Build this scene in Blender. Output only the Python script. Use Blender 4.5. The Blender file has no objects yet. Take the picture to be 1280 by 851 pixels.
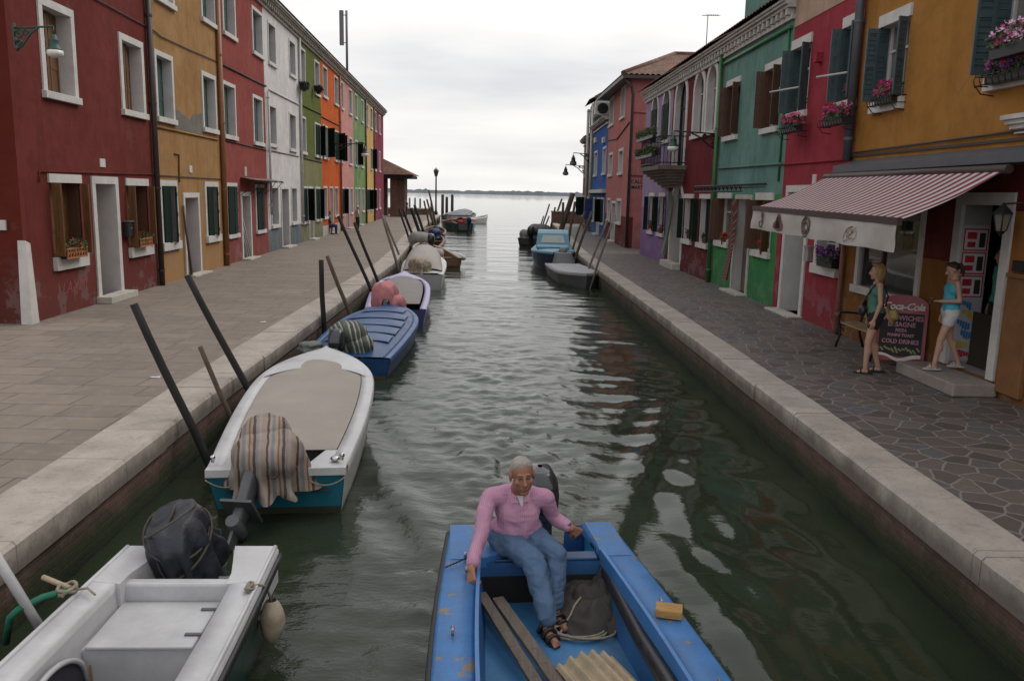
import bpy, bmesh, math, random
from mathutils import Vector as V, Matrix, noise as NZ
R = math.radians
rnd = random.Random(7)
scn = bpy.context.scene
COL = scn.collection
H = 3.2            # eye height above the water, metres
QZ = .65           # top of the quays

# ------------------------------------------------------------------ camera
F_PX = 1040.0
PITCH, YAW, ROLL = R(9.97732534), R(1.73751297), .022
fw = V((math.sin(YAW)*math.cos(PITCH), math.cos(YAW)*math.cos(PITCH), -math.sin(PITCH)))
_rt = V((math.cos(YAW), -math.sin(YAW), 0)); _up = _rt.cross(fw)
rt = _rt*math.cos(ROLL) + _up*math.sin(ROLL); up = -_rt*math.sin(ROLL) + _up*math.cos(ROLL)
CAM = V((0, 0, H))
cd = bpy.data.cameras.new('camera'); cam = bpy.data.objects.new('camera', cd); COL.objects.link(cam)
cam.matrix_world = Matrix(((rt.x, up.x, -fw.x, 0), (rt.y, up.y, -fw.y, 0), (rt.z, up.z, -fw.z, H), (0, 0, 0, 1)))
cd.sensor_width = 36; cd.lens = 36*F_PX/1280; cd.clip_start = .05; cd.clip_end = 20000
scn.camera = cam

def ray(x, y): return fw + rt*((x-640)/F_PX) + up*((425.5-y)/F_PX)
def at(x, y, X=None, Y=None, Z=None):
    """Survey helper: where the sight line of a measured point meets a plane of the place."""
    r = ray(x, y)
    t = X/r.x if X is not None else Y/r.y if Y is not None else (Z-H)/r.z
    return CAM + r*t

# ------------------------------------------------------------------ mesh builder
class MB:
    def __init__(s): s.v, s.f, s.m, s.s = [], [], [], []
    def face(s, pts, mat=0, sm=False):
        i = len(s.v); s.v += [V(p) for p in pts]; s.f.append(list(range(i, i+len(pts)))); s.m.append(mat); s.s.append(sm)
    def obox(s, c, a, b, d, mat=0):
        c, a, b, d = V(c), V(a), V(b), V(d); i = len(s.v)
        for k in range(8): s.v.append(c + a*(1 if k & 1 else -1) + b*(1 if k & 2 else -1) + d*(1 if k & 4 else -1))
        q = [(0,2,3,1), (4,5,7,6), (0,1,5,4), (2,6,7,3), (0,4,6,2), (1,3,7,5)]
        fl = a.cross(b).dot(d) < 0
        for t in q:
            t = [i+j for j in t]; s.f.append(t[::-1] if fl else t); s.m.append(mat); s.s.append(False)
    def box(s, x0, x1, y0, y1, z0, z1, mat=0):
        s.obox(((x0+x1)/2, (y0+y1)/2, (z0+z1)/2), ((x1-x0)/2, 0, 0), (0, (y1-y0)/2, 0), (0, 0, (z1-z0)/2), mat)
    def bar(s, p0, p1, w, h, upv=(0, 0, 1), mat=0):
        p0, p1 = V(p0), V(p1); d = p1-p0
        if d.length < 1e-6: return
        n = d.normalized(); u = V(upv); x = n.cross(u)
        if x.length < 1e-4: x = n.cross(V((1, 0, 0)))
        x.normalize(); u = x.cross(n)
        s.obox((p0+p1)/2, d/2, x*(w/2), u*(h/2), mat)
    def tube(s, pts, rad, seg=8, mat=0, sm=True, cap=True, sq=1.0):
        pts = [V(p) for p in pts]; n = len(pts)
        if not hasattr(rad, '__len__'): rad = [rad]*n
        i0 = len(s.v); x = None
        for k in range(n):
            t = (pts[min(k+1, n-1)] - pts[max(k-1, 0)])
            if t.length < 1e-9: t = V((0, 0, 1))
            t.normalize()
            if x is None:
                x = t.cross(V((0, 0, 1)))
                if x.length < .05: x = t.cross(V((1, 0, 0)))
            x = x - t*x.dot(t); x.normalize(); y = t.cross(x)
            for j in range(seg):
                a = 2*math.pi*j/seg
                s.v.append(pts[k] + x*(rad[k]*math.cos(a)) + y*(rad[k]*sq*math.sin(a)))
        for k in range(n-1):
            for j in range(seg):
                a, b = i0+k*seg+j, i0+k*seg+(j+1) % seg
                s.f.append([a, b, b+seg, a+seg]); s.m.append(mat); s.s.append(sm)
        if cap:
            s.f.append([i0+j for j in range(seg)][::-1]); s.m.append(mat); s.s.append(False)
            s.f.append([i0+(n-1)*seg+j for j in range(seg)]); s.m.append(mat); s.s.append(False)
    def lathe(s, prof, c=(0, 0, 0), seg=12, mat=0, sm=True, ax=None, cap=True):
        c = V(c); z = V(ax).normalized() if ax is not None else V((0, 0, 1))
        x = z.cross(V((0, 1, 0)))
        if x.length < .1: x = z.cross(V((1, 0, 0)))
        x.normalize(); y = z.cross(x); i0 = len(s.v); n = len(prof)
        for r_, h in prof:
            for j in range(seg):
                a = 2*math.pi*j/seg; s.v.append(c + z*h + x*(r_*math.cos(a)) + y*(r_*math.sin(a)))
        for k in range(n-1):
            for j in range(seg):
                a, b = i0+k*seg+j, i0+k*seg+(j+1) % seg
                s.f.append([a, b, b+seg, a+seg]); s.m.append(mat); s.s.append(sm)
        if cap:
            s.f.append([i0+j for j in range(seg)][::-1]); s.m.append(mat); s.s.append(False)
            s.f.append([i0+(n-1)*seg+j for j in range(seg)]); s.m.append(mat); s.s.append(False)
    def grid(s, fn, nu, nv, mat=0, sm=True, wrap=False):
        i0 = len(s.v); cols = nu if wrap else nu+1
        for j in range(nv+1):
            for i in range(cols): s.v.append(V(fn(i/nu, j/nv)))
        for j in range(nv):
            for i in range(nu):
                a = i0+j*cols+i; b = i0+j*cols+(i+1) % cols
                s.f.append([a, b, b+cols, a+cols]); s.m.append(mat); s.s.append(sm)
    def ball(s, c, r, seg=10, rings=7, mat=0, M=None, lump=0, seed=0):
        c = V(c)
        if not hasattr(r, '__len__'): r = (r, r, r)
        def fn(u, v):
            a, b = 2*math.pi*u, math.pi*(v-.5)
            p = V((math.cos(b)*math.cos(a), math.cos(b)*math.sin(a), math.sin(b)))
            k = 1 + (lump*NZ.noise(p*1.7 + V((seed*3.1, seed*1.7, 0))) if lump else 0)
            p = V((p.x*r[0], p.y*r[1], p.z*r[2]))*k
            return c + (M @ p if M else p)
        s.grid(fn, seg, rings, mat, True, True)
    def prism(s, poly, P, w0, w1, mat=0, mside=None):
        """poly in (a, b); P(a, b, w) -> point."""
        n = len(poly); A = [P(a, b, w0) for a, b in poly]; B = [P(a, b, w1) for a, b in poly]
        s.face(B, mat); s.face(A[::-1], mat)
        for k in range(n):
            s.face([A[k], A[(k+1) % n], B[(k+1) % n], B[k]], mat if mside is None else mside)
    def text(s, body, P, size, mat=0, depth=.004, shear=0, bold=0, spacing=1.0):
        cu = bpy.data.curves.new('t', 'FONT'); cu.body = body; cu.size = size; cu.align_x = 'CENTER'; cu.align_y = 'CENTER'
        cu.shear = shear; cu.offset = bold; cu.space_character = spacing; cu.resolution_u = 2
        o = bpy.data.objects.new('t', cu); COL.objects.link(o)
        bpy.context.view_layer.update()
        me = o.to_mesh(); i0 = len(s.v)
        s.v += [V(P(v.co.x, v.co.y, depth)) for v in me.vertices]
        for p in me.polygons: s.f.append([i0+i for i in p.vertices]); s.m.append(mat); s.s.append(False)
        o.to_mesh_clear(); bpy.data.objects.remove(o); bpy.data.curves.remove(cu)
    def build(s, name, mats, parent=None, bevel=0, weld=False, sub=0, sm_angle=None):
        if not isinstance(mats, (list, tuple)): mats = [mats]
        me = bpy.data.meshes.new(name)
        org = ORG.get(parent.name, V((0, 0, 0))) if parent else V((0, 0, 0))
        me.from_pydata([p-org for p in s.v], [], s.f)
        for m in mats: me.materials.append(m)
        me.polygons.foreach_set('material_index', s.m); me.polygons.foreach_set('use_smooth', s.s)
        if weld:
            b = bmesh.new(); b.from_mesh(me); bmesh.ops.remove_doubles(b, verts=b.verts, dist=1e-4); b.to_mesh(me); b.free()
        o = bpy.data.objects.new(name, me); COL.objects.link(o)
        if parent: o.parent = parent; ORG[o.name] = org
        if bevel:
            mo = o.modifiers.new('bevel', 'BEVEL'); mo.width = bevel; mo.segments = 2; mo.limit_method = 'ANGLE'; mo.angle_limit = R(40)
        if sub:
            mo = o.modifiers.new('sub', 'SUBSURF'); mo.levels = sub; mo.render_levels = sub
        me.update(); return o
ORG = {}
def tag(o, label=None, cat=None, group=None, kind=None):
    if label: o['label'] = label
    if cat: o['category'] = cat
    if group: o['group'] = group
    if kind: o['kind'] = kind
    return o
def thing(name, label, cat, loc=(0, 0, 0), rz=0, group=None, world=False):
    """An Empty at the thing's base. world=True: parts are given in world coordinates."""
    o = bpy.data.objects.new(name, None); o.empty_display_size = .2; COL.objects.link(o)
    o.location = loc; o.rotation_euler = (0, 0, rz)
    ORG[o.name] = V(loc) if world else V((0, 0, 0))
    return tag(o, label, cat, group)
def copy_tree(o, parent=None):
    c = o.copy(); COL.objects.link(c)
    if parent: c.parent = parent
    for ch in o.children: copy_tree(ch, c)
    return c

# ------------------------------------------------------------------ materials
_M = {}
def _nodes(name):
    m = bpy.data.materials.new(name); m.use_nodes = True
    nt = m.node_tree; b = nt.nodes['Principled BSDF']
    def N(t, **k):
        n = nt.nodes.new(t)
        for a, v in k.items(): setattr(n, a, v)
        return n
    def L(a, b_): nt.links.new(a, b_)
    return m, nt, b, N, L
def c4(c, k=1.0): return (min(c[0]*k, 1), min(c[1]*k, 1), min(c[2]*k, 1), 1)
def _mix(N, L, f, a, b):
    n = N('ShaderNodeMix', data_type='RGBA'); n.clamp_factor = True
    if hasattr(f, 'links'): L(f, n.inputs[0])
    else: n.inputs[0].default_value = f
    for i, q in ((6, a), (7, b)):
        if hasattr(q, 'links'): L(q, n.inputs[i])
        else: n.inputs[i].default_value = q
    return n.outputs[2]
def _noise(N, L, vec, scale, detail=4, rough=.55, sc=None):
    if sc is not None:
        mp = N('ShaderNodeMapping'); L(vec, mp.inputs[0]); mp.inputs['Scale'].default_value = sc; vec = mp.outputs[0]
    n = N('ShaderNodeTexNoise'); L(vec, n.inputs['Vector']); n.inputs['Scale'].default_value = scale
    n.inputs['Detail'].default_value = detail; n.inputs['Roughness'].default_value = rough
    return n.outputs['Fac']
def _ramp(N, L, f, a, b):
    n = N('ShaderNodeMapRange'); L(f, n.inputs[0]); n.inputs[1].default_value = a; n.inputs[2].default_value = b; n.clamp = True
    return n.outputs[0]
def _math(N, L, op, a, b):
    n = N('ShaderNodeMath', operation=op)
    for i, q in ((0, a), (1, b)):
        if hasattr(q, 'links'): L(q, n.inputs[i])
        else: n.inputs[i].default_value = q
    if op == 'MULTIPLY_ADD': n.inputs[2].default_value = 0
    return n.outputs[0]
def _bump(N, L, b, h, s, d=.02):
    n = N('ShaderNodeBump'); n.inputs['Strength'].default_value = s; n.inputs['Distance'].default_value = d
    L(h, n.inputs['Height']); L(n.outputs[0], b.inputs['Normal']); return n

def pm(name, col, rough=.6, var=.18, vs=4, bump=.15, bs=40, metal=0, spec=.5, peel=None, pthr=.62, ps=3.0, dirt=.0, stretch=None, coat=0):
    """Everyday paint / plastic / wood / cloth: base colour broken up by two scales of noise, fine bump, optional peeling and dirt."""
    key = ('pm', name)
    if key in _M: return _M[key]
    m, nt, b, N, L = _nodes(name)
    tc = N('ShaderNodeTexCoord').outputs['Object']
    n1 = _noise(N, L, tc, vs, 5, .6, stretch); n2 = _noise(N, L, tc, bs, 3, .6, stretch)
    f = _math(N, L, 'MULTIPLY_ADD', n1, .75); nt.nodes[-1].inputs[2].default_value = 0
    f = _math(N, L, 'ADD', f, _math(N, L, 'MULTIPLY', n2, .25))
    c = _mix(N, L, _ramp(N, L, f, .3, .7), c4(col, 1-var), c4(col, 1+var))
    if dirt:
        d = _ramp(N, L, _noise(N, L, tc, vs*.7, 6, .7), .45, .75)
        c = _mix(N, L, _math(N, L, 'MULTIPLY', d, dirt), c, (.045, .038, .03, 1))
    r_ = None
    if peel is not None:
        p = _ramp(N, L, _noise(N, L, tc, ps, 6, .62), pthr, pthr+.02)
        c = _mix(N, L, p, c, c4(peel)); 
    L(c, b.inputs['Base Color'])
    rr = _ramp(N, L, n1, .2, .8); mr = nt.nodes[-1]; mr.inputs[3].default_value = max(rough-.1, .02); mr.inputs[4].default_value = min(rough+.12, 1)
    L(rr, b.inputs['Roughness'])
    b.inputs['Metallic'].default_value = metal; b.inputs['Specular IOR Level'].default_value = spec
    b.inputs['Coat Weight'].default_value = coat
    if bump: _bump(N, L, b, n2, bump, .01)
    _M[key] = m; return m

def plaster(name, col, fade=None, stain=.35, patch=None, seed=0.0, low=None, crack=.12):
    """Painted lime plaster, weathered: broad fading, vertical streaks, damp foot, bare patches."""
    key = ('pl', name)
    if key in _M: return _M[key]
    m, nt, b, N, L = _nodes(name)
    g = N('ShaderNodeNewGeometry').outputs['Position']
    mp = N('ShaderNodeMapping'); L(g, mp.inputs[0]); mp.inputs['Location'].default_value = (seed*7.3, seed*3.1, seed*1.7); p = mp.outputs[0]
    big = _noise(N, L, p, .55, 5, .6); med = _noise(N, L, p, 2.6, 6, .65); fine = _noise(N, L, p, 16, 4, .6)
    st = _noise(N, L, p, 1.0, 5, .6, (3.2, 3.2, .28))
    fd = fade if fade else tuple(min(1, x*1.25+.03) for x in col)
    c = _mix(N, L, _ramp(N, L, big, .35, .72), c4(col, .92), c4(fd))
    c = _mix(N, L, _math(N, L, 'MULTIPLY', _ramp(N, L, med, .42, .7), .6), c, c4(col, .66))
    c = _mix(N, L, _math(N, L, 'MULTIPLY', _ramp(N, L, st, .52, .74), stain), c, c4(col, .5))
    sep = N('ShaderNodeSeparateXYZ'); L(g, sep.inputs[0]); z = sep.outputs[2]
    wob = _math(N, L, 'ADD', z, _math(N, L, 'MULTIPLY', med, -1.3))
    dm = N('ShaderNodeMapRange'); L(wob, dm.inputs[0]); dm.inputs[1].default_value = QZ-.5; dm.inputs[2].default_value = QZ+.8; dm.inputs[3].default_value = 1; dm.inputs[4].default_value = 0; dm.clamp = True
    lc = low if low else tuple(x*.62+.02 for x in col)
    c = _mix(N, L, _math(N, L, 'MULTIPLY', dm.outputs[0], .75), c, c4(lc))
    bp_ = _math(N, L, 'MULTIPLY', _ramp(N, L, _noise(N, L, p, 1.9, 7, .66), .53, .56), _ramp(N, L, _math(N, L, 'ADD', z, _math(N, L, 'MULTIPLY', big, -2.4)), QZ+.25, QZ-.75))
    c = _mix(N, L, _math(N, L, 'MULTIPLY', bp_, .42), c, c4(tuple(.45*x+.13 for x in col)))
    wp_ = _math(N, L, 'MULTIPLY', _ramp(N, L, _noise(N, L, p, 1.3, 8, .7), .60, .64), .28); c = _mix(N, L, wp_, c, c4(tuple(min(1, 1.15*x+.05) for x in col)))
    if patch is not None:
        pt = _ramp(N, L, _noise(N, L, p, .9, 6, .62), .66, .675)
        c = _mix(N, L, pt, c, c4(patch))
    if crack:
        v = N('ShaderNodeTexVoronoi', feature='DISTANCE_TO_EDGE'); L(p, v.inputs['Vector']); v.inputs['Scale'].default_value = .8
        wv = N('ShaderNodeMapRange'); L(v.outputs['Distance'], wv.inputs[0]); wv.inputs[1].default_value = .0; wv.inputs[2].default_value = .012; wv.inputs[3].default_value = crack; wv.inputs[4].default_value = 0
        c = _mix(N, L, _math(N, L, 'MULTIPLY', wv.outputs[0], _ramp(N, L, big, .5, .6)), c, c4(col, .3))
    L(c, b.inputs['Base Color']); b.inputs['Roughness'].default_value = .92; b.inputs['Specular IOR Level'].default_value = .1
    hh = _math(N, L, 'ADD', _math(N, L, 'MULTIPLY', med, .7), _math(N, L, 'MULTIPLY', fine, .3))
    _bump(N, L, b, hh, .35, .03)
    _M[key] = m; return m

def brickmat(name, c1, c2, mortar, algae=True, bw=.26, rh=.075):
    m, nt, b, N, L = _nodes(name)
    g = N('ShaderNodeNewGeometry').outputs['Position']; sep = N('ShaderNodeSeparateXYZ'); L(g, sep.inputs[0])
    cb = N('ShaderNodeCombineXYZ'); L(_math(N, L, 'ADD', sep.outputs[1], sep.outputs[0]), cb.inputs[0]); L(sep.outputs[2], cb.inputs[1])
    wob = N('ShaderNodeTexNoise'); L(g, wob.inputs['Vector']); wob.inputs['Scale'].default_value = 3
    vm = N('ShaderNodeVectorMath', operation='MULTIPLY_ADD'); L(wob.outputs['Color'], vm.inputs[0]); vm.inputs[1].default_value = (.03, .03, 0); L(cb.outputs[0], vm.inputs[2])
    br = N('ShaderNodeTexBrick'); L(vm.outputs[0], br.inputs['Vector'])
    br.inputs['Color1'].default_value = c4(c1); br.inputs['Color2'].default_value = c4(c2); br.inputs['Mortar'].default_value = c4(mortar)
    br.inputs['Scale'].default_value = 1; br.inputs['Brick Width'].default_value = bw; br.inputs['Row Height'].default_value = rh
    br.inputs['Mortar Size'].default_value = .009; br.inputs['Bias'].default_value = -.1; br.inputs['Mortar Smooth'].default_value = .3
    n1 = _noise(N, L, g, 1.3, 6, .65); n2 = _noise(N, L, g, 9, 5, .65)
    c = _mix(N, L, _math(N, L, 'MULTIPLY', _ramp(N, L, n1, .4, .7), .7), br.outputs['Color'], (.05, .04, .032, 1))
    c = _mix(N, L, _math(N, L, 'MULTIPLY', _ramp(N, L, n2, .5, .75), .5), c, (.2, .16, .13, 1))
    if algae:
        w = _math(N, L, 'ADD', sep.outputs[2], _math(N, L, 'MULTIPLY', n1, -.35))
        f1 = N('ShaderNodeMapRange'); L(w, f1.inputs[0]); f1.inputs[1].default_value = .0; f1.inputs[2].default_value = .2; f1.inputs[3].default_value = 1; f1.inputs[4].default_value = 0
        c = _mix(N, L, f1.outputs[0], c, (.022, .03, .008, 1))
        f2 = N('ShaderNodeMapRange'); L(w, f2.inputs[0]); f2.inputs[1].default_value = -.16; f2.inputs[2].default_value = -.06; f2.inputs[3].default_value = 1; f2.inputs[4].default_value = 0
        c = _mix(N, L, f2.outputs[0], c, (.008, .01, .004, 1))
    L(c, b.inputs['Base Color']); b.inputs['Roughness'].default_value = .85
    _bump(N, L, b, _math(N, L, 'ADD', _math(N, L, 'MULTIPLY', br.outputs['Fac'], -.6), n2), .7, .02)
    return m

def stonemat(name, col, var=.25, joint=None, pits=.5, rough=.8):
    """Istrian stone kerb: pale, pitted, joints every `joint` metres along Y."""
    m, nt, b, N, L = _nodes(name)
    g = N('ShaderNodeNewGeometry').outputs['Position']
    n1 = _noise(N, L, g, 1.6, 6, .65); n2 = _noise(N, L, g, 22, 5, .7); n3 = _noise(N, L, g, 7, 5, .65)
    c = _mix(N, L, _ramp(N, L, n1, .35, .7), c4(col, 1-var), c4(col, 1+var*.6))
    c = _mix(N, L, _math(N, L, 'MULTIPLY', _ramp(N, L, n3, .55, .72), pits), c, c4(col, .45))
    c = _mix(N, L, _math(N, L, 'MULTIPLY', _ramp(N, L, n2, .56, .68), pits), c, c4(col, .35))
    if joint:
        sep = N('ShaderNodeSeparateXYZ'); L(g, sep.inputs[0])
        fr = _math(N, L, 'FRACT', _math(N, L, 'DIVIDE', sep.outputs[1], joint), 0)
        lo = N('ShaderNodeMapRange'); L(fr, lo.inputs[0]); lo.inputs[1].default_value = 0; lo.inputs[2].default_value = .012; lo.inputs[3].default_value = .8; lo.inputs[4].default_value = 0
        c = _mix(N, L, lo.outputs[0], c, c4(col, .25))
        w = _math(N, L, 'ADD', sep.outputs[2], _math(N, L, 'MULTIPLY', n1, .3))
        f1 = N('ShaderNodeMapRange'); L(w, f1.inputs[0]); f1.inputs[1].default_value = .66; f1.inputs[2].default_value = .78; f1.inputs[3].default_value = .7; f1.inputs[4].default_value = 0
        c = _mix(N, L, f1.outputs[0], c, (.09, .075, .06, 1))
    L(c, b.inputs['Base Color']); b.inputs['Roughness'].default_value = rough
    _bump(N, L, b, n2, .5, .012)
    return m

def slabmat(name):
    """Left quay: trachyte slabs laid in courses across the quay."""
    m, nt, b, N, L = _nodes(name)
    g = N('ShaderNodeNewGeometry').outputs['Position']
    mp = N('ShaderNodeMapping'); L(g, mp.inputs[0]); mp.inputs['Rotation'].default_value = (0, 0, R(1.5))
    br = N('ShaderNodeTexBrick'); L(mp.outputs[0], br.inputs['Vector'])
    br.inputs['Color1'].default_value = (.232, .189, .154, 1); br.inputs['Color2'].default_value = (.182, .148, .12, 1); br.inputs['Mortar'].default_value = (.09, .077, .066, 1)
    br.inputs['Scale'].default_value = 1; br.inputs['Brick Width'].default_value = .86; br.inputs['Row Height'].default_value = .50
    br.inputs['Mortar Size'].default_value = .012; br.inputs['Mortar Smooth'].default_value = .4; br.offset = .37; br.squash = .8; br.squash_frequency = 3
    n1 = _noise(N, L, g, .5, 6, .65); n2 = _noise(N, L, g, 5, 6, .65); n3 = _noise(N, L, g, 60, 3, .6)
    c = _mix(N, L, _math(N, L, 'MULTIPLY', _ramp(N, L, n1, .4, .7), .55), br.outputs['Color'], (.135, .118, .105, 1))
    c = _mix(N, L, _math(N, L, 'MULTIPLY', _ramp(N, L, n2, .5, .72), .4), c, (.29, .26, .235, 1))
    c = _mix(N, L, _math(N, L, 'MULTIPLY', _ramp(N, L, _noise(N, L, g, 2.2, 7, .75), .6, .7), .45), c, (.09, .078, .07, 1))
    L(c, b.inputs['Base Color']); b.inputs['Roughness'].default_value = .72; b.inputs['Specular IOR Level'].default_value = .35
    _bump(N, L, b, _math(N, L, 'ADD', _math(N, L, 'MULTIPLY', br.outputs['Fac'], -1.2), _math(N, L, 'MULTIPLY', n3, .4)), .35, .01)
    return m

def crazymat(name):
    """Right quay: irregular porphyry flags in pale mortar."""
    m, nt, b, N, L = _nodes(name)
    g = N('ShaderNodeNewGeometry').outputs['Position']
    sep = N('ShaderNodeSeparateXYZ'); L(g, sep.inputs[0]); cb = N('ShaderNodeCombineXYZ'); L(sep.outputs[0], cb.inputs[0]); L(sep.outputs[1], cb.inputs[1])
    wob = N('ShaderNodeTexNoise'); L(cb.outputs[0], wob.inputs['Vector']); wob.inputs['Scale'].default_value = 2.5
    vm = N('ShaderNodeVectorMath', operation='MULTIPLY_ADD'); L(wob.outputs['Color'], vm.inputs[0]); vm.inputs[1].default_value = (.12, .12, 0); L(cb.outputs[0], vm.inputs[2])
    outs = []
    for feat in ('DISTANCE_TO_EDGE', 'F1'):
        v = N('ShaderNodeTexVoronoi', feature=feat, voronoi_dimensions='2D'); L(vm.outputs[0], v.inputs['Vector']); v.inputs['Scale'].default_value = 3.5; v.inputs['Randomness'].default_value = .95
        outs.append(v)
    edge = outs[0].outputs['Distance']; cell = outs[1].outputs['Color']
    s2 = N('ShaderNodeSeparateColor'); L(cell, s2.inputs[0])
    n1 = _noise(N, L, g, .8, 5, .6); n2 = _noise(N, L, g, 14, 6, .7); n3 = _noise(N, L, g, 70, 3, .6)
    c = _mix(N, L, s2.outputs[0], (.072, .061, .055, 1), (.155, .124, .108, 1))
    c = _mix(N, L, _ramp(N, L, s2.outputs[1], .62, .9), c, (.10, .10, .105, 1))
    c = _mix(N, L, _math(N, L, 'MULTIPLY', _ramp(N, L, n2, .4, .7), .5), c, (.075, .063, .06, 1))
    ed = _math(N, L, 'ADD', edge, _math(N, L, 'MULTIPLY', _math(N, L, 'SUBTRACT', n2, .5), .05))
    mo = N('ShaderNodeMapRange'); L(ed, mo.inputs[0]); mo.inputs[1].default_value = .022; mo.inputs[2].default_value = .05; mo.inputs[3].default_value = 1; mo.inputs[4].default_value = 0
    c = _mix(N, L, _math(N, L, 'MULTIPLY', mo.outputs[0], .85), c, (.23, .204, .19, 1))
    c = _mix(N, L, _math(N, L, 'MULTIPLY', _ramp(N, L, n1, .5, .72), .35), c, (.09, .08, .075, 1))
    L(c, b.inputs['Base Color']); b.inputs['Roughness'].default_value = .6; b.inputs['Specular IOR Level'].default_value = .35
    _bump(N, L, b, _math(N, L, 'ADD', _math(N, L, 'MULTIPLY', mo.outputs[0], -.8), _math(N, L, 'MULTIPLY', n3, .35)), .4, .012)
    return m

def watermat(name):
    m, nt, b, N, L = _nodes(name)
    g = N('ShaderNodeNewGeometry').outputs['Position']
    n1 = _noise(N, L, g, .35, 4, .6)
    c = _mix(N, L, _ramp(N, L, n1, .35, .7), (.018, .026, .015, 1), (.033, .042, .025, 1))
    L(c, b.inputs['Base Color']); b.inputs['Roughness'].default_value = .03; b.inputs['IOR'].default_value = 1.333
    # small wind ripples: finer near, broader out in the lagoon
    a = _noise(N, L, g, 3.0, 5, .6, (.7, 1.25, 1)); d = _noise(N, L, g, 9, 4, .6, (.8, 1.3, 1)); e = _noise(N, L, g, .5, 3, .5, (.5, 1.0, 1))
    h = _math(N, L, 'ADD', _math(N, L, 'MULTIPLY', a, .55), _math(N, L, 'MULTIPLY', d, .26))
    sep = N('ShaderNodeSeparateXYZ'); L(g, sep.inputs[0])
    # right-hand side lies calm, the middle and left are ruffled by the boat
    dx = _ramp(N, L, _math(N, L, 'ADD', sep.outputs[0], _math(N, L, 'MULTIPLY', n1, -1.4)), .2, 1.3); mr = nt.nodes[-1]; mr.inputs[3].default_value = 1.0; mr.inputs[4].default_value = .16
    far = _ramp(N, L, sep.outputs[1], 14, 30)
    k = N('ShaderNodeMix'); L(far, k.inputs[0]); L(dx, k.inputs[2]); k.inputs[3].default_value = .8
    h = _math(N, L, 'MULTIPLY', h, k.outputs[0])
    h = _math(N, L, 'ADD', h, _math(N, L, 'MULTIPLY', e, _math(N, L, 'ADD', _math(N, L, 'MULTIPLY', far, 5.0), .9)))
    _bump(N, L, b, h, .17, .16)
    return m

def stripemat(name, cols, width, axis=(1, 0, 0), rough=.8, wob=.0, bump=.2, bs=200, coords='Object', fold=.25):
    """Woven stripes: `cols` is a list of (fraction end, colour)."""
    m, nt, b, N, L = _nodes(name)
    tc = N('ShaderNodeTexCoord').outputs[coords]
    dt = N('ShaderNodeVectorMath', operation='DOT_PRODUCT'); L(tc, dt.inputs[0]); dt.inputs[1].default_value = axis
    x = dt.outputs['Value']
    if wob: x = _math(N, L, 'ADD', x, _math(N, L, 'MULTIPLY', _noise(N, L, tc, 4, 3), wob))
    fr = _math(N, L, 'FRACT', _math(N, L, 'DIVIDE', x, width), 0)
    cr = N('ShaderNodeValToRGB'); cr.color_ramp.interpolation = 'CONSTANT'; L(fr, cr.inputs[0])
    el = cr.color_ramp.elements; pos = 0
    for i, (e, c) in enumerate(cols):
        if i < 2: q = el[i]; q.position = pos
        else: q = el.new(pos)
        q.color = c4(c); pos = e
    n1 = _noise(N, L, tc, 6, 5, .6)
    c = _mix(N, L, _math(N, L, 'MULTIPLY', _ramp(N, L, n1, .4, .75), fold), cr.outputs[0], (.05, .04, .035, 1))
    L(c, b.inputs['Base Color']); b.inputs['Roughness'].default_value = rough; b.inputs['Specular IOR Level'].default_value = .25
    if bump: _bump(N, L, b, _noise(N, L, tc, bs, 2), bump, .004)
    return m

def glassmat(name, col=(.02, .022, .024), rough=.06):
    m, nt, b, N, L = _nodes(name)
    tc = N('ShaderNodeTexCoord').outputs['Object']; n = _noise(N, L, tc, 1.3, 3)
    L(_mix(N, L, n, c4(col, .5), c4(col, 1.8)), b.inputs['Base Color']); b.inputs['Roughness'].default_value = rough
    b.inputs['Specular IOR Level'].default_value = .6
    _bump(N, L, b, n, .04, .05); return m

def tilemat(name):
    m, nt, b, N, L = _nodes(name)
    g = N('ShaderNodeNewGeometry').outputs['Position']
    v = N('ShaderNodeTexVoronoi', feature='F1'); L(g, v.inputs['Vector']); v.inputs['Scale'].default_value = 4
    s2 = N('ShaderNodeSeparateColor'); L(v.outputs['Color'], s2.inputs[0])
    c = _mix(N, L, s2.outputs[0], (.075, .04, .028, 1), (.19, .088, .052, 1))
    c = _mix(N, L, _math(N, L, 'MULTIPLY', _ramp(N, L, _noise(N, L, g, 2.5, 6, .7), .5, .7), .6), c, (.09, .08, .06, 1))
    L(c, b.inputs['Base Color']); b.inputs['Roughness'].default_value = .85
    _bump(N, L, b, _noise(N, L, g, 12, 4), .5, .02); return m
# ------------------------------------------------------------------ palette
WHITE = pm('white_trim', (.54, .52, .495), .75, .12, 3, .2, 60, dirt=.22)
REVEAL = pm('reveal_plaster', (.52, .50, .50), .8, .10, 3, .2, 60, dirt=.12)
STONE = pm('istrian_stone', (.46, .43, .38), .8, .2, 4, .4, 40, dirt=.35)
GLASS = glassmat('window_glass')
GLASS2 = glassmat('curtained_glass', (.12, .115, .10), .15)
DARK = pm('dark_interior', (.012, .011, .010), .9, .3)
GREENSH = pm('green_shutter', (.007, .020, .014), .65, .35, 6, .3, 50, spec=.15)
GREENFOLD = pm('green_inner_shutter', (.030, .072, .055), .55, .3, 6, .3, 50)
BLUESH = pm('blue_green_shutter', (.040, .068, .075), .5, .25, 6, .3, 50)
BROWNSH = pm('brown_shutter', (.085, .036, .022), .5, .3, 5, .3, 40, stretch=(1, 1, .2))
WOOD = pm('varnished_wood', (.135, .062, .022), .45, .45, 5, .3, 40, stretch=(6, 6, .5))
OAK = pm('door_wood', (.105, .050, .020), .5, .45, 4, .3, 40, stretch=(6, 6, .5))
IRON = pm('dark_iron', (.018, .018, .02), .5, .3, 8, .3, 60, metal=.3)
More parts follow.
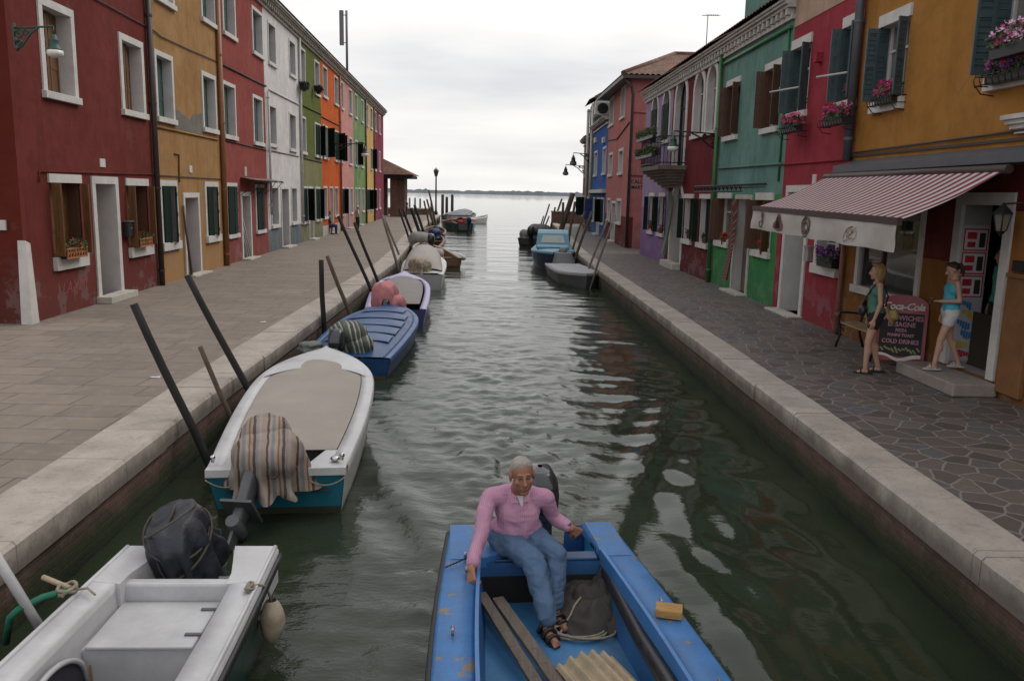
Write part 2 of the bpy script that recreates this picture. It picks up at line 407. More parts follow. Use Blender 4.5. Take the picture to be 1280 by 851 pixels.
GREENIRON = pm('green_iron', (.016, .055, .042), .45, .3, 8, .2, 60, metal=.1)
PIPE_DK = pm('brown_drainpipe', (.045, .032, .032), .45, .25, 4, .1, 60)
PIPE_CU = pm('copper_drainpipe', (.24, .105, .04), .45, .25, 4, .1, 60)
PIPE_GR = pm('green_drainpipe', (.03, .16, .055), .45, .25, 4, .1, 60)
PIPE_GY = pm('grey_drainpipe', (.075, .08, .095), .45, .25, 4, .1, 60)
PIPE_W = pm('white_drainpipe', (.42, .40, .39), .55, .2, 4, .1, 60)
CABLE = pm('cable', (.05, .04, .04), .7, .2)
TILES = tilemat('roof_tiles')
CORN = pm('cornice_stone', (.36, .33, .29), .85, .25, 3, .4, 30, dirt=.5)
CORNW = pm('cornice_white', (.50, .47, .44), .85, .2, 3, .4, 30, dirt=.35)
FLOWER_P = pm('magenta_petals', (.50, .03, .16), .6, .5, 30, 0)
FLOWER_R = pm('red_petals', (.55, .02, .02), .6, .5, 30, 0)
FLOWER_V = pm('violet_petals', (.22, .04, .30), .6, .5, 30, 0)
FLOWER_L = pm('pale_pink_petals', (.66, .38, .55), .6, .4, 30, 0)
LEAF = pm('leaf_green', (.045, .085, .025), .55, .5, 20, 0)
LEAF_Y = pm('dry_leaf', (.12, .11, .035), .6, .5, 20, 0)
TERRA = pm('terracotta', (.30, .11, .055), .8, .25)
BLACKP = pm('black_plastic', (.012, .012, .013), .4, .3)
GREYP = pm('grey_plastic', (.10, .10, .11), .45, .2)
LAMPGL = pm('milky_lamp_glass', (.62, .60, .56), .2, .08)

# ------------------------------------------------------------------ sky and light
w = bpy.data.worlds.new('World'); scn.world = w; w.use_nodes = True
nt = w.node_tree; bg = nt.nodes['Background']
SUN_EL, SUN_AZ = R(48), R(62)      # soft sun behind cloud, over the right-hand houses
sk = nt.nodes.new('ShaderNodeTexSky'); sk.sky_type = 'NISHITA'; sk.sun_disc = False; sk.sun_elevation = SUN_EL; sk.sun_rotation = SUN_AZ
sk.dust_density = 4
def wn(t, **k):
    n = nt.nodes.new(t)
    for a, v in k.items(): setattr(n, a, v)
    return n
tcw = wn('ShaderNodeTexCoord'); sp = wn('ShaderNodeSeparateXYZ'); nt.links.new(tcw.outputs['Generated'], sp.inputs[0])
# cloud deck: project the direction on a flat layer so that the clouds get smaller towards the horizon
zz = wn('ShaderNodeMath', operation='MAXIMUM'); nt.links.new(sp.outputs[2], zz.inputs[0]); zz.inputs[1].default_value = .0
za = wn('ShaderNodeMath', operation='ADD'); nt.links.new(zz.outputs[0], za.inputs[0]); za.inputs[1].default_value = .22
dv = wn('ShaderNodeVectorMath', operation='DIVIDE'); nt.links.new(tcw.outputs['Generated'], dv.inputs[0])
cbz = wn('ShaderNodeCombineXYZ'); nt.links.new(za.outputs[0], cbz.inputs[0]); nt.links.new(za.outputs[0], cbz.inputs[1]); cbz.inputs[2].default_value = 1
nt.links.new(cbz.outputs[0], dv.inputs[1])
mpw = wn('ShaderNodeMapping'); nt.links.new(dv.outputs[0], mpw.inputs[0]); mpw.inputs['Scale'].default_value = (.8, 1.5, 0); mpw.inputs['Location'].default_value = (3.1, 1.2, 0)
nz = wn('ShaderNodeTexNoise'); nt.links.new(mpw.outputs[0], nz.inputs['Vector']); nz.inputs['Scale'].default_value = 1.0; nz.inputs['Detail'].default_value = 6; nz.inputs['Roughness'].default_value = .5
cr = wn('ShaderNodeValToRGB'); nt.links.new(nz.outputs['Fac'], cr.inputs[0])
e = cr.color_ramp.elements
K = 11.2       # the Nishita sky is physically bright, the clouds are given on the same scale
e[0].position = .34; e[0].color = (.58, .60, .65, 1)
e[1].position = .62; e[1].color = (.93, .915, .895, 1)
q = e.new(.48); q.color = (.78, .778, .79, 1)
gr = wn('ShaderNodeMapRange'); nt.links.new(zz.outputs[0], gr.inputs[0]); gr.inputs[1].default_value = 0; gr.inputs[2].default_value = .28; gr.inputs[3].default_value = 1; gr.inputs[4].default_value = 0
mh = wn('ShaderNodeMix', data_type='RGBA'); nt.links.new(gr.outputs[0], mh.inputs[0]); nt.links.new(cr.outputs[0], mh.inputs[6]); mh.inputs[7].default_value = (.82, .80, .765, 1)
hm = wn('ShaderNodeMath', operation='MULTIPLY'); nt.links.new(gr.outputs[0], hm.inputs[0]); hm.inputs[1].default_value = .55; nt.links.new(hm.outputs[0], mh.inputs[0])
# overcast sky: brighter overhead than near the horizon
ov = wn('ShaderNodeMapRange'); nt.links.new(zz.outputs[0], ov.inputs[0]); ov.inputs[1].default_value = .25; ov.inputs[2].default_value = .85; ov.inputs[3].default_value = .97; ov.inputs[4].default_value = 1.08
sc_ = wn('ShaderNodeVectorMath', operation='SCALE'); nt.links.new(mh.outputs[2], sc_.inputs[0])
kk = wn('ShaderNodeMath', operation='MULTIPLY'); nt.links.new(ov.outputs[0], kk.inputs[0]); kk.inputs[1].default_value = K; nt.links.new(kk.outputs[0], sc_.inputs['Scale'])
mx = wn('ShaderNodeMix', data_type='RGBA'); mx.inputs[0].default_value = .95; nt.links.new(sk.outputs[0], mx.inputs[6]); nt.links.new(sc_.outputs[0], mx.inputs[7])
nt.links.new(mx.outputs[2], bg.inputs['Color']); bg.inputs['Strength'].default_value = .11
sl = bpy.data.lights.new('sun', 'SUN'); sl.energy = 1.35; sl.angle = R(32); sl.color = (1, .965, .91)
so = bpy.data.objects.new('sun', sl); COL.objects.link(so)
sd = V((math.sin(SUN_AZ)*math.cos(SUN_EL), math.cos(SUN_AZ)*math.cos(SUN_EL), math.sin(SUN_EL)))
so.rotation_euler = sd.to_track_quat('Z', 'Y').to_euler()
scn.view_settings.view_transform = 'Standard'; scn.view_settings.look = 'None'; scn.view_settings.exposure = 0
scn.cycles.max_bounces = 8; scn.cycles.use_denoising = True; scn.cycles.caustics_reflective = False; scn.cycles.caustics_refractive = False

# ------------------------------------------------------------------ water
L_EDGE = [(-3.37, -6), (-3.39, 5.6), (-3.46, 10.5), (-3.45, 20), (-3.44, 29.8), (-3.75, 38), (-4.34, 47.5), (-4.8, 60), (-5.16, 72), (-5.6, 97)]
R_EDGE = [(3.58, -6), (3.66, 5.2), (3.81, 13.3), (3.88, 22), (3.9, 30), (4.0, 38), (4.5, 48), (4.99, 57.4), (5.6, 71), (5.75, 76)]
wr = random.Random(11)
WV = []
for i in range(26):
    lam = .20*1.17**(i % 13)*wr.uniform(.9, 1.1); th = wr.gauss(math.pi/2, .8)
    WV.append((2*math.pi/lam*math.cos(th), 2*math.pi/lam*math.sin(th), .0022*lam**.85, wr.uniform(0, 6.28), lam))
def sstep(a, b, x):
    t = max(0, min(1, (x-a)/(b-a))); return t*t*(3-2*t)
def wave(x, y):
    n = NZ.noise(V((x*.35, y*.22, 1.3)))
    calm = sstep(.7, 1.9, x + .5*n + (.0 if y < 12 else (y-12)*.06))        # lee of the right quay
    amp = 1.0 - .80*calm
    h = 0
    for kx, ky, a, p, lam in WV:
        sup = 1 if lam > .8 else amp
        h += a*sup*math.sin(kx*x + ky*y + p + 1.5*n)
    # long smooth undulations that draw the reflections into fingers on the right
    n2 = NZ.noise(V((x*.8, y*.55, 4)))
    h += calm*(.0045*(.25+.75*sstep(6.5, 11, y))*math.sin(8.5*y + 1.4*x + 4*n + 2*n2) + .008*math.sin(2.6*y - 2.4*x + 4*n2) + .0042*(1-sstep(7, 11, y))*math.sin(13*x + 1.6*y + 5*n2) if True else 0)
    # the boat's wake: turbulent strip behind the motor and two diverging arms
    d = y-6.7; cx = .36 - .02*d
    if d > 0:
        wk = math.exp(-((x-cx)/(.55+.10*d))**2)*math.exp(-d/14)
        h += wk*.05*NZ.noise(V((x*2.6, y*1.7, 2)))+wk*.035*NZ.noise(V((x*6, y*4, 7)))+wk*.014*NZ.noise(V((x*13, y*9, 5)))
        for sgn in (-1, 1):
            arm = abs(x-cx) - (.6+.34*d)
            if sgn*(x-cx) > 0: h += .032*math.exp(-(arm/.55)**2)*math.exp(-d/11)*math.cos(arm*8)
    else:
        for sgn, e0 in ((-1, -.42), (1, 1.2)):
            arm = sgn*(x-e0) - (-d)*-.0
            if arm > 0: h += .016*math.exp(-arm/.6)*math.sin(arm*9 + y*1.2)
    return h
mb = MB()
def wgrid(x0, x1, y0, y1, dx):
    nx, ny = int((x1-x0)/dx), int((y1-y0)/dx)
    def f(u, v):
        x, y = x0+u*(x1-x0), y0+v*(y1-y0)
        e_ = min(1, (34-y)/6)
        return (x, y, wave(x, y)*e_)
    mb.grid(f, nx, ny, 0, True)
wgrid(-3.9, 4.3, 2.6, 17, .042); wgrid(-3.9, 4.3, 17, 34, .085)
mb.grid(lambda u, v: (-9+18*u, 34+66*v, 0), 30, 100, 0, True)
mb.face([(-9, -8, 0), (9, -8, 0), (9, 2.6, 0), (-9, 2.6, 0)])
mb.face([(-9000, 100, 0), (9000, 100, 0), (9000, 16000, 0), (-9000, 16000, 0)])
WATER = watermat('canal_water')
tag(mb.build('water', WATER), kind='structure')
# canal bed, so that the water is a body of water from any side
mb = MB(); mb.face([(-60, -40, -1.6), (60, -40, -1.6), (60, 400, -1.6), (-60, 400, -1.6)])
tag(mb.build('canal_bed', pm('mud', (.03, .028, .018), .9)), kind='structure')

# ------------------------------------------------------------------ quays
BRICKW = brickmat('canal_brick', (.15, .072, .052), (.095, .05, .038), (.10, .085, .072))
COPING = stonemat('coping_stone', (.37, .325, .285), joint=1.9)
SLABS = slabmat('trachyte_slabs'); CRAZY = crazymat('porphyry_flags')
def offset(edge, d):
    out = []
    for i, (x, y) in enumerate(edge):
        a = edge[max(i-1, 0)]; b = edge[min(i+1, len(edge)-1)]
        t = V((b[0]-a[0], b[1]-a[1], 0)).normalized(); out.append((x - t.y*d, y + t.x*d))
    return out
def quay(name, edge, side, paving, wid, xfar, yend):
    inn = offset(edge, side*wid); 
    m = MB()
    for i in range(len(edge)-1):
        a, b = edge[i], edge[i+1]
        m.face([(a[0], a[1], -1.6), (b[0], b[1], -1.6), (b[0], b[1], QZ-.2), (a[0], a[1], QZ-.2)])
    a = edge[-1]; m.face([(a[0], a[1], -1.6), (xfar, yend, -1.6), (xfar, yend, QZ-.004), (a[0], a[1], QZ-.004)])
    tag(m.build(name+'_canal_wall', BRICKW), kind='structure')
    # coping: big blocks, each a little out of line
    m = MB(); cr_ = random.Random(5 if side > 0 else 6)
    dist = 0; face = offset(edge, -side*.035)
    def lerp(E, y):
        for i in range(len(E)-1):
            if E[i][1] <= y <= E[i+1][1]:
                t = (y-E[i][1])/(E[i+1][1]-E[i][1]); return E[i][0]+t*(E[i+1][0]-E[i][0])
        return E[-1][0]
    y = edge[0][1]
    while y < edge[-1][1]:
        ln = cr_.uniform(1.5, 2.2); y2 = min(y+ln, edge[-1][1]); j = cr_.uniform(-.012, .012); zt = QZ+.022+cr_.uniform(-.006, .008)
        if y2-y > .2:
            g_ = .006
            A, B = lerp(face, y+g_)+j, lerp(face, y2-g_)+j; C_, D = lerp(inn, y+g_), lerp(inn, y2-g_)
            p = [V((A, y+g_, 0)), V((B, y2-g_, 0)), V((D, y2-g_, 0)), V((C_, y+g_, 0))]
            if side > 0: p = [p[0], p[3], p[2], p[1]]; 
            b_ = .03
            sgn = 1 if side < 0 else -1
            top = [V((q.x + (sgn*b_ if k in ((0, 1) if side < 0 else (0, 3)) else 0), q.y, zt)) for k, q in enumerate(p)]
            mid = [V((q.x, q.y, zt-b_)) for q in p]; lo = [V((q.x, q.y, QZ-.205)) for q in p]
            m.face(top if (top[1]-top[0]).cross(top[2]-top[0]).z > 0 else top[::-1])
            for k in range(4):
                k2 = (k+1) % 4
                m.face([mid[k], mid[k2], top[k2], top[k]]); m.face([lo[k], lo[k2], mid[k2], mid[k]])
        y = y2
    tag(m.build(name+'_coping', COPING), kind='structure')
    m = MB(); inn2 = offset(edge, side*(wid-.03))
    for i in range(len(inn2)-1):
        a, b = inn2[i], inn2[i+1]
        q = [(a[0], a[1], QZ), (b[0], b[1], QZ), (xfar, b[1], QZ), (xfar, a[1], QZ)]
        m.face(q if side < 0 else q[::-1])
    tag(m.build(name+'_pavement', paving), kind='structure')
quay('left_quay', L_EDGE, 1, SLABS, .58, -40, 97)
quay('right_quay', R_EDGE, -1, CRAZY, .44, 40, 76)

# ------------------------------------------------------------------ far shore of the lagoon
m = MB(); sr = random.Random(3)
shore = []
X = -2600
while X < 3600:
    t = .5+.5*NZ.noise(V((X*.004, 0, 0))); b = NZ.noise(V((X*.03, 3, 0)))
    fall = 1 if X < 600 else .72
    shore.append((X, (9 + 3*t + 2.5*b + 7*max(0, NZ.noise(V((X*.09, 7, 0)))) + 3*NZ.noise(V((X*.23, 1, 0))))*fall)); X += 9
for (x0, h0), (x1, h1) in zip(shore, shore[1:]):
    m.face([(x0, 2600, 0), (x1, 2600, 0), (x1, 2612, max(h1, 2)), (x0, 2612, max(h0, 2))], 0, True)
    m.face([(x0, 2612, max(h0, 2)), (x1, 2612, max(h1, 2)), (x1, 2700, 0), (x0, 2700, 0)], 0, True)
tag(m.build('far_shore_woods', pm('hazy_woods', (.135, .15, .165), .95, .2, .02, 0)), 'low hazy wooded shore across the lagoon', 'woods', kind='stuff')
# ------------------------------------------------------------------ facades
class Fac:
    def __init__(s, O, d, n):
        s.O, s.d, s.n = V(O), V(d).normalized(), V(n).normalized()
    def P(s, u, w, z): return V((s.O.x + s.d.x*u + s.n.x*w, s.O.y + s.d.y*u + s.n.y*w, z))
    def hit(s, x, y, w=0):
        r = ray(x, y); t = ((s.O - CAM).dot(s.n) + w)/r.dot(s.n); p = CAM + r*t
        return (p - s.O).dot(s.d), p.z
    def win(s, x0, x1, yt, yb, xb=None):
        """Outer rectangle on the facade from its two edges: left x and right x (at mid height), top and bottom y at the left edge."""
        ua, zt = s.hit(x0, yt); ub, zb = s.hit(x0 if xb is None else xb, yb); uc, _ = s.hit(x1, (yt+yb)/2)
        u = (ua+ub)/2
        return (min(u, uc), max(u, uc), zb, zt)
    def box(s, m, u0, u1, w0, w1, z0, z1, mat=0):
        m.obox(s.P((u0+u1)/2, (w0+w1)/2, (z0+z1)/2), s.d*((u1-u0)/2), s.n*((w1-w0)/2), V((0, 0, (z1-z0)/2)), mat)
FL = Fac((-8.013, 0, 0), (-.0265, 1, 0), (1, .0265, 0))
FR = Fac((6.86, 0, 0), (0, 1, 0), (-1, 0, 0))

def leaf(m, F, h, dr, ang, wd, z0, z1, w0=.03, kind='board', th=.04):
    """One shutter leaf hinged at u=h; dr=+1/-1 is the way it lies when closed; ang 0 closed, 180 folded back on the wall."""
    e1 = F.d*(dr*math.cos(R(ang))) + F.n*math.sin(R(ang)); e2 = V((0, 0, 1)).cross(e1); e2.normalize()
    b = F.P(h, w0, 0); Z = V((0, 0, 1))
    def bx(s0, s1, a0, a1, t0, t1, mat=0):
        m.obox(b + e1*((s0+s1)/2) + e2*((t0+t1)/2) + Z*((a0+a1)/2), e1*((s1-s0)/2), e2*((t1-t0)/2), Z*((a1-a0)/2), mat)
    if kind == 'louvre':
        st = min(.06, wd*.16); t = th/2
        bx(0, st, z0, z1, -t, t); bx(wd-st, wd, z0, z1, -t, t)
        zs = [z0, z0+(z1-z0)*.5-.04, z1-.08]; bx(st, wd-st, z0, z1, -t*.35, t*.1)
        for q in zs: bx(st, wd-st, q, q+.08, -t*.9, t*.9)
        for a, c in ((zs[0]+.08, zs[1]), (zs[1]+.08, zs[2])):
            n = max(3, int((c-a)/.075))
            for k in range(n):
                zc = a + (k+.5)*(c-a)/n
                m.obox(b + e1*(wd/2) + Z*zc, e1*(wd/2-st), e2*(t*.55)+Z*.022, (e2*-.3+Z*.4)*.012)
    elif kind == 'panel':
        t = th/2; st = .07
        bx(0, wd, z0, z1, -t*.4, t*.4)
        for s0, s1 in ((0, st), (wd-st, wd)): bx(s0, s1, z0, z1, -t, t)
        for k in range(4):
            q = z0 + k*(z1-z0-.09)/3; bx(st, wd-st, q, q+.09, -t*.95, t*.95)
    else:
        t = th/2; n = max(2, int(wd/.11))
        for k in range(n): bx(k*wd/n+.003, (k+1)*wd/n-.003, z0, z1, -t, t*.6 if k % 2 else t*.5)
        for q in (.12, .5, .86):
            zc = z0+(z1-z0)*q; bx(.02, wd-.02, zc-.05, zc+.05, t*.6, t*1.1)

def wall_cells(m, F, u0, u1, z0, z1, holes, bands):
    us = sorted({u0, u1, *[h[0] for h in holes], *[h[1] for h in holes]}); us = [u for u in us if u0 <= u <= u1]
    zs = sorted({z0, z1, *[h[2] for h in holes], *[h[3] for h in holes], *[b[0] for b in bands]}); zs = [z for z in zs if z0 <= z <= z1]
    for a, b in zip(us, us[1:]):
        for c, d in zip(zs, zs[1:]):
            cu, cz = (a+b)/2, (c+d)/2
            if any(h[0] < cu < h[1] and h[2] < cz < h[3] for h in holes): continue
            mi = 0
            for zt, k in bands:
                if cz < zt: mi = k; break
            m.face([F.P(a, 0, c), F.P(b, 0, c), F.P(b, 0, d), F.P(a, 0, d)], mi)

def arch_fill(m, F, ua, ub, zt, mi=0, seg=14):
    """Wall left over above a round arch whose crown is at zt."""
    r = (ub-ua)/2; uc = (ua+ub)/2; zs = zt-r
    for k in range(seg):
        a0, a1 = math.pi*k/seg, math.pi*(k+1)/seg
        p0 = (uc - r*math.cos(a0), zs + r*math.sin(a0)); p1 = (uc - r*math.cos(a1), zs + r*math.sin(a1))
        m.face([F.P(p0[0], -.001, p0[1]), F.P(p1[0], -.001, p1[1]), F.P(p1[0], -.001, zt), F.P(p0[0], -.001, zt)], mi)
def arch_ring(m, F, ua, ub, zt, t, w0, w1, mat=0, seg=18, dz=0):
    r = (ub-ua)/2; uc = (ua+ub)/2; zs = zt-r
    def q(a, rr, w_): return F.P(uc - rr*math.cos(a), w_, zs + rr*math.sin(a))
    for k in range(seg):
        a0, a1 = math.pi*k/seg, math.pi*(k+1)/seg
        m.face([q(a0, r, w1), q(a1, r, w1), q(a1, r+t, w1), q(a0, r+t, w1)], mat)
        m.face([q(a0, r+t, w0), q(a0, r+t, w1), q(a1, r+t, w1), q(a1, r+t, w0)], mat)
        m.face([q(a0, r, w0-.14), q(a1, r, w0-.14), q(a1, r, w1), q(a0, r, w1)], mat)

def opening(F, house, o, lod=0):
    """Build one window or door of a house. o: dict with rect (u0,u1,z0,z1) of the outer trim and style keys."""
    u0, u1, z0, z1 = o['r']; door = o.get('door'); t = o.get('t', .13); trim = o.get('trim', 'full'); arch = o.get('arch')
    dep = o.get('dep', .2 if not door else .42); tm = o.get('tm', WHITE)
    side = t if trim == 'full' else .03
    sl_ = 0 if door else o.get('sill', .14)
    a, b = u0+side, u1-side; c, d = z0+sl_, z1-t
    if arch: d = z1-t
    m = MB()
    if trim == 'full':
        hi = d - (b-a)/2 if arch else d
        F.box(m, u0, a, -.02, .035, c, hi); F.box(m, b, u1, -.02, .035, c, hi)
        if arch: arch_ring(m, F, a, b, d, t, -.02, .037)
        else: F.box(m, u0, u1, -.02, .037, d, z1)
    else: F.box(m, u0-.02, u1+.02, -.02, .04, d, z1)
    # reveals
    rm = 1
    m.face([F.P(a, -dep, c), F.P(a, -.02, c), F.P(a, -.02, d), F.P(a, -dep, d)], rm)
    m.face([F.P(b, -.02, c), F.P(b, -dep, c), F.P(b, -dep, d), F.P(b, -.02, d)], rm)
    if not arch: m.face([F.P(a, -.02, d), F.P(b, -.02, d), F.P(b, -dep, d), F.P(a, -dep, d)], rm)
    m.face([F.P(a, -dep, c), F.P(b, -dep, c), F.P(b, -.02, c), F.P(a, -.02, c)], rm)
    fr = m.build('door_frame' if door else 'window', [tm, o.get('rm', REVEAL)], house)
    if not door:
        s_ = MB(); F.box(s_, u0-.03, u1+.03, -.02, .09, z0, c-.002); s_.build('sill', o.get('sm', tm), fr, bevel=.008)
    # what closes the opening
    fill = o.get('fill', 'glass'); w = -dep
    if fill in ('glass', 'curtain'):
        g = MB(); g.face([F.P(a, w, c), F.P(b, w, c), F.P(b, w, d), F.P(a, w, d)]); g.build('pane', GLASS if fill == 'glass' else GLASS2, fr)
        if lod < 2:
            s = MB(); fm = o.get('fm', WHITE); k = .05
            F.box(s, a, a+k, w+.004, w+.045, c, d); F.box(s, b-k, b, w+.004, w+.045, c, d); mu = (a+b)/2
            F.box(s, mu-k*.6, mu+k*.6, w+.004, w+.05, c, d)
            if lod < 1:
                F.box(s, a+k, mu-k*.6, w+.004, w+.04, c, c+k); F.box(s, mu+k*.6, b-k, w+.004, w+.04, c, c+k)
                zc = c+(d-c)*.68; F.box(s, a+k, mu-k*.6, w+.006, w+.04, zc-.02, zc+.02); F.box(s, mu+k*.6, b-k, w+.006, w+.04, zc-.02, zc+.02)
            s.build('sash', fm, fr)
    elif fill == 'none': pass
    elif fill == 'dark':
        g = MB(); g.face([F.P(a, w, c), F.P(b, w, c), F.P(b, w, d), F.P(a, w, d)]); g.build('pane', DARK, fr)
    elif fill == 'shut':      # shutters closed inside the reveal, one leaf a little ajar
        g = MB(); g.face([F.P(a, w-.05, c), F.P(b, w-.05, c), F.P(b, w-.05, d), F.P(a, w-.05, d)]); g.build('pane', GLASS, fr)
        for h, dr in ((a+.005, 1), (b-.005, -1)):
            s = MB(); leaf(s, F, h, dr, o.get('ajar', 8), (b-a)/2-.01, c+.01, d-.01, w+.02, 'board' if lod else o.get('lk', 'panel')); s.build('shutter', o.get('shm', GREENFOLD), fr)
    elif fill == 'panel':     # a door leaf
        s = MB(); leaf(s, F, a+.005, 1, 0, (b-a)-.01, c, d-.005, w+.03, o.get('lk', 'panel'), .06); dl = s.build('door', o.get('dm', OAK), fr)
        if lod < 1:
            s = MB(); hx = F.P(a+.12, w+.1, c+1.02); s.tube([hx - F.n*.05, hx, hx + F.d*.11], .012, 6); s.build('handle', pm('brass', (.45, .30, .10), .35, .1, metal=.8), dl)
    # outer shutters
    for h, dr, ang, wd in o.get('leaves', []):
        hh = {'a': a, 'b': b}.get(h, h)
        s = MB(); leaf(s, F, hh, dr, ang, wd or (b-a)/2, c+.02-o.get('drop', 0), d-.01+o.get('rise', 0), .055, 'board' if lod else o.get('lk', 'board')); s.build('shutter', o.get('shm', GREENSH), fr)
    if door and o.get('step', .12):
        s = MB(); F.box(s, u0-.06, u1+.06, -.02, .32, QZ+.002, QZ+o.get('step', .12)); s.build('doorstep', STONE, fr, bevel=.01)
    e_ = .02 if trim == 'full' and not arch else 0
    return fr, (a-e_, b+e_, c-.02 if not door else c, d+e_ if not arch else d, d)

def roof_slab(m, F, u0, u1, z, dep, over=.42, rise=2.6, mat=0):
    """Tiled slope falling towards the canal, with rolls of tiles."""
    n = max(2, int((u1-u0)/.24)); 
    def fn(i, j):
        u = u0 + (u1-u0)*i; w = over - (dep/2+over)*j
        return F.P(u, w, z + rise*(over-w)/(dep/2+over) + .05*abs(math.sin(math.pi*(u-u0)/.24)))
    m.grid(fn, n*4, 1, mat, True)
    m.face([F.P(u0, -dep/2, z+rise), F.P(u1, -dep/2, z+rise), F.P(u1, -dep, z), F.P(u0, -dep, z)], mat)

def cornice(m, F, u0, u1, z, h=.42, out=.38, dent=.34, mat=0, side_u=None):
    """Stepped eaves cornice with dentils, top at z."""
    e = .012
    F.box(m, u0, u1, .001, .08, z-h, z-h+.10, mat)
    F.box(m, u0, u1, .001, out*.62, z-.19, z-.12, mat); F.box(m, u0, u1, .001, out*.85, z-.119, z-.06, mat); F.box(m, u0, u1, .001, out, z-.059, z, mat)
    if dent:
        n = max(2, int((u1-u0)/dent))
        for k in range(n):
            uc = u0 + (k+.5)*(u1-u0)/n
            F.box(m, uc-.07, uc+.07, .001, out*.55, z-h+.102, z-.192, mat)

def house(name, label, F, u0, u1, ztop, mats, opens, bands=(), lod=0, dep=9, group=None, side=None, corn=True, cm=None, cat='house', roof=True, ch=.42, cout=.38, dent=.34, topstrip=None):
    mats = mats if isinstance(mats, list) else [mats]
    u0, u1 = u0+.003, u1-.003
    root = thing(name, label, cat, F.P((u0+u1)/2, -dep/2, QZ), group=group, world=True)
    holes, arches = [], []
    for o in opens:
        fr, h = opening(F, root, o, lod); holes.append(h)
        if o.get('arch'): arches.append(h)
    m = MB(); wall_cells(m, F, u0, u1, QZ-.3, ztop, holes, list(bands))
    for h in arches:
        arch_fill(m, F, h[0], h[1], h[4]-.001, 0)
    si = len(mats)-1 if side is None else side
    m.face([F.P(u0, -dep, QZ-.3), F.P(u0, 0, QZ-.3), F.P(u0, 0, ztop), F.P(u0, -dep, ztop)], si)
    m.face([F.P(u1, 0, QZ-.3), F.P(u1, -dep, QZ-.3), F.P(u1, -dep, ztop), F.P(u1, 0, ztop)], si)
    m.face([F.P(u1, -dep, QZ-.3), F.P(u0, -dep, QZ-.3), F.P(u0, -dep, ztop), F.P(u1, -dep, ztop)], si)
    if roof:      # gables under the roof
        m.face([F.P(u0, 0, ztop), F.P(u0, -dep/2, ztop+2.2), F.P(u0, -dep, ztop)], si); m.face([F.P(u1, 0, ztop), F.P(u1, -dep, ztop), F.P(u1, -dep/2, ztop+2.2)], si)
    m.build('wall', mats, root)
    if roof:
        m = MB(); roof_slab(m, F, u0, u1, ztop+.02, dep); rf = m.build('roof', TILES, root)
    if corn:
        m = MB(); cornice(m, F, u0, u1, ztop, ch, cout, dent); m.build('cornice', cm or CORN, root)
    return root
def pipe(root, F, u, z0, z1, r=.055, m_=None, w=.09, name='drainpipe', bends=()):
    m = MB(); m.tube([F.P(u, w, z0), F.P(u, w, z1)], r, 8)
    z = z0+.4
    while z < z1: m.lathe([(r+.012, -.03), (r+.014, 0), (r+.012, .03)], F.P(u, w, z), 8, cap=False); F.box(m, u-.015, u+.015, .0, w, z-.015, z+.015); z += 2.1
    return m.build(name, m_ or PIPE_DK, root)
def cable(root, F, pts, r=.016, w=.03, m_=None):
    m = MB(); m.tube([F.P(u, w + .0, z) for u, z in pts], r, 5); return m.build('cable', m_ or CABLE, root)
# ------------------------------------------------------------------ the row of houses on the left quay
def ub(xb, yb, xt=None, yt=None):
    a = FL.hit(xb, yb)[0]
    return a if xt is None else (a + FL.hit(xt, yt)[0])/2
U_ = [FL.hit(37, 405)[0], ub(199, 356), ub(281, 332), ub(334, 315.5, 330, 2), ub(376, 303.5, 373.8, 44.7), ub(402, 295.5, 401.8, 70),
      ub(424, 287.5, 425, 90), ub(442, 283.5, 441.7, 104.6), ub(456.5, 117.8), ub(466.5, 125.8), ub(479, 131.8)]
U_[8] = (U_[8] + FL.hit(456.5, 275.5)[0])/2
ZT = 10.55
LW = FL.win
P_RED = plaster('oxblood_plaster', (.14, .030, .025), (.175, .043, .036), stain=.45, seed=1, low=(.13, .04, .035))
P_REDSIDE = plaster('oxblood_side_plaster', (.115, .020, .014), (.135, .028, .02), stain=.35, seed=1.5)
P_OCH = plaster('ochre_plaster', (.32, .178, .074), (.38, .225, .10), stain=.4, patch=None, seed=2, low=(.36, .2, .09))
P_ROSE = plaster('dusty_rose_plaster', (.26, .062, .052), (.30, .085, .072), stain=.25, seed=3)
P_WHT = plaster('white_plaster', (.60, .58, .56), (.66, .64, .62), stain=.25, seed=4, low=(.4, .39, .38))
P_WLOW = plaster('grey_plinth_plaster', (.13, .155, .17), stain=.3, seed=4.2)
P_GRN = plaster('moss_green_plaster', (.112, .135, .034), (.14, .165, .048), stain=.4, seed=5)
P_GLOW = plaster('faded_olive_plaster', (.20, .20, .095), (.24, .23, .12), stain=.5, seed=5.3)
P_ORG = plaster('orange_plaster', (.55, .105, .022), (.58, .13, .03), stain=.2, seed=6)
P_PNK = plaster('pink_plaster', (.56, .25, .23), (.6, .3, .27), stain=.2, seed=7)
P_GR2 = plaster('sage_green_plaster', (.15, .25, .09), (.26, .34, .18), stain=.35, seed=8)
P_YEL = plaster('yellow_plaster', (.58, .36, .11), (.62, .4, .15), stain=.25, seed=9)
P_MAG = plaster('magenta_plaster', (.21, .032, .058), (.24, .045, .07), stain=.2, seed=10)
def shut(x0, x1, yt, yb, **k): return dict(r=LW(x0, x1, yt, yb), fill='shut', **k)
def rowz(x, yt, yb): return FL.hit(x, yb)[1], FL.hit(x, yt)[1]
G_ROW = 'painted houses along the left quay'

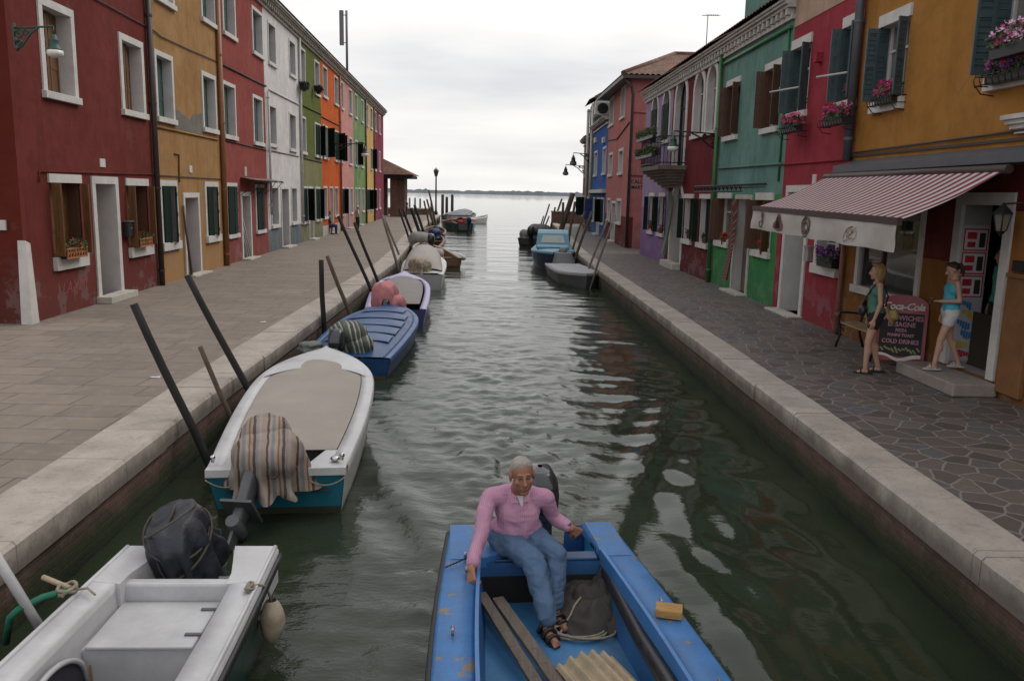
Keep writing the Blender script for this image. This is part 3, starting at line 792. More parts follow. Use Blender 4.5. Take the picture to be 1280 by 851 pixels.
# 1 --- red house at the corner
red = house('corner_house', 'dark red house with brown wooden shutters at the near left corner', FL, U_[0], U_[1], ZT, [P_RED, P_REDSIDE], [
    shut(49, 92.5, -5, 121, t=.15, shm=WOOD, ajar=10, dep=.3), shut(149.5, 179, 41, 143, t=.15, shm=WOOD, ajar=14, dep=.3),
    dict(r=LW(61, 103, 217, 339, xb=66.6), trim='lintel', t=.17, sill=.26, fill='shut', shm=WOOD, dep=.3, leaves=[('a', 1, 93, .17), ('b', -1, 82, .14)], lk='panel', rm=BROWNSH),
    dict(r=LW(157, 186, 222.7, 322.6, xb=161), trim='lintel', t=.17, sill=.24, fill='shut', shm=WOOD, dep=.3, leaves=[('a', 1, 93, .16), ('b', -1, 82, .14)], lk='panel', rm=BROWNSH),
    dict(r=LW(112.5, 150, 220, 374, xb=122.7)[:2]+(QZ, LW(112.5, 150, 220, 374, xb=122.7)[3]), door=1, t=.16, fill='panel', dep=.5, step=.15),
    shut(49, 92.5, -230, -120, t=.15, shm=WOOD), shut(149.5, 179, -130, -50, t=.15, shm=WOOD)],
    group=G_ROW, corn=True)
u0 = U_[0]
m = MB(); zt = FL.hit(35, 300)[1]
for k, (a, b) in enumerate(((0, .42),)):     # white-washed guard at the corner, leaning in a little
    P_ = lambda u, w, z: FL.P(u, w, z)
    lo = [P_(u0-.05, .07, QZ), P_(u0+.22, .07, QZ), P_(u0+.22, .0, QZ), P_(u0-.05, -.12, QZ)]; hi = [P_(u0-.02, .05, zt), P_(u0+.15, .05, zt-.06), P_(u0+.15, .0, zt-.06), P_(u0-.02, -.09, zt)]
    for i in range(4): m.face([lo[i], lo[(i+1) % 4], hi[(i+1) % 4], hi[i]])
    m.face(hi)
m.build('corner_guard', WHITE, red)
m = MB(); 
m.obox(FL.P(u0-.02, -.42, 2.45), (.16, 0, 0), (0, .02, 0), (0, 0, .09))
m.build('wall_plate', [WHITE], red)
m = MB(); zc, = [FL.hit(130, 204)[1]]; uc = FL.hit(127.5, 204)[0]
FL.box(m, uc-.13, uc+.13, .0, .02, zc-.09, zc+.09); npl = m.build('number_plate', WHITE, red)
cable(red, FL, [(U_[0]+.2, ZT-1.15), (FL.hit(110, -5)[0], FL.hit(110, -5)[1]), (FL.hit(190, 38)[0], FL.hit(190, 38)[1])])
cable(red, FL, [(FL.hit(47, 228)[0], FL.hit(47, 228)[1]), (FL.hit(47, 214)[0], FL.hit(47, 214)[1]), (FL.hit(190, 218)[0], FL.hit(190, 218)[1])], m_=P_RED)
pipe(red, FL, U_[1]-.02, QZ, ZT-.4, .075, PIPE_DK)
m = MB(); uc, zc = FL.hit(93, 358); m.text('LAXMI', lambda a, b, w: FL.P(uc+a*1.1, .004+w, zc+b), .34, 0, .002, .3); m.build('chalk_scrawl', pm('faint_chalk', (.235, .058, .05), .9, .25, 9), red)

# 2 --- ochre house
uA = [LW(192, 216, 61, 151.6, xb=194.6), LW(251, 269.5, 88, 164.5, xb=252.9)]
och = house('ochre_house', 'ochre house with bare grey plaster patch between its upper windows', FL, U_[1], U_[2], ZT, P_OCH, [
    dict(r=uA[0], fill='shut', dep=.26), dict(r=uA[1], fill='shut', dep=.26),
    dict(r=LW(249.5, 267, -48, 25.4), fill='shut', dep=.26, t=.12), dict(r=LW(190, 214.5, -95, -2), fill='shut', dep=.26, t=.12),
    dict(r=LW(198, 222, 225, 314.5, xb=201.9), fill='dark', t=.15, sill=.22, leaves=[('a', 1, 3, .46), ('b', -1, 16, .5)], drop=.04, rise=.0),
    dict(r=LW(255, 273, 227, 304, xb=257.5), fill='dark', t=.15, sill=.22, leaves=[('a', 1, 3, .44), ('b', -1, 14, .5)], drop=.04),
    dict(r=LW(228, 250, 241, 342.7, xb=231.7)[:2]+(QZ, FL.hit(228, 241)[1]), door=1, t=.14, fill='panel', dep=.5, step=.06, dm=pm('dark_red_door', (.10, .02, .02), .5))],
    group=G_ROW)
m = MB(); pr = random.Random(4)      # bare render patch between the two first-floor windows
ua, ub_ = uA[0][1]+.02, uA[1][0]-.02; zl = FL.hit(222, 157)[1]-.1; zh = FL.hit(222, 137)[1]
top = [(ua+(ub_-ua)*i/22, zl + (zh-zl)*(.72+1.0*abs(i/22-.45)**1.2+.30*NZ.noise(V((i*.23, 0, 2)))+.06*NZ.noise(V((i*.9, 3, 2))))) for i in range(23)]
poly = [(ua, zl)]+[(ub_, zl)]+top[::-1]
for (a, za), (b, zb) in zip(top, top[1:]): m.face([FL.P(a, .004, zl), FL.P(b, .004, zl), FL.P(b, .004, zb), FL.P(a, .004, za)])
m.build('bare_patch', plaster('grey_render', (.17, .165, .15), (.23, .2, .17), stain=.5, seed=3.3), och)
cable(och, FL, [FL.hit(190, 38), FL.hit(200, 46), FL.hit(230, 60), FL.hit(272, 78)]); cable(och, FL, [FL.hit(192, 158), FL.hit(272, 175)], .025, m_=P_OCH)
cable(och, FL, [FL.hit(190, 219), FL.hit(278, 224)], .014); cable(och, FL, [FL.hit(217, 192), FL.hit(222.5, 193), FL.hit(223, 228)], .025, m_=P_OCH)
pipe(och, FL, U_[2]-.02, QZ, ZT-.4, .085, PIPE_CU)
for x, y in ((237.5, 211.5), (197, 208)):
    m = MB(); uc, zc = FL.hit(x, y); FL.box(m, uc-.12, uc+.12, 0, .03, zc-.1, zc+.1); m.build('number_plate' if x > 200 else 'junction_box', WHITE if x > 200 else PIPE_CU, och)

# 3 --- dusty rose house
rose = house('dusty_rose_house', 'dusty rose house with an iron canopy over its door, between ochre and white houses', FL, U_[2], U_[3], ZT, P_ROSE, [
    shut(277, 293, -25, 42.3, t=.12, dep=.26), shut(314.4, 327.5, 6.6, 67, t=.12, dep=.26),
    shut(278, 294, 100, 172.7, t=.12, dep=.26), shut(315.8, 328, 117.5, 181, t=.12, dep=.2),
    dict(r=LW(281.5, 296.5, 228.3, 299, xb=283.9), fill='dark', t=.12, leaves=[('a', 1, 3, None), ('b', -1, 5, None)]),
    dict(r=LW(318, 330.2, 230.6, 292.7, xb=320.3), fill='dark', t=.12, leaves=[('a', 1, 3, None), ('b', -1, 5, None)]),
    dict(r=LW(301.5, 314, 240, 325)[:2]+(QZ, FL.hit(301.5, 240)[1]), door=1, t=.14, fill='panel', dep=.5, step=.06)], group=G_ROW)
cable(rose, FL, [FL.hit(275, 80), FL.hit(332, 108)], .03); cable(rose, FL, [FL.hit(282, 176), FL.hit(333, 188)], .02)
m = MB(); ua, za = FL.hit(300, 226); ubb = FL.hit(337, 232)[0]
for k in range(5):
    u = ua + (ubb-ua)*k/4; m.tube([FL.P(u, .02, za+.1), FL.P(u, .55, za+.02)], .015, 6); m.tube([FL.P(u, .02, za-.5), FL.P(u, .25, za-.32), FL.P(u, .5, za)], .012, 6)
m.tube([FL.P(ua, .56, za), FL.P(ubb, .56, za)], .02, 6); m.tube([FL.P(ua, .03, za+.1), FL.P(ubb, .03, za+.1)], .02, 6)
m.face([FL.P(ua, .03, za+.125), FL.P(ua, .6, za+.035), FL.P(ubb, .6, za+.035), FL.P(ubb, .03, za+.125)], 1)
m.build('door_canopy', [IRON, pm('canopy_sheet', (.16, .12, .11), .6)], rose)
m = MB(); uc, zc = FL.hit(306.3, 214.5); FL.box(m, uc-.14, uc+.14, 0, .03, zc-.17, zc+.17); m.build('number_plate', pm('worn_plaque', (.42, .36, .33), .7), rose)

# 4 --- white house
wz = FL.hit(334, 287.5)[1]
wht = house('white_house', 'white house with a grey painted plinth in the left row', FL, U_[3], U_[4], ZT, [P_WHT, P_WLOW, P_WHT], [
    shut(334.4, 344, 25.4, 80, t=.09, dep=.25), shut(361, 368.7, 48, 95, t=.09, dep=.25),
    shut(335, 345, 129, 183, t=.09, dep=.25), shut(361.4, 369.5, 140, 189, t=.09, dep=.25),
    shut(338.6, 348, 232, 286, t=.1, dep=.25), shut(364, 371, 233, 281.6, t=.1, dep=.25),
    dict(r=LW(351.6, 361.3, 233.5, 310.5)[:2]+(QZ, FL.hit(351.6, 233.5)[1]), door=1, t=.1, fill='panel', dep=.5, step=.08, dm=GREYP)], bands=[(wz, 1)], group=G_ROW, cm=CORN)
cable(wht, FL, [FL.hit(335, 112), FL.hit(373, 131)], .035, m_=P_WHT); cable(wht, FL, [FL.hit(335, 188), FL.hit(373, 196)], .018)
pipe(wht, FL, U_[4]-.05, QZ+.9, ZT-.4, .06, PIPE_W); pipe(wht, FL, U_[3]+.22, QZ+1.5, 7.0, .05, PIPE_W)

# 5.. --- the farther houses: storeys share their levels
Z2 = (8.05, 9.75); Z1 = (4.75, 6.55); ZG = (1.55, 3.05); ZD = 3.05
def rect(x0, x1, y, z): 
    a, b = FL.hit(x0, y)[0], FL.hit(x1, y)[0]; return (min(a, b), max(a, b), z[0], z[1])
z2 = rowz(374, 57.5, 106.5); z1 = rowz(374.5, 143.8, 192.3); zg = rowz(376.3, 232.8, 281)
z2o = rowz(403, 81, 121.7); z1o = rowz(403.4, 155.6, 199); zgo = rowz(404.3, 232.8, 274.6)
zs5 = FL.hit(376, 196)[1]
grn = house('moss_green_house', 'moss green house with faded olive lower storey and dark flower balls under top windows', FL, U_[4], U_[5], ZT, [P_GRN, P_GLOW, P_GRN], [
    dict(r=rect(374, 381, 80, z2), fill='shut', t=.1), dict(r=rect(392.8, 398.8, 95, z2), fill='shut', t=.1),
    dict(r=rect(375, 382, 168, z1), fill='shut', t=.1), dict(r=rect(393.4, 400.3, 174, z1), fill='dark', t=.1, leaves=[('a', 1, 5, None), ('b', -1, 28, None)]),
    dict(r=rect(376.3, 385, 256, zg), fill='dark', t=.1, leaves=[('a', 1, 5, None), ('b', -1, 32, None)]), dict(r=rect(394, 400, 254, zg), fill='dark', t=.1, leaves=[('a', 1, 5, None), ('b', -1, 28, None)]),
    dict(r=rect(386, 391.5, 265, (QZ, zg[1])), door=1, t=.1, fill='panel', step=.08)], bands=[(zs5, 1)], lod=1, group=G_ROW)
org = house('orange_house', 'bright orange house with white plinth stones in the left row', FL, U_[5], U_[6], ZT, [P_ORG, plaster('pale_plinth', (.5, .47, .43), seed=6.6), P_ORG], [
    dict(r=rect(403, 408.6, 100, z2o), fill='shut', t=.1), dict(r=rect(417.3, 422, 110, z2o), fill='shut', t=.1),
    dict(r=rect(403.4, 409.3, 177, z1o), fill='dark', t=.1, leaves=[('a', 1, 170, None), ('b', -1, 42, None)]), dict(r=rect(418, 423, 182, z1o), fill='dark', t=.1, leaves=[('a', 1, 8, None), ('b', -1, 42, None)]),
    dict(r=rect(404, 408.8, 254, zgo), fill='shut', t=.1), dict(r=rect(418.2, 422.3, 253, zgo), fill='shut', t=.1),
    dict(r=rect(412, 416.3, 262, (QZ, zgo[1])), door=1, t=.1, fill='panel', step=.08)], bands=[(QZ+.55, 1)], lod=1, group=G_ROW)
cable(grn, FL, [(U_[4]+.2, FL.hit(376, 131)[1]), (U_[5], FL.hit(401, 143)[1])], .04, m_=P_GRN); cable(org, FL, [(U_[5], FL.hit(403, 147)[1]), (U_[6], FL.hit(423, 157)[1])], .03)
cable(grn, FL, [(U_[4]+.2, FL.hit(376, 197)[1]), (U_[5], FL.hit(401, 203)[1])], .03); pipe(org, FL, U_[6]-.1, QZ, ZT-.4, .07, pm('rust_pipe', (.3, .08, .04), .6))
m = MB(); ux, uz = U_[5]-2.3, FL.hit(416, 211)[1]
pnk = house('pale_pink_house', 'narrow pale pink house between the orange and sage green houses', FL, U_[6], U_[7], ZT, P_PNK, [
    dict(r=rect(425.7, 428.9, 118, z2o), fill='shut', t=.1), dict(r=rect(435.6, 439.4, 126, z2o), fill='shut', t=.1),
    dict(r=rect(425.3, 428.5, 185, z1o), fill='dark', t=.1, leaves=[('b', -1, 42, None)]), dict(r=rect(436, 440, 189, z1o), fill='shut', t=.1),
    dict(r=rect(426, 429.8, 253, zgo), fill='dark', t=.1, leaves=[('a', 1, 8, None), ('b', -1, 36, None)]), dict(r=rect(438, 440.8, 253, zgo), fill='shut', t=.1),
    dict(r=rect(433, 436.6, 258, (QZ, zgo[1])), door=1, t=.1, fill='panel', step=.08)], lod=1, group=G_ROW)
gr2 = house('sage_green_house', 'sage green house with blotchy faded paint near the far end of the left row', FL, U_[7], U_[8], ZT, P_GR2, [
    dict(r=rect(443, 446, 130, z2o), fill='shut', t=.1), dict(r=rect(451, 453.6, 138, z2o), fill='shut', t=.1),
    dict(r=rect(443.5, 446.8, 190, z1o), fill='dark', t=.1, leaves=[('b', -1, 45, None)]), dict(r=rect(451.3, 454, 193, z1o), fill='shut', t=.1),
    dict(r=rect(443.6, 446, 253, zgo), fill='shut', t=.1), dict(r=rect(452.3, 455, 253, zgo), fill='shut', t=.1),
    dict(r=rect(447.3, 450.6, 256, (QZ, zgo[1])), door=1, t=.1, fill='panel', step=.08)], lod=1, group=G_ROW)
pipe(gr2, FL, U_[8]-.1, QZ, ZT-.4, .07, PIPE_DK)
yel = house('yellow_house', 'narrow yellow house second from the far end of the left row', FL, U_[8], U_[9], ZT, P_YEL, [
    dict(r=rect(458.2, 460, 143, z2o), fill='shut', t=.1), dict(r=rect(462.7, 465.2, 147, z2o), fill='shut', t=.1),
    dict(r=rect(463, 465.5, 198, z1o), fill='dark', t=.1, leaves=[('b', -1, 40, None)]),
    dict(r=rect(458, 461, 253, zgo), fill='dark', t=.1, leaves=[('a', 1, 10, None), ('b', -1, 34, None)]), dict(r=rect(463, 465.6, 253, zgo), fill='dark', t=.1, leaves=[('a', 1, 10, None), ('b', -1, 36, None)])], lod=1, group=G_ROW)
pipe(yel, FL, U_[9]-.1, QZ, ZT-.4, .07, PIPE_DK)
mag = house('magenta_house', 'magenta house at the far end of the left row beside the pavilion', FL, U_[9], U_[10], ZT, P_MAG, [
    dict(r=rect(468, 470, 150, z2o), fill='shut', t=.1), dict(r=rect(473.4, 475.2, 153, z2o), fill='shut', t=.1),
    dict(r=rect(468, 470, 200, z1o), fill='shut', t=.1), dict(r=rect(473.5, 475.3, 201, z1o), fill='shut', t=.1),
    dict(r=rect(469, 471, 253, zgo), fill='shut', t=.1), dict(r=rect(473.6, 475.4, 253, zgo), fill='shut', t=.1)], lod=1, group=G_ROW)
# ------------------------------------------------------------------ the row of houses on the right quay
RW = FR.win
def rw(x0, x1, yt, yb, y2=None, **k): return dict(r=RW(x0, x1, yt, yb), **k)
def rr(x0, x1, y, z):
    a, b = FR.hit(x0, y)[0], FR.hit(x1, y)[0]; return (min(a, b), max(a, b), z[0], z[1])
P_SHOP = plaster('amber_plaster', (.33, .15, .034), (.38, .185, .055), stain=.45, seed=21, crack=.3)
P_SHOPRED = plaster('shop_red_plaster', (.13, .022, .018), seed=21.5)
P_SHOPLOW = plaster('shop_orange_plaster', (.27, .115, .03), (.30, .13, .04), stain=.4, seed=21.7, low=(.14, .07, .03))
P_CRIM = plaster('crimson_plaster', (.29, .036, .052), (.32, .048, .062), stain=.2, seed=22)
P_BEIGE = plaster('beige_plaster', (.36, .25, .18), seed=22.5)
P_TEAL = plaster('teal_plaster', (.125, .232, .20), (.165, .29, .255), stain=.45, seed=23)
P_BGREEN = plaster('bright_green_plaster', (.045, .235, .075), (.06, .26, .09), stain=.25, seed=23.5, low=(.05, .16, .07))
P_DRED = plaster('dark_red_plaster', (.135, .022, .026), (.16, .03, .034), stain=.2, seed=24)
P_PURP = plaster('lilac_plaster', (.30, .225, .345), (.34, .265, .385), stain=.25, seed=25)
P_PURPLOW = plaster('violet_plaster', (.25, .14, .32), (.28, .165, .35), stain=.2, seed=25.5)
P_PINK = plaster('salmon_pink_plaster', (.42, .155, .145), (.46, .18, .165), stain=.25, patch=(.20, .07, .06), seed=26)
P_PINKLOW = plaster('dark_red_foot_plaster', (.13, .018, .022), seed=26.5, low=(.1, .03, .03))
P_BLUE = plaster('cobalt_plaster', (.035, .105, .33), (.05, .13, .38), stain=.25, seed=27)
P_DKGR = plaster('dark_green_plaster', (.05, .075, .055), seed=28)
P_BRN = plaster('old_brick_plaster', (.19, .075, .055), stain=.4, seed=29)
UB = [4.0, (FR.hit(1043, 415)[0]+FR.hit(1086, 8)[0])/2, (FR.hit(971, 384)[0]+FR.hit(985, 90)[0])/2, (FR.hit(889, 354)[0]+FR.hit(904, 80)[0])/2,
      (FR.hit(831, 331)[0]+FR.hit(843, 98)[0])/2, (FR.hit(803, 318)[0]+FR.hit(806, 103)[0])/2]
G_R = 'painted houses along the right quay'
FLOUT = dict(lk='louvre', shm=BLUESH)

# 1 --- amber house with the shop
door_r = (FR.hit(1244, 470)[0], FR.hit(1176, 448)[0])
zdoor = FR.hit(1187.8, 241)[1]
win1 = RW(1097, 1134, 22, 140); win1 = (win1[0], win1[1], FR.hit(1089, 144)[1], FR.hit(1103, 21)[1])
w2a, w2z = FR.hit(1236, 115), FR.hit(1240, -70)
SW = (FR.hit(1155, 310)[0], FR.hit(1071, 330)[0], FR.hit(1068, 364)[1], 3.35)
zcap = FR.hit(1100, 205)[1]
dz0 = QZ+.20
DIM = pm('dim_reveal', (.30, .28, .265), .8, .1)  # darker copy of the reveal plaster, shade of the shop openings put into its colour
shop = house('amber_shop_house', 'amber yellow house with a snack bar at street level under the striped awning', FR, UB[0], UB[1], 10.6, [P_SHOP, P_SHOPLOW, P_SHOP], [
    dict(r=win1, trim='lintel', t=.2, sill=.2, dep=.22, fill='curtain', fm=REVEAL, leaves=[('b', -1, 97, .18), ('b', -1, -89, .2), ('a', 1, 100, .15)], **FLOUT),
    dict(r=(w2a[0]-1.12, w2a[0], FR.hit(1224, 118)[1], w2z[1]), trim='lintel', t=.2, sill=.2, dep=.22, fill='curtain', fm=REVEAL, leaves=[('b', -1, 97, .24), ('b', -1, -89, .2), ('a', 1, 100, .2)], **FLOUT),
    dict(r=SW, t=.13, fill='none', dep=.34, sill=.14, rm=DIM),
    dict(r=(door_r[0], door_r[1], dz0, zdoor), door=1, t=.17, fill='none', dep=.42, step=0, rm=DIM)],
    bands=[(zcap-.1, 1)], corn=True, group=G_R)
# dark red band of paint around the door head
m = MB()
for a, b, c, d in ((UB[0], door_r[0]-.0, 3.12, zcap-.15), (door_r[1], SW[0], 2.35, zcap-.15), (door_r[0], door_r[1], zdoor+.002, zcap-.15)):
    if b > a: m.face([FR.P(a, .004, c), FR.P(b, .004, c), FR.P(b, .004, d), FR.P(a, .004, d)])
m.build('painted_band', P_SHOPRED, shop)
pipe(shop, FR, UB[1]-.02, zcap+.1, 10.1, .085, PIPE_GY, w=.12); pipe(shop, FR, UB[1]-.12, QZ, 3.2, .05, pm('flesh_pipe', (.26, .12, .085), .6), w=.07)
# shop interior and display window
m = MB(); a, b, c, d = SW
m.face([FR.P(a+.1, -.06, c+.14), FR.P(b-.1, -.06, c+.14), FR.P(b-.1, -.06, d-.1), FR.P(a+.1, -.06, d-.1)])
WINCLEAR = bpy.data.materials.new('shop_glass'); WINCLEAR.use_nodes = True
_b = WINCLEAR.node_tree.nodes['Principled BSDF']; _b.inputs['Transmission Weight'].default_value = 1; _b.inputs['Roughness'].default_value = .01; _b.inputs['IOR'].default_value = 1.06; _b.inputs['Specular IOR Level'].default_value = 1.0; _b.inputs['Coat Weight'].default_value = .9; _b.inputs['Coat IOR'].default_value = 1.45
_n = WINCLEAR.node_tree.nodes.new('ShaderNodeTexNoise'); _n.inputs['Scale'].default_value = 2; _r = WINCLEAR.node_tree.nodes.new('ShaderNodeMapRange'); _r.inputs[3].default_value = .75; _r.inputs[4].default_value = .95
WINCLEAR.node_tree.links.new(_n.outputs['Fac'], _r.inputs[0]); WINCLEAR.node_tree.links.new(_r.outputs[0], _b.inputs['Base Color'])
sw = m.build('shop_window_glass', WINCLEAR, shop)
m = MB(); FR.box(m, a+.1, b-.1, -.12, -.02, c+.75*(d-c), c+.75*(d-c)+.12); k = (a+b)/2+.25
FR.box(m, k-.03, k+.03, -.12, -.02, c+.14, c+.75*(d-c)); FR.box(m, k-.35, k-.29, -.11, -.03, c+.75*(d-c)+.12, d-.12); m.build('sash', pm('reddish_sash', (.10, .035, .022), .5), shop)
m = MB()                                  # back of the shop: walls and ceiling, the room's darkness painted into their colour

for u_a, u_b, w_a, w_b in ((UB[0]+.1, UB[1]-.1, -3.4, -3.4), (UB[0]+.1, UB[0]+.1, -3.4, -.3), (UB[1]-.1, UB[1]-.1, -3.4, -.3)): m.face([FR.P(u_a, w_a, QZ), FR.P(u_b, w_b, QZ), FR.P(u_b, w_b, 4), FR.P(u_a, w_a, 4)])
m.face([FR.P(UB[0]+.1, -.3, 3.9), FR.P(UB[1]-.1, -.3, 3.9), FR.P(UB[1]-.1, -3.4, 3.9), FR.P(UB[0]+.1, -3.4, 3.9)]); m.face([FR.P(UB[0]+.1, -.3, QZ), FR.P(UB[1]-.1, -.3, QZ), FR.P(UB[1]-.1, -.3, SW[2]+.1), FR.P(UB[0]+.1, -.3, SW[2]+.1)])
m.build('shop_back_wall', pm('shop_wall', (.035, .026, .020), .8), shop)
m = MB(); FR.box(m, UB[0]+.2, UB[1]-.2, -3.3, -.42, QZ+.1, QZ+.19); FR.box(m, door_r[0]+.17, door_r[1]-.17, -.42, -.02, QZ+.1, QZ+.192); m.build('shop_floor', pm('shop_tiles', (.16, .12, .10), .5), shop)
# cap over the awning
m = MB(); y0, y1 = FR.hit(1290, 190)[0], UB[1]-.1; y0 = 9.2
for w0, w1, za, zb in ((0, .36, zcap-.06, zcap+.0), ):
    m.face([FR.P(y0, .002, zcap+.10), FR.P(y1, .002, zcap+.10), FR.P(y1, .40, zcap-.02), FR.P(y0, .40, zcap-.02)]); m.face([FR.P(y0, .40, zcap-.02), FR.P(y1, .40, zcap-.02), FR.P(y1, .40, zcap-.14), FR.P(y0, .40, zcap-.14)])
    m.face([FR.P(y0, .40, zcap-.14), FR.P(y1, .40, zcap-.14), FR.P(y1, .002, zcap-.16), FR.P(y0, .002, zcap-.16)]); m.face([FR.P(y1, .002, zcap+.1), FR.P(y1, .002, zcap-.16), FR.P(y1, .40, zcap-.14), FR.P(y1, .40, zcap-.02)])
    m.face([FR.P(y0, .002, zcap+.1), FR.P(y0, .40, zcap-.02), FR.P(y0, .40, zcap-.14), FR.P(y0, .002, zcap-.16)])
m.build('awning_cap', pm('dull_sheet_metal', (.085, .09, .105), .5, .2, metal=.2), shop)
m = MB(); FR.box(m, 9.2, y1+.2, .002, .03, zcap+.16, zcap+.2); m.tube([FR.P(9, .04, zcap+.3), FR.P(y1, .04, zcap+.24)], .018, 6); m.build('cable', CABLE, shop)
m = MB(); z_ = FR.hit(1272, 158)[1]; u_ = FR.hit(1276, 158)[0]
for i in range(4): FR.box(m, u_-1.6, u_+.05+.05*i, .0, .05+.04*i, z_-.1+.06*i, z_-.04+.06*i)
m.build('stone_bracket', CORNW, shop)
m = MB(); FR.box(m, door_r[0]-.62, door_r[0]-.13, .002, .07, QZ+.1, QZ+1.62); FR.box(m, door_r[0]-.66, door_r[0]-.09, .002, .09, QZ+1.622, QZ+1.68); m.build('meter_cupboard_door', pm('brown_board', (.19, .085, .03), .6, .3), shop, bevel=.01)
m = MB(); uc, zc = FR.hit(1277, 333); FR.box(m, uc-.12, uc+.12, 0, .05, zc-.07, zc+.07); m.build('letter_slot', IRON, shop)

# 2 --- crimson house
zb_ = (FR.hit(990, 33)[1]+FR.hit(1060, 4)[1])/2
wA = RW(985, 1010, 55, 150); wA = (FR.hit(1008, 146)[0], FR.hit(985, 150)[0], FR.hit(985, 151)[1], FR.hit(991, 53)[1])
wB = (FR.hit(1070, 130)[0], FR.hit(1047, 137)[0], FR.hit(1047, 138)[1], FR.hit(1049, 27)[1])
dC = (FR.hit(1002, 392)[0], FR.hit(973, 383)[0]); gC = (FR.hit(1047, 346)[0], FR.hit(1017, 338)[0], FR.hit(1016, 340)[1], FR.hit(1022, 283)[1])
crim = house('crimson_house', 'crimson house with grey green shutters and two flower racks beside the amber house', FR, UB[1], UB[2], 10.4, [P_CRIM, P_BEIGE, P_CRIM], [
    dict(r=wA, trim='lintel', t=.2, sill=.14, dep=.25, fill='glass', leaves=[('b', -1, 98, .19), ('b', -1, -89, .22), ('a', 1, 112, .18)], lk='panel', shm=BLUESH),
    dict(r=wB, trim='lintel', t=.2, sill=.14, dep=.25, fill='glass', leaves=[('b', -1, 98, .19), ('b', -1, -89, .22), ('a', 1, 112, .18)], lk='panel', shm=BLUESH),
    dict(r=(dC[0], dC[1], QZ, FR.hit(986, 232)[1]), door=1, t=.15, fill='dark', dep=.75, step=.05),
    dict(r=gC, t=.13, sill=.2, fill='glass', dep=.22)], bands=[], group=G_R)
m = MB(); m.face([FR.P(UB[1]+.01, .012, zb_), FR.P(UB[2]-.01, .012, zb_), FR.P(UB[2]-.01, .012, 10.0), FR.P(UB[1]+.01, .012, 10.0)]); m.face([FR.P(UB[1]+.01, .0, zb_), FR.P(UB[2]-.01, 0, zb_), FR.P(UB[2]-.01, .012, zb_), FR.P(UB[1]+.01, .012, zb_)]); m.build('upper_storey_facing', P_BEIGE, crim)
for wq, z1 in ((wA, .46), (wB, .42)):      # wooden rods the shutters are hooked to
    m = MB(); zc = wq[2] + (wq[3]-wq[2])*.36; m.tube([FR.P(wq[1]+.05, .45, zc), FR.P(wq[0]+.05, .10, zc)], .022, 6); m.build('shutter_rod', PIPE_W, crim)
m = MB(); uc, zc = FR.hit(1018.5, 226); FR.box(m, uc-.1, uc+.1, 0, .02, zc-.13, zc+.13); m.build('number_plate', WHITE, crim)
m = MB(); uc, zc = FR.hit(1013, 317); FR.box(m, uc-.11, uc+.11, 0, .10, zc-.16, zc+.14); FR.box(m, uc-.13, uc+.13, 0, .13, zc+.142, zc+.17); m.build('letter_box', pm('steel_box', (.34, .33, .33), .35, .15, metal=.4), crim)
m = MB(); uc, zc = FR.hit(1027, 72); FR.box(m, uc-.09, uc+.09, 0, .14, zc-.1, zc+.09); m.build('alarm_box', P_CRIM, crim)
cable(crim, FR, [FR.hit(978, 206), FR.hit(1065, 199)], .02, m_=P_CRIM)
m = MB(); FR.box(m, UB[2]-.3, UB[2]-.02, .0, .05, QZ, QZ+2.2); m.build('side_board', P_CRIM, crim)

# 3 --- teal house
wA = (FR.hit(922, 172)[0], FR.hit(905.5, 176)[0], FR.hit(905, 178)[1], FR.hit(909, 103)[1])
wB = (FR.hit(973, 162)[0], FR.hit(952.5, 168)[0], FR.hit(952.4, 169)[1], FR.hit(957, 82)[1])
zG = FR.hit(948, 241)[1]
gA = (FR.hit(911, 309)[0], FR.hit(895, 305)[0], FR.hit(896, 307)[1], zG); gB = (FR.hit(962, 322)[0], FR.hit(941, 318)[0], FR.hit(942, 319.5)[1], zG)
dT = (FR.hit(933, 370)[0], FR.hit(913, 362)[0])
ztc = (FR.hit(906, 71)[1] + FR.hit(989, 28)[1])/2
zlow = FR.hit(973, 243)[1]
teal = house('teal_house', 'teal house with a bright green lower half and brown shutters', FR, UB[2], UB[3], ztc+.42, [P_TEAL, P_BGREEN, P_TEAL], [
    dict(r=wA, trim='lintel', t=.16, sill=.14, dep=.25, fill='dark', leaves=[('b', -1, 95, .18), ('b', -1, -89, .22), ('a', 1, 105, .18)], shm=BROWNSH),
    dict(r=wB, trim='lintel', t=.16, sill=.14, dep=.25, fill='glass', leaves=[('b', -1, 95, .2), ('b', -1, -89, .22), ('a', 1, 105, .18)], shm=BROWNSH),
    dict(r=gA, trim='lintel', t=.16, sill=.16, dep=.25, fill='curtain', leaves=[('b', -1, 95, .18), ('b', -1, -89, .22)], shm=BROWNSH),
    dict(r=gB, trim='lintel', t=.18, sill=.16, dep=.25, fill='curtain', leaves=[('b', -1, 95, .2), ('b', -1, -89, .22), ('a', 1, 110, .22)], shm=BROWNSH),
    dict(r=(dT[0], dT[1], QZ, zG-.05), door=1, t=.12, fill='panel', dep=.3, step=.06, tm=STONE, dm=pm('grey_weathered_door', (.16, .13, .115), .75, .3))],
    bands=[(zlow, 1)], group=G_R, cm=CORNW, ch=.44, cout=.30, roof=True)
pipe(teal, FR, UB[3]-.06, QZ, ztc+.1, .06, PIPE_GR, w=.1)
cable(teal, FR, [(UB[2]+.1, FR.hit(975, 205)[1]), (UB[3]-.2, FR.hit(905, 210)[1])], .03, m_=P_TEAL); cable(teal, FR, [(UB[2]+.25, ztc-.2), (UB[2]+.25, zlow+.3)], .03, m_=PIPE_GR)
cable(teal, FR, [(UB[2]+.1, ztc-.18), (UB[3]-.1, ztc-.18)], .045, w=.05, m_=PIPE_GR)
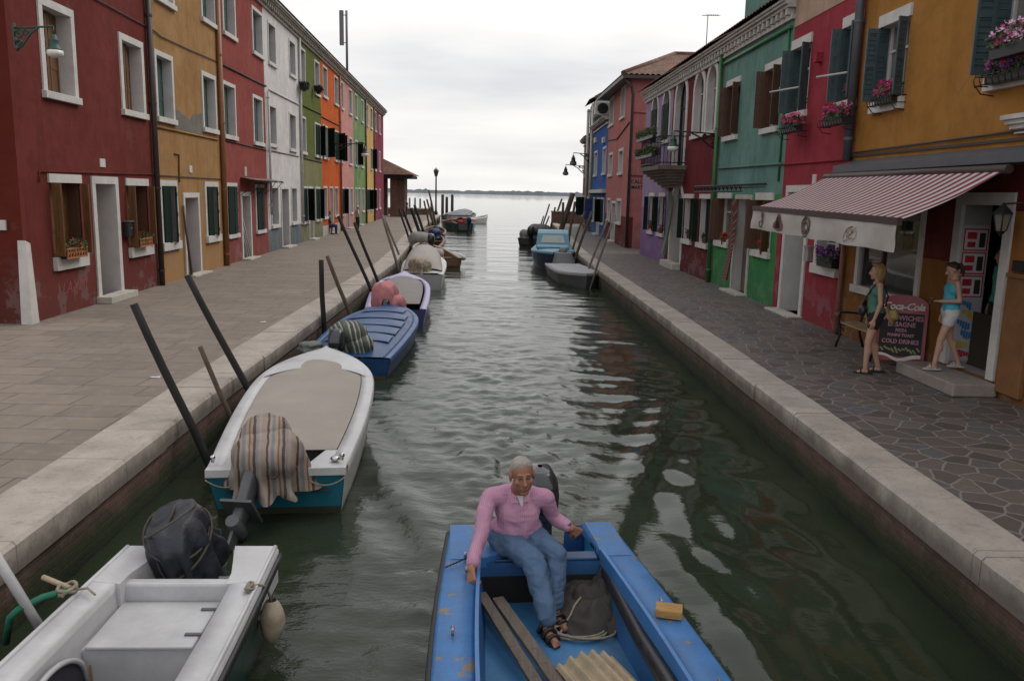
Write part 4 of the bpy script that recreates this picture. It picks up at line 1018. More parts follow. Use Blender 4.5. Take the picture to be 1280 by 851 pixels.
m = MB(); FR.box(m, UB[2]+.05, FR.hit(931, 18, -.6)[0], -4.5, -.6, ztc+.3, ztc+5); m.build('roof_dormer', P_TEAL, teal)
m = MB(); FR.box(m, UB[2]+1.6, UB[2]+2.2, -.598, -.55, ztc+.9, ztc+3.2); m.build('dormer_shutter', GREENSH, teal)
m = MB(); ua, ub_ = FR.hit(958, 244)[0], FR.hit(893, 244)[0]; zc = zG+.02      # scrolled iron canopy over the door
for k in range(13):
    u = ua+.1 + (ub_-ua-.2)*k/12
    m.tube([FR.P(u + .10*(1-t/16)*math.cos(t*.6), .63, zc+.08+.09*(1-t/16)*math.sin(t*.6)) for t in range(15)], .013, 5)
    m.tube([FR.P(u, .02, zc+.12), FR.P(u, .62, zc+.08)], .010, 5)
for w_, z_ in ((.03, zc+.2), (.62, zc+.16), (.62, zc)): m.tube([FR.P(ua, w_, z_), FR.P(ub_, w_, z_)], .018, 6)
m.build('iron_door_canopy', IRON, teal)

# 4 --- dark red house with arched windows
zt4 = ztc+.42
aw = [(FR.hit(896, 150)[0], FR.hit(881.5, 150)[0]), (FR.hit(880.5, 150)[0], FR.hit(866, 150)[0])]
za = FR.hit(876, 84)[1]; zsill = FR.hit(866, 175)[1]
bal = (FR.hit(858.6, 160)[0], FR.hit(842.5, 160)[0]); zbal = FR.hit(846, 209)[1]; zbt = FR.hit(848, 94)[1]
arch_d = (FR.hit(851, 330)[0], FR.hit(835.5, 322)[0]); zad = FR.hit(843.5, 226)[1]
zgl = FR.hit(862, 242.5)[1]; zgs = FR.hit(854, 304)[1]
g1 = (FR.hit(866, 275)[0], FR.hit(854.5, 275)[0]); g2 = (FR.hit(887, 275)[0], FR.hit(874, 275)[0])
dred = house('dark_red_house', 'dark red house with paired round arched windows and a balcony', FR, UB[3], UB[4], zt4, [P_DRED, P_DRED, P_DRED], [
    dict(r=(aw[0][0], aw[0][1], zsill, za), arch=1, t=.2, fill='glass', sill=.12, dep=.2), dict(r=(aw[1][0], aw[1][1], zsill, za), arch=1, t=.2, fill='glass', sill=.12, dep=.2),
    dict(r=(bal[0], bal[1], zbal, zbt), arch=1, t=.22, fill='glass', dep=.2, sill=.02, fm=IRON),
    dict(r=(arch_d[0], arch_d[1], QZ, zad), arch=1, door=1, t=.16, fill='panel', dep=.6, dm=pm('pale_door', (.33, .31, .29), .7), step=.22),
    dict(r=(g1[0], g1[1], zgs, zgl), trim='lintel', t=.15, sill=.16, fill='dark', leaves=[('b', -1, 100, .17), ('a', 1, 165, .2)], lk='louvre'),
    dict(r=(g2[0], g2[1], zgs, zgl), trim='lintel', t=.15, sill=.16, fill='dark', leaves=[('b', -1, 100, .17), ('a', 1, 165, .2)], lk='louvre')],
    bands=[(QZ+.35, 1)], group=G_R, cm=CORNW, ch=.44, cout=.30)
for a, b in ((UB[3]+.05, arch_d[0]-.1), (arch_d[1]+.1, UB[4]-.05)):
    if b > a: m = MB(); FR.box(m, a, b, 0, .05, QZ, QZ+.36); m.build('plinth', P_DRED, dred)

# 5 --- lilac house
pw = [(FR.hit(838, 150)[0], FR.hit(827.8, 150)[0]), (FR.hit(823.3, 150)[0], FR.hit(814.5, 150)[0])]
zpa = FR.hit(833, 109)[1]; zps = FR.hit(828, 181)[1]
pg = [(FR.hit(831, 270)[0], FR.hit(823.5, 270)[0]), (FR.hit(817.5, 270)[0], FR.hit(811, 270)[0])]; zpl = FR.hit(827, 241)[1]; zpg = FR.hit(823, 295)[1]
purp = house('lilac_house', 'lilac house with violet lower storey and arched windows with dark shutters', FR, UB[4], UB[5], zt4, [P_PURP, P_PURPLOW, P_PURP], [
    dict(r=(pw[0][0], pw[0][1], zps, zpa), arch=1, t=.17, fill='dark', dep=.16, leaves=[('b', -1, 5, None), ('a', 1, 5, None)], rise=-.5), dict(r=(pw[1][0], pw[1][1], zps, zpa), arch=1, t=.17, fill='dark', dep=.16, leaves=[('b', -1, 5, None), ('a', 1, 5, None)], rise=-.5),
    dict(r=(pg[0][0], pg[0][1], zpg, zpl), trim='lintel', t=.15, sill=.14, fill='curtain', leaves=[('b', -1, 100, .18), ('a', 1, 165, .22)], lk='louvre'), dict(r=(pg[1][0], pg[1][1], zpg, zpl), trim='lintel', t=.15, sill=.14, fill='curtain', leaves=[('b', -1, 100, .18), ('a', 1, 165, .22)], lk='louvre')],
    bands=[(QZ+2.1, 1)], group=G_R, cm=CORNW, ch=.44, cout=.30)

# balcony of the dark red house, reaching over the lilac one
m = MB(); ba, bb = FR.hit(858, 212)[0], FR.hit(842, 212)[0]+1.7; zB = zbal
FR.box(m, ba, bb, .002, 1.0, zB-.14, zB)
for i in range(6): FR.box(m, ba+.12+.08*i, bb-.1-.08*i, .001, .85-.13*i, zB-.24-.1*i, zB-.142-.1*i)
bt = m.build('balcony', pm('balcony_stone', (.15, .12, .10), .85, .3, dirt=.4), dred)
m = MB(); hR = 1.0
def rl(u, w, z): return FR.P(u, w, zB+z)
per = [(ba+.04, .05), (ba+.04, .94), (bb-.04, .94), (bb-.04, .05)]
for (a, w_), (b, w2) in zip(per, per[1:]):
    for z in (hR, .1): m.tube([rl(a, w_, z), rl(b, w2, z)], .02, 6)
    n = max(3, int(max(abs(b-a), abs(w2-w_))/.12))
    for k in range(n+1):
        t = k/n; u_, ww = a+(b-a)*t, w_+(w2-w_)*t
        m.tube([rl(u_, ww, .02), rl(u_, ww, hR)], .009, 5)
        if k < n: m.tube([rl(u_+.04*math.cos(q), ww, .5+.16*math.sin(q)*1.0) for q in [i*.7 for i in range(10)]], .007, 4)
m.build('railing', IRON, bt)

# 6 --- salmon pink house beyond the alley: its side wall faces us
FS = Fac((6.82, 41.8, 0), (1, 0, 0), (0, -1, 0))                   # side wall along the alley
FP = Fac((6.82, 41.8, 0), (.025, 1, 0), (-1, .025, 0))             # canal front
zp = [FP.hit(766, 155)[1], FP.hit(766, 117)[1]]
zpE = FS.hit(795, 96)[1]
u_pink = FP.hit(757, 298)[0]; u_pink = (u_pink + FP.hit(760, 130)[0])/2
def pr_(x0, x1, y, za, zb): 
    a, b = FP.hit(x0, y)[0], FP.hit(x1, y)[0]; return (min(a, b), max(a, b), za, zb)
z2p = (FP.hit(779, 149)[1], FP.hit(779, 109)[1]); z1p = (FP.hit(776, 219)[1], FP.hit(776, 186)[1]); zgp = (FP.hit(773, 281)[1], FP.hit(773, 248)[1])
pink = house('salmon_pink_house', 'salmon pink house with a hipped tile roof and dark red foot, beyond the alley', FP, 0, u_pink, zpE, [P_PINK, P_PINKLOW, P_PINK], [
    dict(r=pr_(776.3, 782, 130, *z2p), fill='curtain', t=.14), dict(r=pr_(762.5, 768, 136, *z2p), fill='curtain', t=.14),
    dict(r=pr_(773.5, 779, 203, *z1p), fill='curtain', t=.14), dict(r=pr_(761.3, 766, 206, *z1p), fill='curtain', t=.14),
    dict(r=pr_(771, 776.4, 265, *zgp), fill='curtain', t=.14), dict(r=pr_(759.3, 763, 265, *zgp), fill='curtain', t=.14),
    dict(r=pr_(764, 769, 280, QZ, zgp[1]-.15), door=1, t=.14, fill='panel', dm=BROWNSH)], bands=[(QZ+1.55, 1)], lod=1, corn=False, roof=False, group=G_R)
m = MB(); wall_cells(m, FS, .004, 8, QZ-.3, zpE, [], [(QZ+1.55, 1)]); m.build('side_wall', [P_PINK, P_PINKLOW], pink)
for ch in pink.children:
    if ch.name.startswith('wall'): ch.location.y += .006
m = MB(); c0 = V((6.82-.5, 41.8-.5, zpE)); rx1, ry1 = 8+.5, u_pink+1.0
ridge_z = zpE + 1.7; A = V((6.3, 41.3, zpE+.02)); B = V((16, 41.3, zpE+.02)); C_ = V((16, 41.3+ry1, zpE+.02)); D = V((6.3, 41.3+ry1, zpE+.02)); E1 = V((9.7, 41.3+ry1/2-.6, ridge_z)); E2 = V((12.4, 41.3+ry1/2-.6, ridge_z))
def tiled(m, p0, p1, q0, q1, pitch=.26):
    n = int((p1-p0).length/pitch)
    nrm = (p1-p0).cross(q0-p0).normalized()
    if nrm.z < 0: nrm = -nrm
    m.grid(lambda u, v: p0.lerp(p1, u).lerp(q0.lerp(q1, u), v) + nrm*(.07*abs(math.sin(math.pi*u*n)) + .02*((v*9) % 1)), n*4, 18, 0, True)
tiled(m, A, B, E1, E2); tiled(m, D, A, E1, E1); tiled(m, C_, D, E2, E1); tiled(m, B, C_, E2, E2)
for a, b in ((A, E1), (E1, E2), (D, E1)): m.tube([a+V((0, 0, .06)), b+V((0, 0, .06))], .13, 8)
rf = m.build('roof', TILES, pink)
m = MB(); m.box(6.3, 16, 41.3, 41.36, zpE-.14, zpE+.01); m.box(6.3, 6.36, 41.36, 41.3+ry1, zpE-.14, zpE+.01); m.box(6.36, 16, 41.36, 41.9, zpE-.06, zpE-.03); m.box(6.36, 6.9, 41.9, 41.3+ry1, zpE-.06, zpE-.03); m.build('gutter', PIPE_DK, pink)
uS = FS.hit(787, 200)[0]
m = MB(); m.tube([FS.P(uS-.4, .3, zpE-.15), FS.P(uS-.1, .2, zpE-.5), FS.P(uS, .1, zpE-.9), FS.P(uS, .1, QZ+.1)], .075, 8); m.build('drainpipe', PIPE_DK, pink)
m = MB(); zc = FS.hit(797, 231)[1]; uc = FS.hit(797.5, 231)[0]
m.face([FS.P(uc-.52, .006, zc-.30), FS.P(uc+.52, .006, zc-.30), FS.P(uc+.52, .006, zc+.30), FS.P(uc-.52, .006, zc+.30)], 0)
m.text('CALLE', lambda a, b, w: FS.P(uc+a, .008+w, zc+.13+b), .25, 1, .003, 0, .006); m.text('S.MARTIN', lambda a, b, w: FS.P(uc+a*.88, .008+w, zc-.14+b), .25, 1, .003, 0, .006)
m.build('street_name_panel', [pm('nameplate_ground', (.34, .17, .155), .9, .2), pm('sign_black', (.02, .012, .014), .9)], pink)
for u, z in ((uS+.3, FS.hit(795, 140)[1]),):
    m = MB(); m.tube([FS.P(uS, .05, z), FS.P(uS+3, .05, z-.1)], .03, 6); m.build('cable', P_PINK, pink)
m = MB(); zc = FP.hit(770, 168)[1]; m.tube([FP.P(.05, .03, zc+.2), FP.P(u_pink/2, .03, zc-.3), FP.P(u_pink, .03, zc-.1)], .03, 6); m.build('cable', CABLE, pink)
m = MB(); 
for z in (FS.hit(795, 219)[1],): m.tube([FS.P(-.02, .04, z), FS.P(3, .04, z-.15)], .025, 6)
m.build('cable', CABLE, pink)
# end wall of the lilac house faces the alley (already part of that house)

# 7 --- blue house
UBL = u_pink
zbE = FP.hit(745, 158)[1]; ubl1 = (FP.hit(740, 290)[0]+FP.hit(740.5, 170)[0])/2
zb1 = (FP.hit(755, 219)[1], FP.hit(755, 184)[1]); zbg = (FP.hit(752, 281)[1], FP.hit(752, 247)[1])
blue = house('cobalt_blue_house', 'cobalt blue house with white cornice beyond the salmon pink house', FP, UBL, ubl1, zbE, [P_BLUE], [
    dict(r=pr_(753.5, 757.6, 203, *zb1), fill='glass', t=.13), dict(r=pr_(743, 746.6, 205, *zb1), fill='glass', t=.13),
    dict(r=pr_(750.8, 754.8, 263, *zbg), fill='dark', t=.1, leaves=[('a', 1, 5, None), ('b', -1, 30, None)]), dict(r=pr_(746, 749, 275, QZ, zbg[1]), door=1, t=.1, fill='panel'),
    dict(r=pr_(741.5, 744, 263, *zbg), fill='dark', t=.1, leaves=[('b', -1, 80, None)], shm=pm('blue_shutter', (.02, .05, .18), .5))], lod=1, group=G_R, cm=CORNW, dent=0, roof=False)
m = MB(); z_ = FP.hit(748, 239)[1]
FP.box(m, UBL+.1, ubl1-.1, 0, .25, z_-.12, z_+.1); 
for x in (755.5, 745): 
    u_, zz_ = FP.hit(x, 176); FP.box(m, u_-.5, u_+.5, 0, .12, zz_-.15, zz_+.2)
m.build('white_moulding', CORNW, blue)
m = MB(); zA = FP.hit(752, 120)[1]      # setback storey of dark green above
FP.box(m, UBL+.02, ubl1-.02, -7, -1.2, zbE, zA+.4); ug = m.build('setback_storey', P_DKGR, blue)
m = MB(); roof_slab(m, Fac(FP.P(0, -1.2, 0), FP.d, FP.n), UBL, ubl1, zA+.35, 6, .4, 1.4); m.build('roof', TILES, blue)
# air conditioner hung on the setback wall
u_, z_ = FP.hit(754.5, 135.5, w=-1.0); 
ac = thing('air_conditioner', 'white air conditioner with round fan grille on the wall above the blue house', 'air conditioner', FP.P(u_, -1.0, z_-.4), world=True)
AY = UBL+.9; ap = at(754.5, 135.5, Y=FP.P(AY, 0, 0).y)
m = MB(); m.box(ap.x-.52, ap.x+.52, ap.y, ap.y+.38, ap.z-.40, ap.z+.42); m.build('case', pm('ac_white', (.52, .51, .49), .5), ac, bevel=.03)
m = MB(); m.lathe([(.33, 0), (.34, .02), (.30, .03)], (ap.x-.05, ap.y-.002, ap.z), 24, ax=(0, -1, 0), cap=False); 
for r_ in (.08, .16, .24): m.tube([(ap.x-.05+r_*math.cos(t*.26), ap.y-.03, ap.z+r_*math.sin(t*.26)) for t in range(25)], .008, 4)
m.build('fan_grille', GREYP, ac)
m = MB(); m.lathe([(.31, 0), (.31, .004)], (ap.x-.05, ap.y-.001, ap.z), 24, ax=(0, -1, 0)); m.build('fan_opening', DARK, ac)
ac.location = V((ap.x, ap.y+.2, ap.z-.4)); 
for ch in ac.children: ch.location = ORG[ac.name]-V(ac.location)
m = MB()
for dx in (-.4, .4): m.bar((ap.x+dx, ap.y-.02, ap.z-.43), (ap.x+dx, ap.y+1.4, ap.z-.43), .04, .04)
k = m.build('bracket', GREYP, ac); k.location = ORG[ac.name]-V(ac.location)

# 8 --- dark green house and the low brick house at the end
FE = Fac((FP.P(ubl1, 0, 0).x, FP.P(ubl1, 0, 0).y, 0), (.05, 1, 0), (-1, .05, 0))
ue1 = FE.hit(735.5, 288)[0]
zE1 = FE.hit(739, 133)[1]
dgr = house('dark_green_house', 'narrow dark green house with scaffold grey pipes beyond the blue house', FE, 0, min(max(ue1, 5), 9), zE1, [P_DKGR], [dict(r=(1.2, 2.4, QZ, 3.2), door=1, t=.1, fill='panel', dm=GREENSH), dict(r=(3.2, 4.4, 1.6, 3.1), t=.1, fill='shut')], lod=1, corn=False, group=G_R)
uE = min(max(ue1, 5), 9)
for k, mm in ((.15, PIPE_W), (uE-.1, PIPE_CU), (uE-.6, PIPE_W)): pipe(dgr, FE, k, QZ, zE1-.2, .09, mm, w=.15)
zE2 = FE.hit(730, 178)[1]; ue2 = FE.hit(727, 283)[0]
brn = house('old_brick_house', 'old brown brick house with shuttered windows at the far end of the right quay', FE, uE, max(ue2, uE+6), zE2, [P_BRN], [dict(r=(uE+1, uE+2.2, 4.6, 6.6), t=.14, fill='shut'), dict(r=(uE+3.4, uE+4.6, 4.6, 6.6), t=.14, fill='shut'), dict(r=(uE+1, uE+2.4, 1.5, 3.2), t=.1, fill='dark', leaves=[('a', 1, 5, None), ('b', -1, 70, None)]), dict(r=(uE+3.4, uE+4.8, 1.5, 3.2), t=.1, fill='dark', leaves=[('a', 1, 5, None), ('b', -1, 70, None)])], lod=1, group=G_R, dent=0)
# low brick wall closing the quay
y_ = 77.0
lw = thing('low_brick_wall', 'low brick wall with stone cap across the far end of the right quay', 'wall', (8, y_, QZ), world=True)
m = MB(); m.box(5.7, 16, y_-.2, y_+.2, QZ-.6, QZ+1.0); m.build('brickwork', brickmat('low_wall_brick', (.2, .09, .06), (.13, .065, .05), (.11, .09, .08), algae=False), lw)
m = MB(); m.box(5.64, 16.06, y_-.27, y_+.27, QZ+1.002, QZ+1.12); m.build('cap', STONE, lw, bevel=.02)
# ------------------------------------------------------------------ boats
BW = pm('boat_white', (.49, .49, .50), .35, .10, 2, .1, 30, dirt=.30)
BWI = pm('boat_white_inside', (.42, .41, .43), .4, .10, 2, .1, 30, dirt=.25)
BTEAL = pm('boat_teal', (.02, .17, .24), .4, .15, 3, .1, 30, dirt=.15)
BBLUE = pm('boat_blue', (.015, .058, .165), .42, .2, 3, .12, 30, dirt=.1)
BNAVY = pm('boat_navy', (.012, .03, .085), .35, .2, 3, .1, 30)
BLAV = pm('boat_lavender', (.36, .33, .52), .4, .12, 3, .1, 30)
BVIO = pm('boat_violet', (.07, .07, .19), .4, .15, 3, .1, 30)
BSKY = pm('boat_sky_blue', (.065, .21, .29), .42, .12, 3, .1, 30, dirt=.1)
BGRN = pm('boat_green', (.02, .065, .045), .4, .2, 3, .1, 30)
BDGRN = pm('boat_dark_green', (.012, .04, .032), .35, .2, 3, .1, 30)
BGRY = pm('boat_grey', (.085, .09, .095), .5, .2, 3, .1, 30)
BDARK = pm('boat_dark', (.025, .025, .03), .5, .25, 3, .1, 30)
BBRN = pm('boat_brown', (.14, .08, .045), .5, .25, 3, .2, 30)
SLIME = pm('waterline_slime', (.045, .045, .028), .7, .4, 6, .2, 30)
CANVAS = pm('beige_canvas', (.30, .265, .235), .85, .13, 1.5, .25, 120, dirt=.12)
GREYCANVAS = pm('grey_canvas', (.22, .205, .20), .85, .15, 3, .3, 60, dirt=.2)
WHITECANVAS = pm('white_canvas', (.50, .50, .52), .8, .1, 3, .2, 60)
ROPE = pm('rope', (.24, .21, .16), .9, .3, 30, .5, 120)
GREENROPE = pm('green_rope', (.012, .12, .07), .8, .3, 30, .5, 120)
MOTOR = pm('motor_grey', (.07, .073, .08), .35, .15, 4, .05, 40)
MOTORD = pm('motor_dark', (.022, .025, .03), .25, .2, 4, .05, 40, coat=.3)

class Hull:
    """y: stern 0 -> bow L, x across, z up; water at z=0."""
    def __init__(s, L, B, tb=.82, s0=.5, s1=.75, bowp=2.4, wide=.5, flare=.80, rake=.22, stem=.35, rim=.15):
        s.__dict__.update(locals())
    def half(s, t):
        if t < s.wide: return s.B/2*(s.tb + (1-s.tb)*math.sin(math.pi/2*t/s.wide))
        q = (t-s.wide)/(1-s.wide); return s.B/2*max(0, 1-q**s.bowp)
    def sheer(s, t): return s.s0 + (s.s1-s.s0)*t*t
    def pt(s, t, k, z):
        """k in -1..1 across at gunwale scale; z height; hull narrows with depth, stem and stern rake."""
        h = s.half(t); zt = s.sheer(t); f = 1 if z >= zt else s.flare + (1-s.flare)*max(0, (z+.15)/(zt+.15))**.7
        y = s.L*t - s.rake*(zt-z)*-1*(1-t)**6*1.0 - s.stem*(zt-z)*max(0, t)**5
        return V((h*f*k, y, z))
    def outer(s, n=26, notch=0, nz=.14):
        m = MB()
        for side in (-1, 1):
            def fn(u, v):
                t = u; zt = s.sheer(t)
                z = [zt, zt*.6, .09, -.02, -.2][int(round(v*4))]
                p = s.pt(t, side, z)
                if v > .9: p.x *= .72
                return p
            m.grid(fn, n, 4, 0, True)
        zt = s.sheer(0); 
        def q(k, z): return s.pt(0, k, z)
        nk = notch/s.B/s.tb
        if notch:
            m.face([q(-1, -.2), q(-nk, -.2), q(-nk, zt), q(-1, zt)], 1); m.face([q(nk, -.2), q(1, -.2), q(1, zt), q(nk, zt)], 1); m.face([q(-nk, -.2), q(nk, -.2), q(nk, zt-nz), q(-nk, zt-nz)], 1)
        else: m.face([q(-1, -.2), q(1, -.2), q(1, zt), q(-1, zt)], 1)
        return m
    def inset(s, t, d):
        """inner edge of the gunwale: x half-width at station t, set in by d."""
        return max(0, s.half(t)-d)
    def rimmesh(s, t0=0, t1=None, n=40, lip=.02, h=.0, d=None):
        d = s.rim if d is None else d; m = MB(); tm = t1 or s.tclose(d)
        for side in (-1, 1):
            def fn(u, v):
                t = t0+(1-t0)*u; ti = min(t, tm); zt = s.sheer(t)
                xo, xi = s.half(t)*side, s.inset(ti, d)*side
                yo, yi = s.L*t, s.L*ti
                j = int(round(v*5)); 
                X = [xo*1.0+.012*side, xo+.012*side, xo-.01*side, (xo+xi)/2, xi, xi][j]; Y = [yo, yo, yo, (yo+yi)/2, yi, yi][j]; Zz = zt + [-.07, .0, lip, lip*.8+h, lip+h*.5, -.06][j]
                return (X, Y, Zz)
            m.grid(fn, n, 5, 0, True)
        return m
    def tclose(s, d):
        t = 1.0
        while s.half(t) < d*1.0 + .02 and t > .5: t -= .004
        return t
    def inside(s, floor, t0=.0, d=None, n=30, mats=(0, 1), t1=None):
        d = s.rim if d is None else d; tm = t1 or s.tclose(d); m = MB()
        for side in (-1, 1):
            def fn(u, v):
                t = t0+(tm-t0)*u; x = s.inset(t, d); z = s.sheer(t)-.03 + (floor-s.sheer(t)+.03)*v
                return (x*side*(1-.12*v), s.L*t, z)
            m.grid(fn, n, 3, mats[0], True)
        P = [(s.inset(t0+(tm-t0)*i/n, d)*.88, s.L*(t0+(tm-t0)*i/n), floor) for i in range(n+1)]
        for a, b in zip(P, P[1:]): m.face([(-a[0], a[1], a[2]), a, b, (-b[0], b[1], b[2])], mats[1])
        for tt in (t0, tm):
            x = s.inset(tt, d); z = s.sheer(tt)-.03
            m.face([(-x, s.L*tt, z), (x, s.L*tt, z), (x*.88, s.L*tt, floor), (-x*.88, s.L*tt, floor)], mats[0])
        return m
    def cover(s, t0, t1=None, d=None, crown=.1, n=30, k=14, z=.03, sag=.02, drop=0, seed=0):
        d = s.rim if d is None else d; tm = t1 or s.tclose(d); m = MB()
        def fn(u, v):
            t = t0+(tm-t0)*v; x = s.inset(t, d)*(2*u-1)
            e = max(0, 1-abs(2*u-1)**2.2)*min(1, (1-abs(2*v-1)**6)+.0)
            zz = s.sheer(t)+z + crown*e + sag*NZ.noise(V((x*2.2, s.L*t*1.3, seed)))*e
            return (x, s.L*t, zz)
        m.grid(fn, k, n, 0, True); return m
    def sheet(s, t0, t1, d, z, th=.02, n=16):
        m = MB(); P = [(s.inset(t0+(t1-t0)*i/n, d), s.L*(t0+(t1-t0)*i/n), s.sheer(t0+(t1-t0)*i/n)+z) for i in range(n+1)]
        for a, b in zip(P, P[1:]):
            m.face([(-a[0], a[1], a[2]), a, b, (-b[0], b[1], b[2])], 0)
        for tt in (0, n):
            a = P[tt]; m.face([(-a[0], a[1], a[2]-th-.02), (a[0], a[1], a[2]-th-.02), a, (-a[0], a[1], a[2])], 0)
        return m

def heading(p_stern, p_bow):
    d = V((p_bow[0]-p_stern[0], p_bow[1]-p_stern[1], 0)); return math.atan2(-d.x, d.y)
def outboard(boat, c, z, cowl=MOTOR, leg=MOTOR, tilt=0, s=1.0, yaw=0, name='outboard_motor'):
    """Motor hung on a transom at c=(x,y), facing aft (-y). Sub-parts: cowl, propeller."""
    M = Matrix.Translation((c[0], c[1], z)) @ Matrix.Rotation(yaw, 4, 'Z') @ Matrix.Rotation(-tilt, 4, 'X') @ Matrix.Scale(s, 4)
    T = lambda x, y, zz: M @ V((x, y, zz))
    m = MB()
    def sec(pts, mat=0):     # loft of rounded rectangles (y centre, half x, half y, z)
        n = 14
        def fn(u, v):
            f = v*(len(pts)-1); i = min(int(f), len(pts)-2); q = f-i
            a = [pts[i][k]*(1-q)+pts[i+1][k]*q for k in range(4)]
            an = 2*math.pi*u; cx, sy = math.cos(an), math.sin(an); e = .62
            return T(a[1]*math.copysign(abs(cx)**e, cx), a[0]+a[2]*math.copysign(abs(sy)**e, sy), a[3])
        m.grid(fn, n, (len(pts)-1)*3, mat, True, True)
    sec([(-.12, .05, .07, -.62), (-.12, .055, .09, -.5), (-.13, .06, .10, -.2), (-.14, .09, .13, .02), (-.14, .10, .14, .08)])
    m.obox(T(0, -.02, -.02), M.to_3x3() @ V((.10, 0, 0)), M.to_3x3() @ V((0, .035, 0)), M.to_3x3() @ V((0, 0, .15)))     # clamp
    m.obox(T(0, -.13, -.47), M.to_3x3() @ V((.13, 0, 0)), M.to_3x3() @ V((0, .17, 0)), M.to_3x3() @ V((0, 0, .012)))    # anti-ventilation plate
    m.tube([T(0, .06, -.62), T(0, -.02, -.62), T(0, -.25, -.62)], [.03*s, .065*s, .055*s], 10)
    m.face([T(0, -.02, -.62), T(0, -.2, -.62), T(0, -.16, -.80), T(0, -.09, -.80)]); m.obox(T(0, -.12, -.72), M.to_3x3() @ V((.012, 0, 0)), M.to_3x3() @ V((0, .07, 0)), M.to_3x3() @ V((0, 0, .09)))
    root = m.build(name, leg, boat)
    m = MB()
    if cowl is None: return root, M
    n = 16; pts = [(-.14, .13, .19, .08), (-.15, .165, .235, .16), (-.15, .17, .25, .30), (-.15, .155, .235, .42), (-.15, .11, .18, .50), (-.15, .02, .04, .53)]
    sec(pts); m.build('cowl', cowl, root)
    m = MB()
    for k in range(3):
        a = 2*math.pi*k/3+.4
        m.face([T(.03*math.cos(a), -.25, -.62+.03*math.sin(a)), T(.14*math.cos(a-.35), -.29, -.62+.14*math.sin(a-.35)), T(.16*math.cos(a), -.28, -.62+.16*math.sin(a)), T(.13*math.cos(a+.4), -.25, -.62+.13*math.sin(a+.4))])
    m.tube([T(0, -.23, -.62), T(0, -.33, -.62)], [.045*s, .02*s], 8); m.build('propeller', GREYP, root)
    return root, M

def drape(m, c, rx, ry, h, hem=-.1, seed=0, folds=7, amp=.16, M=None, flat=.6, nu=72, nv=30, mat=0):
    """A cloth thrown over a lump: bulging top, folds growing towards an uneven hem."""
    c = V(c)
    def fn(u, v):
        a = 2*math.pi*u; q = v
        if q < .45:
            b = q/.45*math.pi/2; r = math.sin(b)**flat; z = h*math.cos(b)**.8*.55 + h*.45
        else:
            t = (q-.45)/.55; r = 1 + .06*t - .10*math.sin(t*math.pi); z = h*.45*(1-t) + hem*t*(1+.5*NZ.noise(V((math.cos(a)*1.5, math.sin(a)*1.5, seed))))
        f = amp*max(0, q-.18)*(.6*math.sin(folds*a+3*NZ.noise(V((math.cos(a), math.sin(a), seed+q*1.2)))) + .9*NZ.noise(V((math.cos(a)*2.6, math.sin(a)*2.6, z*2/h+seed*3))))
        r *= 1+f
        p = V((rx*r*math.cos(a), ry*r*math.sin(a), z + .10*h*NZ.noise(V((math.cos(a)*r*1.8, math.sin(a)*r*1.8, seed+5)))*(1-q)))
        p += V((NZ.noise(p*9+V((seed, 0, 0))), NZ.noise(p*9+V((0, seed, 3))), NZ.noise(p*9+V((7, 0, seed)))))*.012
        return c + (M @ p if M else p)
    m.grid(fn, nu, nv, mat, True, True)
def heap(m, c, rx, ry, h, seed, nu=90, nv=44, f=1.7):
    """Cloth dropped in a heap: ridged folds running out to a ragged edge."""
    c = V(c); S = V((seed*1.7, seed*.9, seed*2.3))
    def fn(u, v):
        a = 2*math.pi*u; r = v*(1+.22*NZ.noise(V((math.cos(a)*1.4, math.sin(a)*1.4, seed)))); x, y = r*math.cos(a), r*math.sin(a)
        w_ = V((NZ.noise(V((x, y, 0))*1.6+S), NZ.noise(V((y, x, 3))*1.6+S), 0))*.55
        q = V((x, y, 0))+w_; fold = abs(NZ.noise(q*f+S)) + .3*abs(NZ.noise(q*f*2.3+S)); big = NZ.noise(q*1.3+S*2)
        e = max(0, 1-v**2.4)
        return c + V((x*rx+.03*w_.x, y*ry+.03*w_.y, .012+h*e*(.62+.55*big) + h*.40*(.36-fold)*min(1, e*2.2+.15)))
    m.grid(fn, nu, nv, 0, True, True)
def catenary(a, b, sag, n=14):
    a, b = V(a), V(b); return [a.lerp(b, i/n) - V((0, 0, sag*4*(i/n)*(1-i/n))) for i in range(n+1)]
def wl(boat, p):
    """boat-local -> world"""
    return Matrix.Translation(boat.location) @ Matrix.Rotation(boat.rotation_euler.z, 4, 'Z') @ V(p)

# ---- A: white boat with beige cover, teal transom, striped blanket over the motor
st, bo = (-2.03, 7.82), (-2.66, 13.9)
b3 = thing('covered_motorboat', 'white motorboat with beige canvas cover and teal transom', 'boat', (st[0], st[1], 0), heading(st, bo))
h = Hull(5.65, 1.64, .80, .50, .66, 2.7, .55, .86, .30, .25, .16)
h.outer(notch=.30).build('hull', [BW, BTEAL], b3); h.rimmesh(.02, h=.012).build('gunwale', BW, b3)
m = MB()                           # waterline band on the transom
m.face([h.pt(0, -1.0, .075)+V((0, -.006, 0)), h.pt(0, 1.0, .075)+V((0, -.006, 0)), h.pt(0, 1.0, -.1)+V((0, -.006, 0)), h.pt(0, -1.0, -.1)+V((0, -.006, 0))]); m.build('waterline_band', SLIME, b3)
m = MB(); hx = h.half(0)
for sx in (-1, 1):     # quarter decks beside the motor well
    m = MB(); m.prism([(sx*(hx+.01), -.03), (sx*(hx+.01), .55), (sx*.42, .55), (sx*.28, .08), (sx*.28, -.03)], lambda a, b, w: V((a, b, w)), h.s0-.05, h.s0+.026)
    m.build('quarter_deck', BW, b3, bevel=.012)
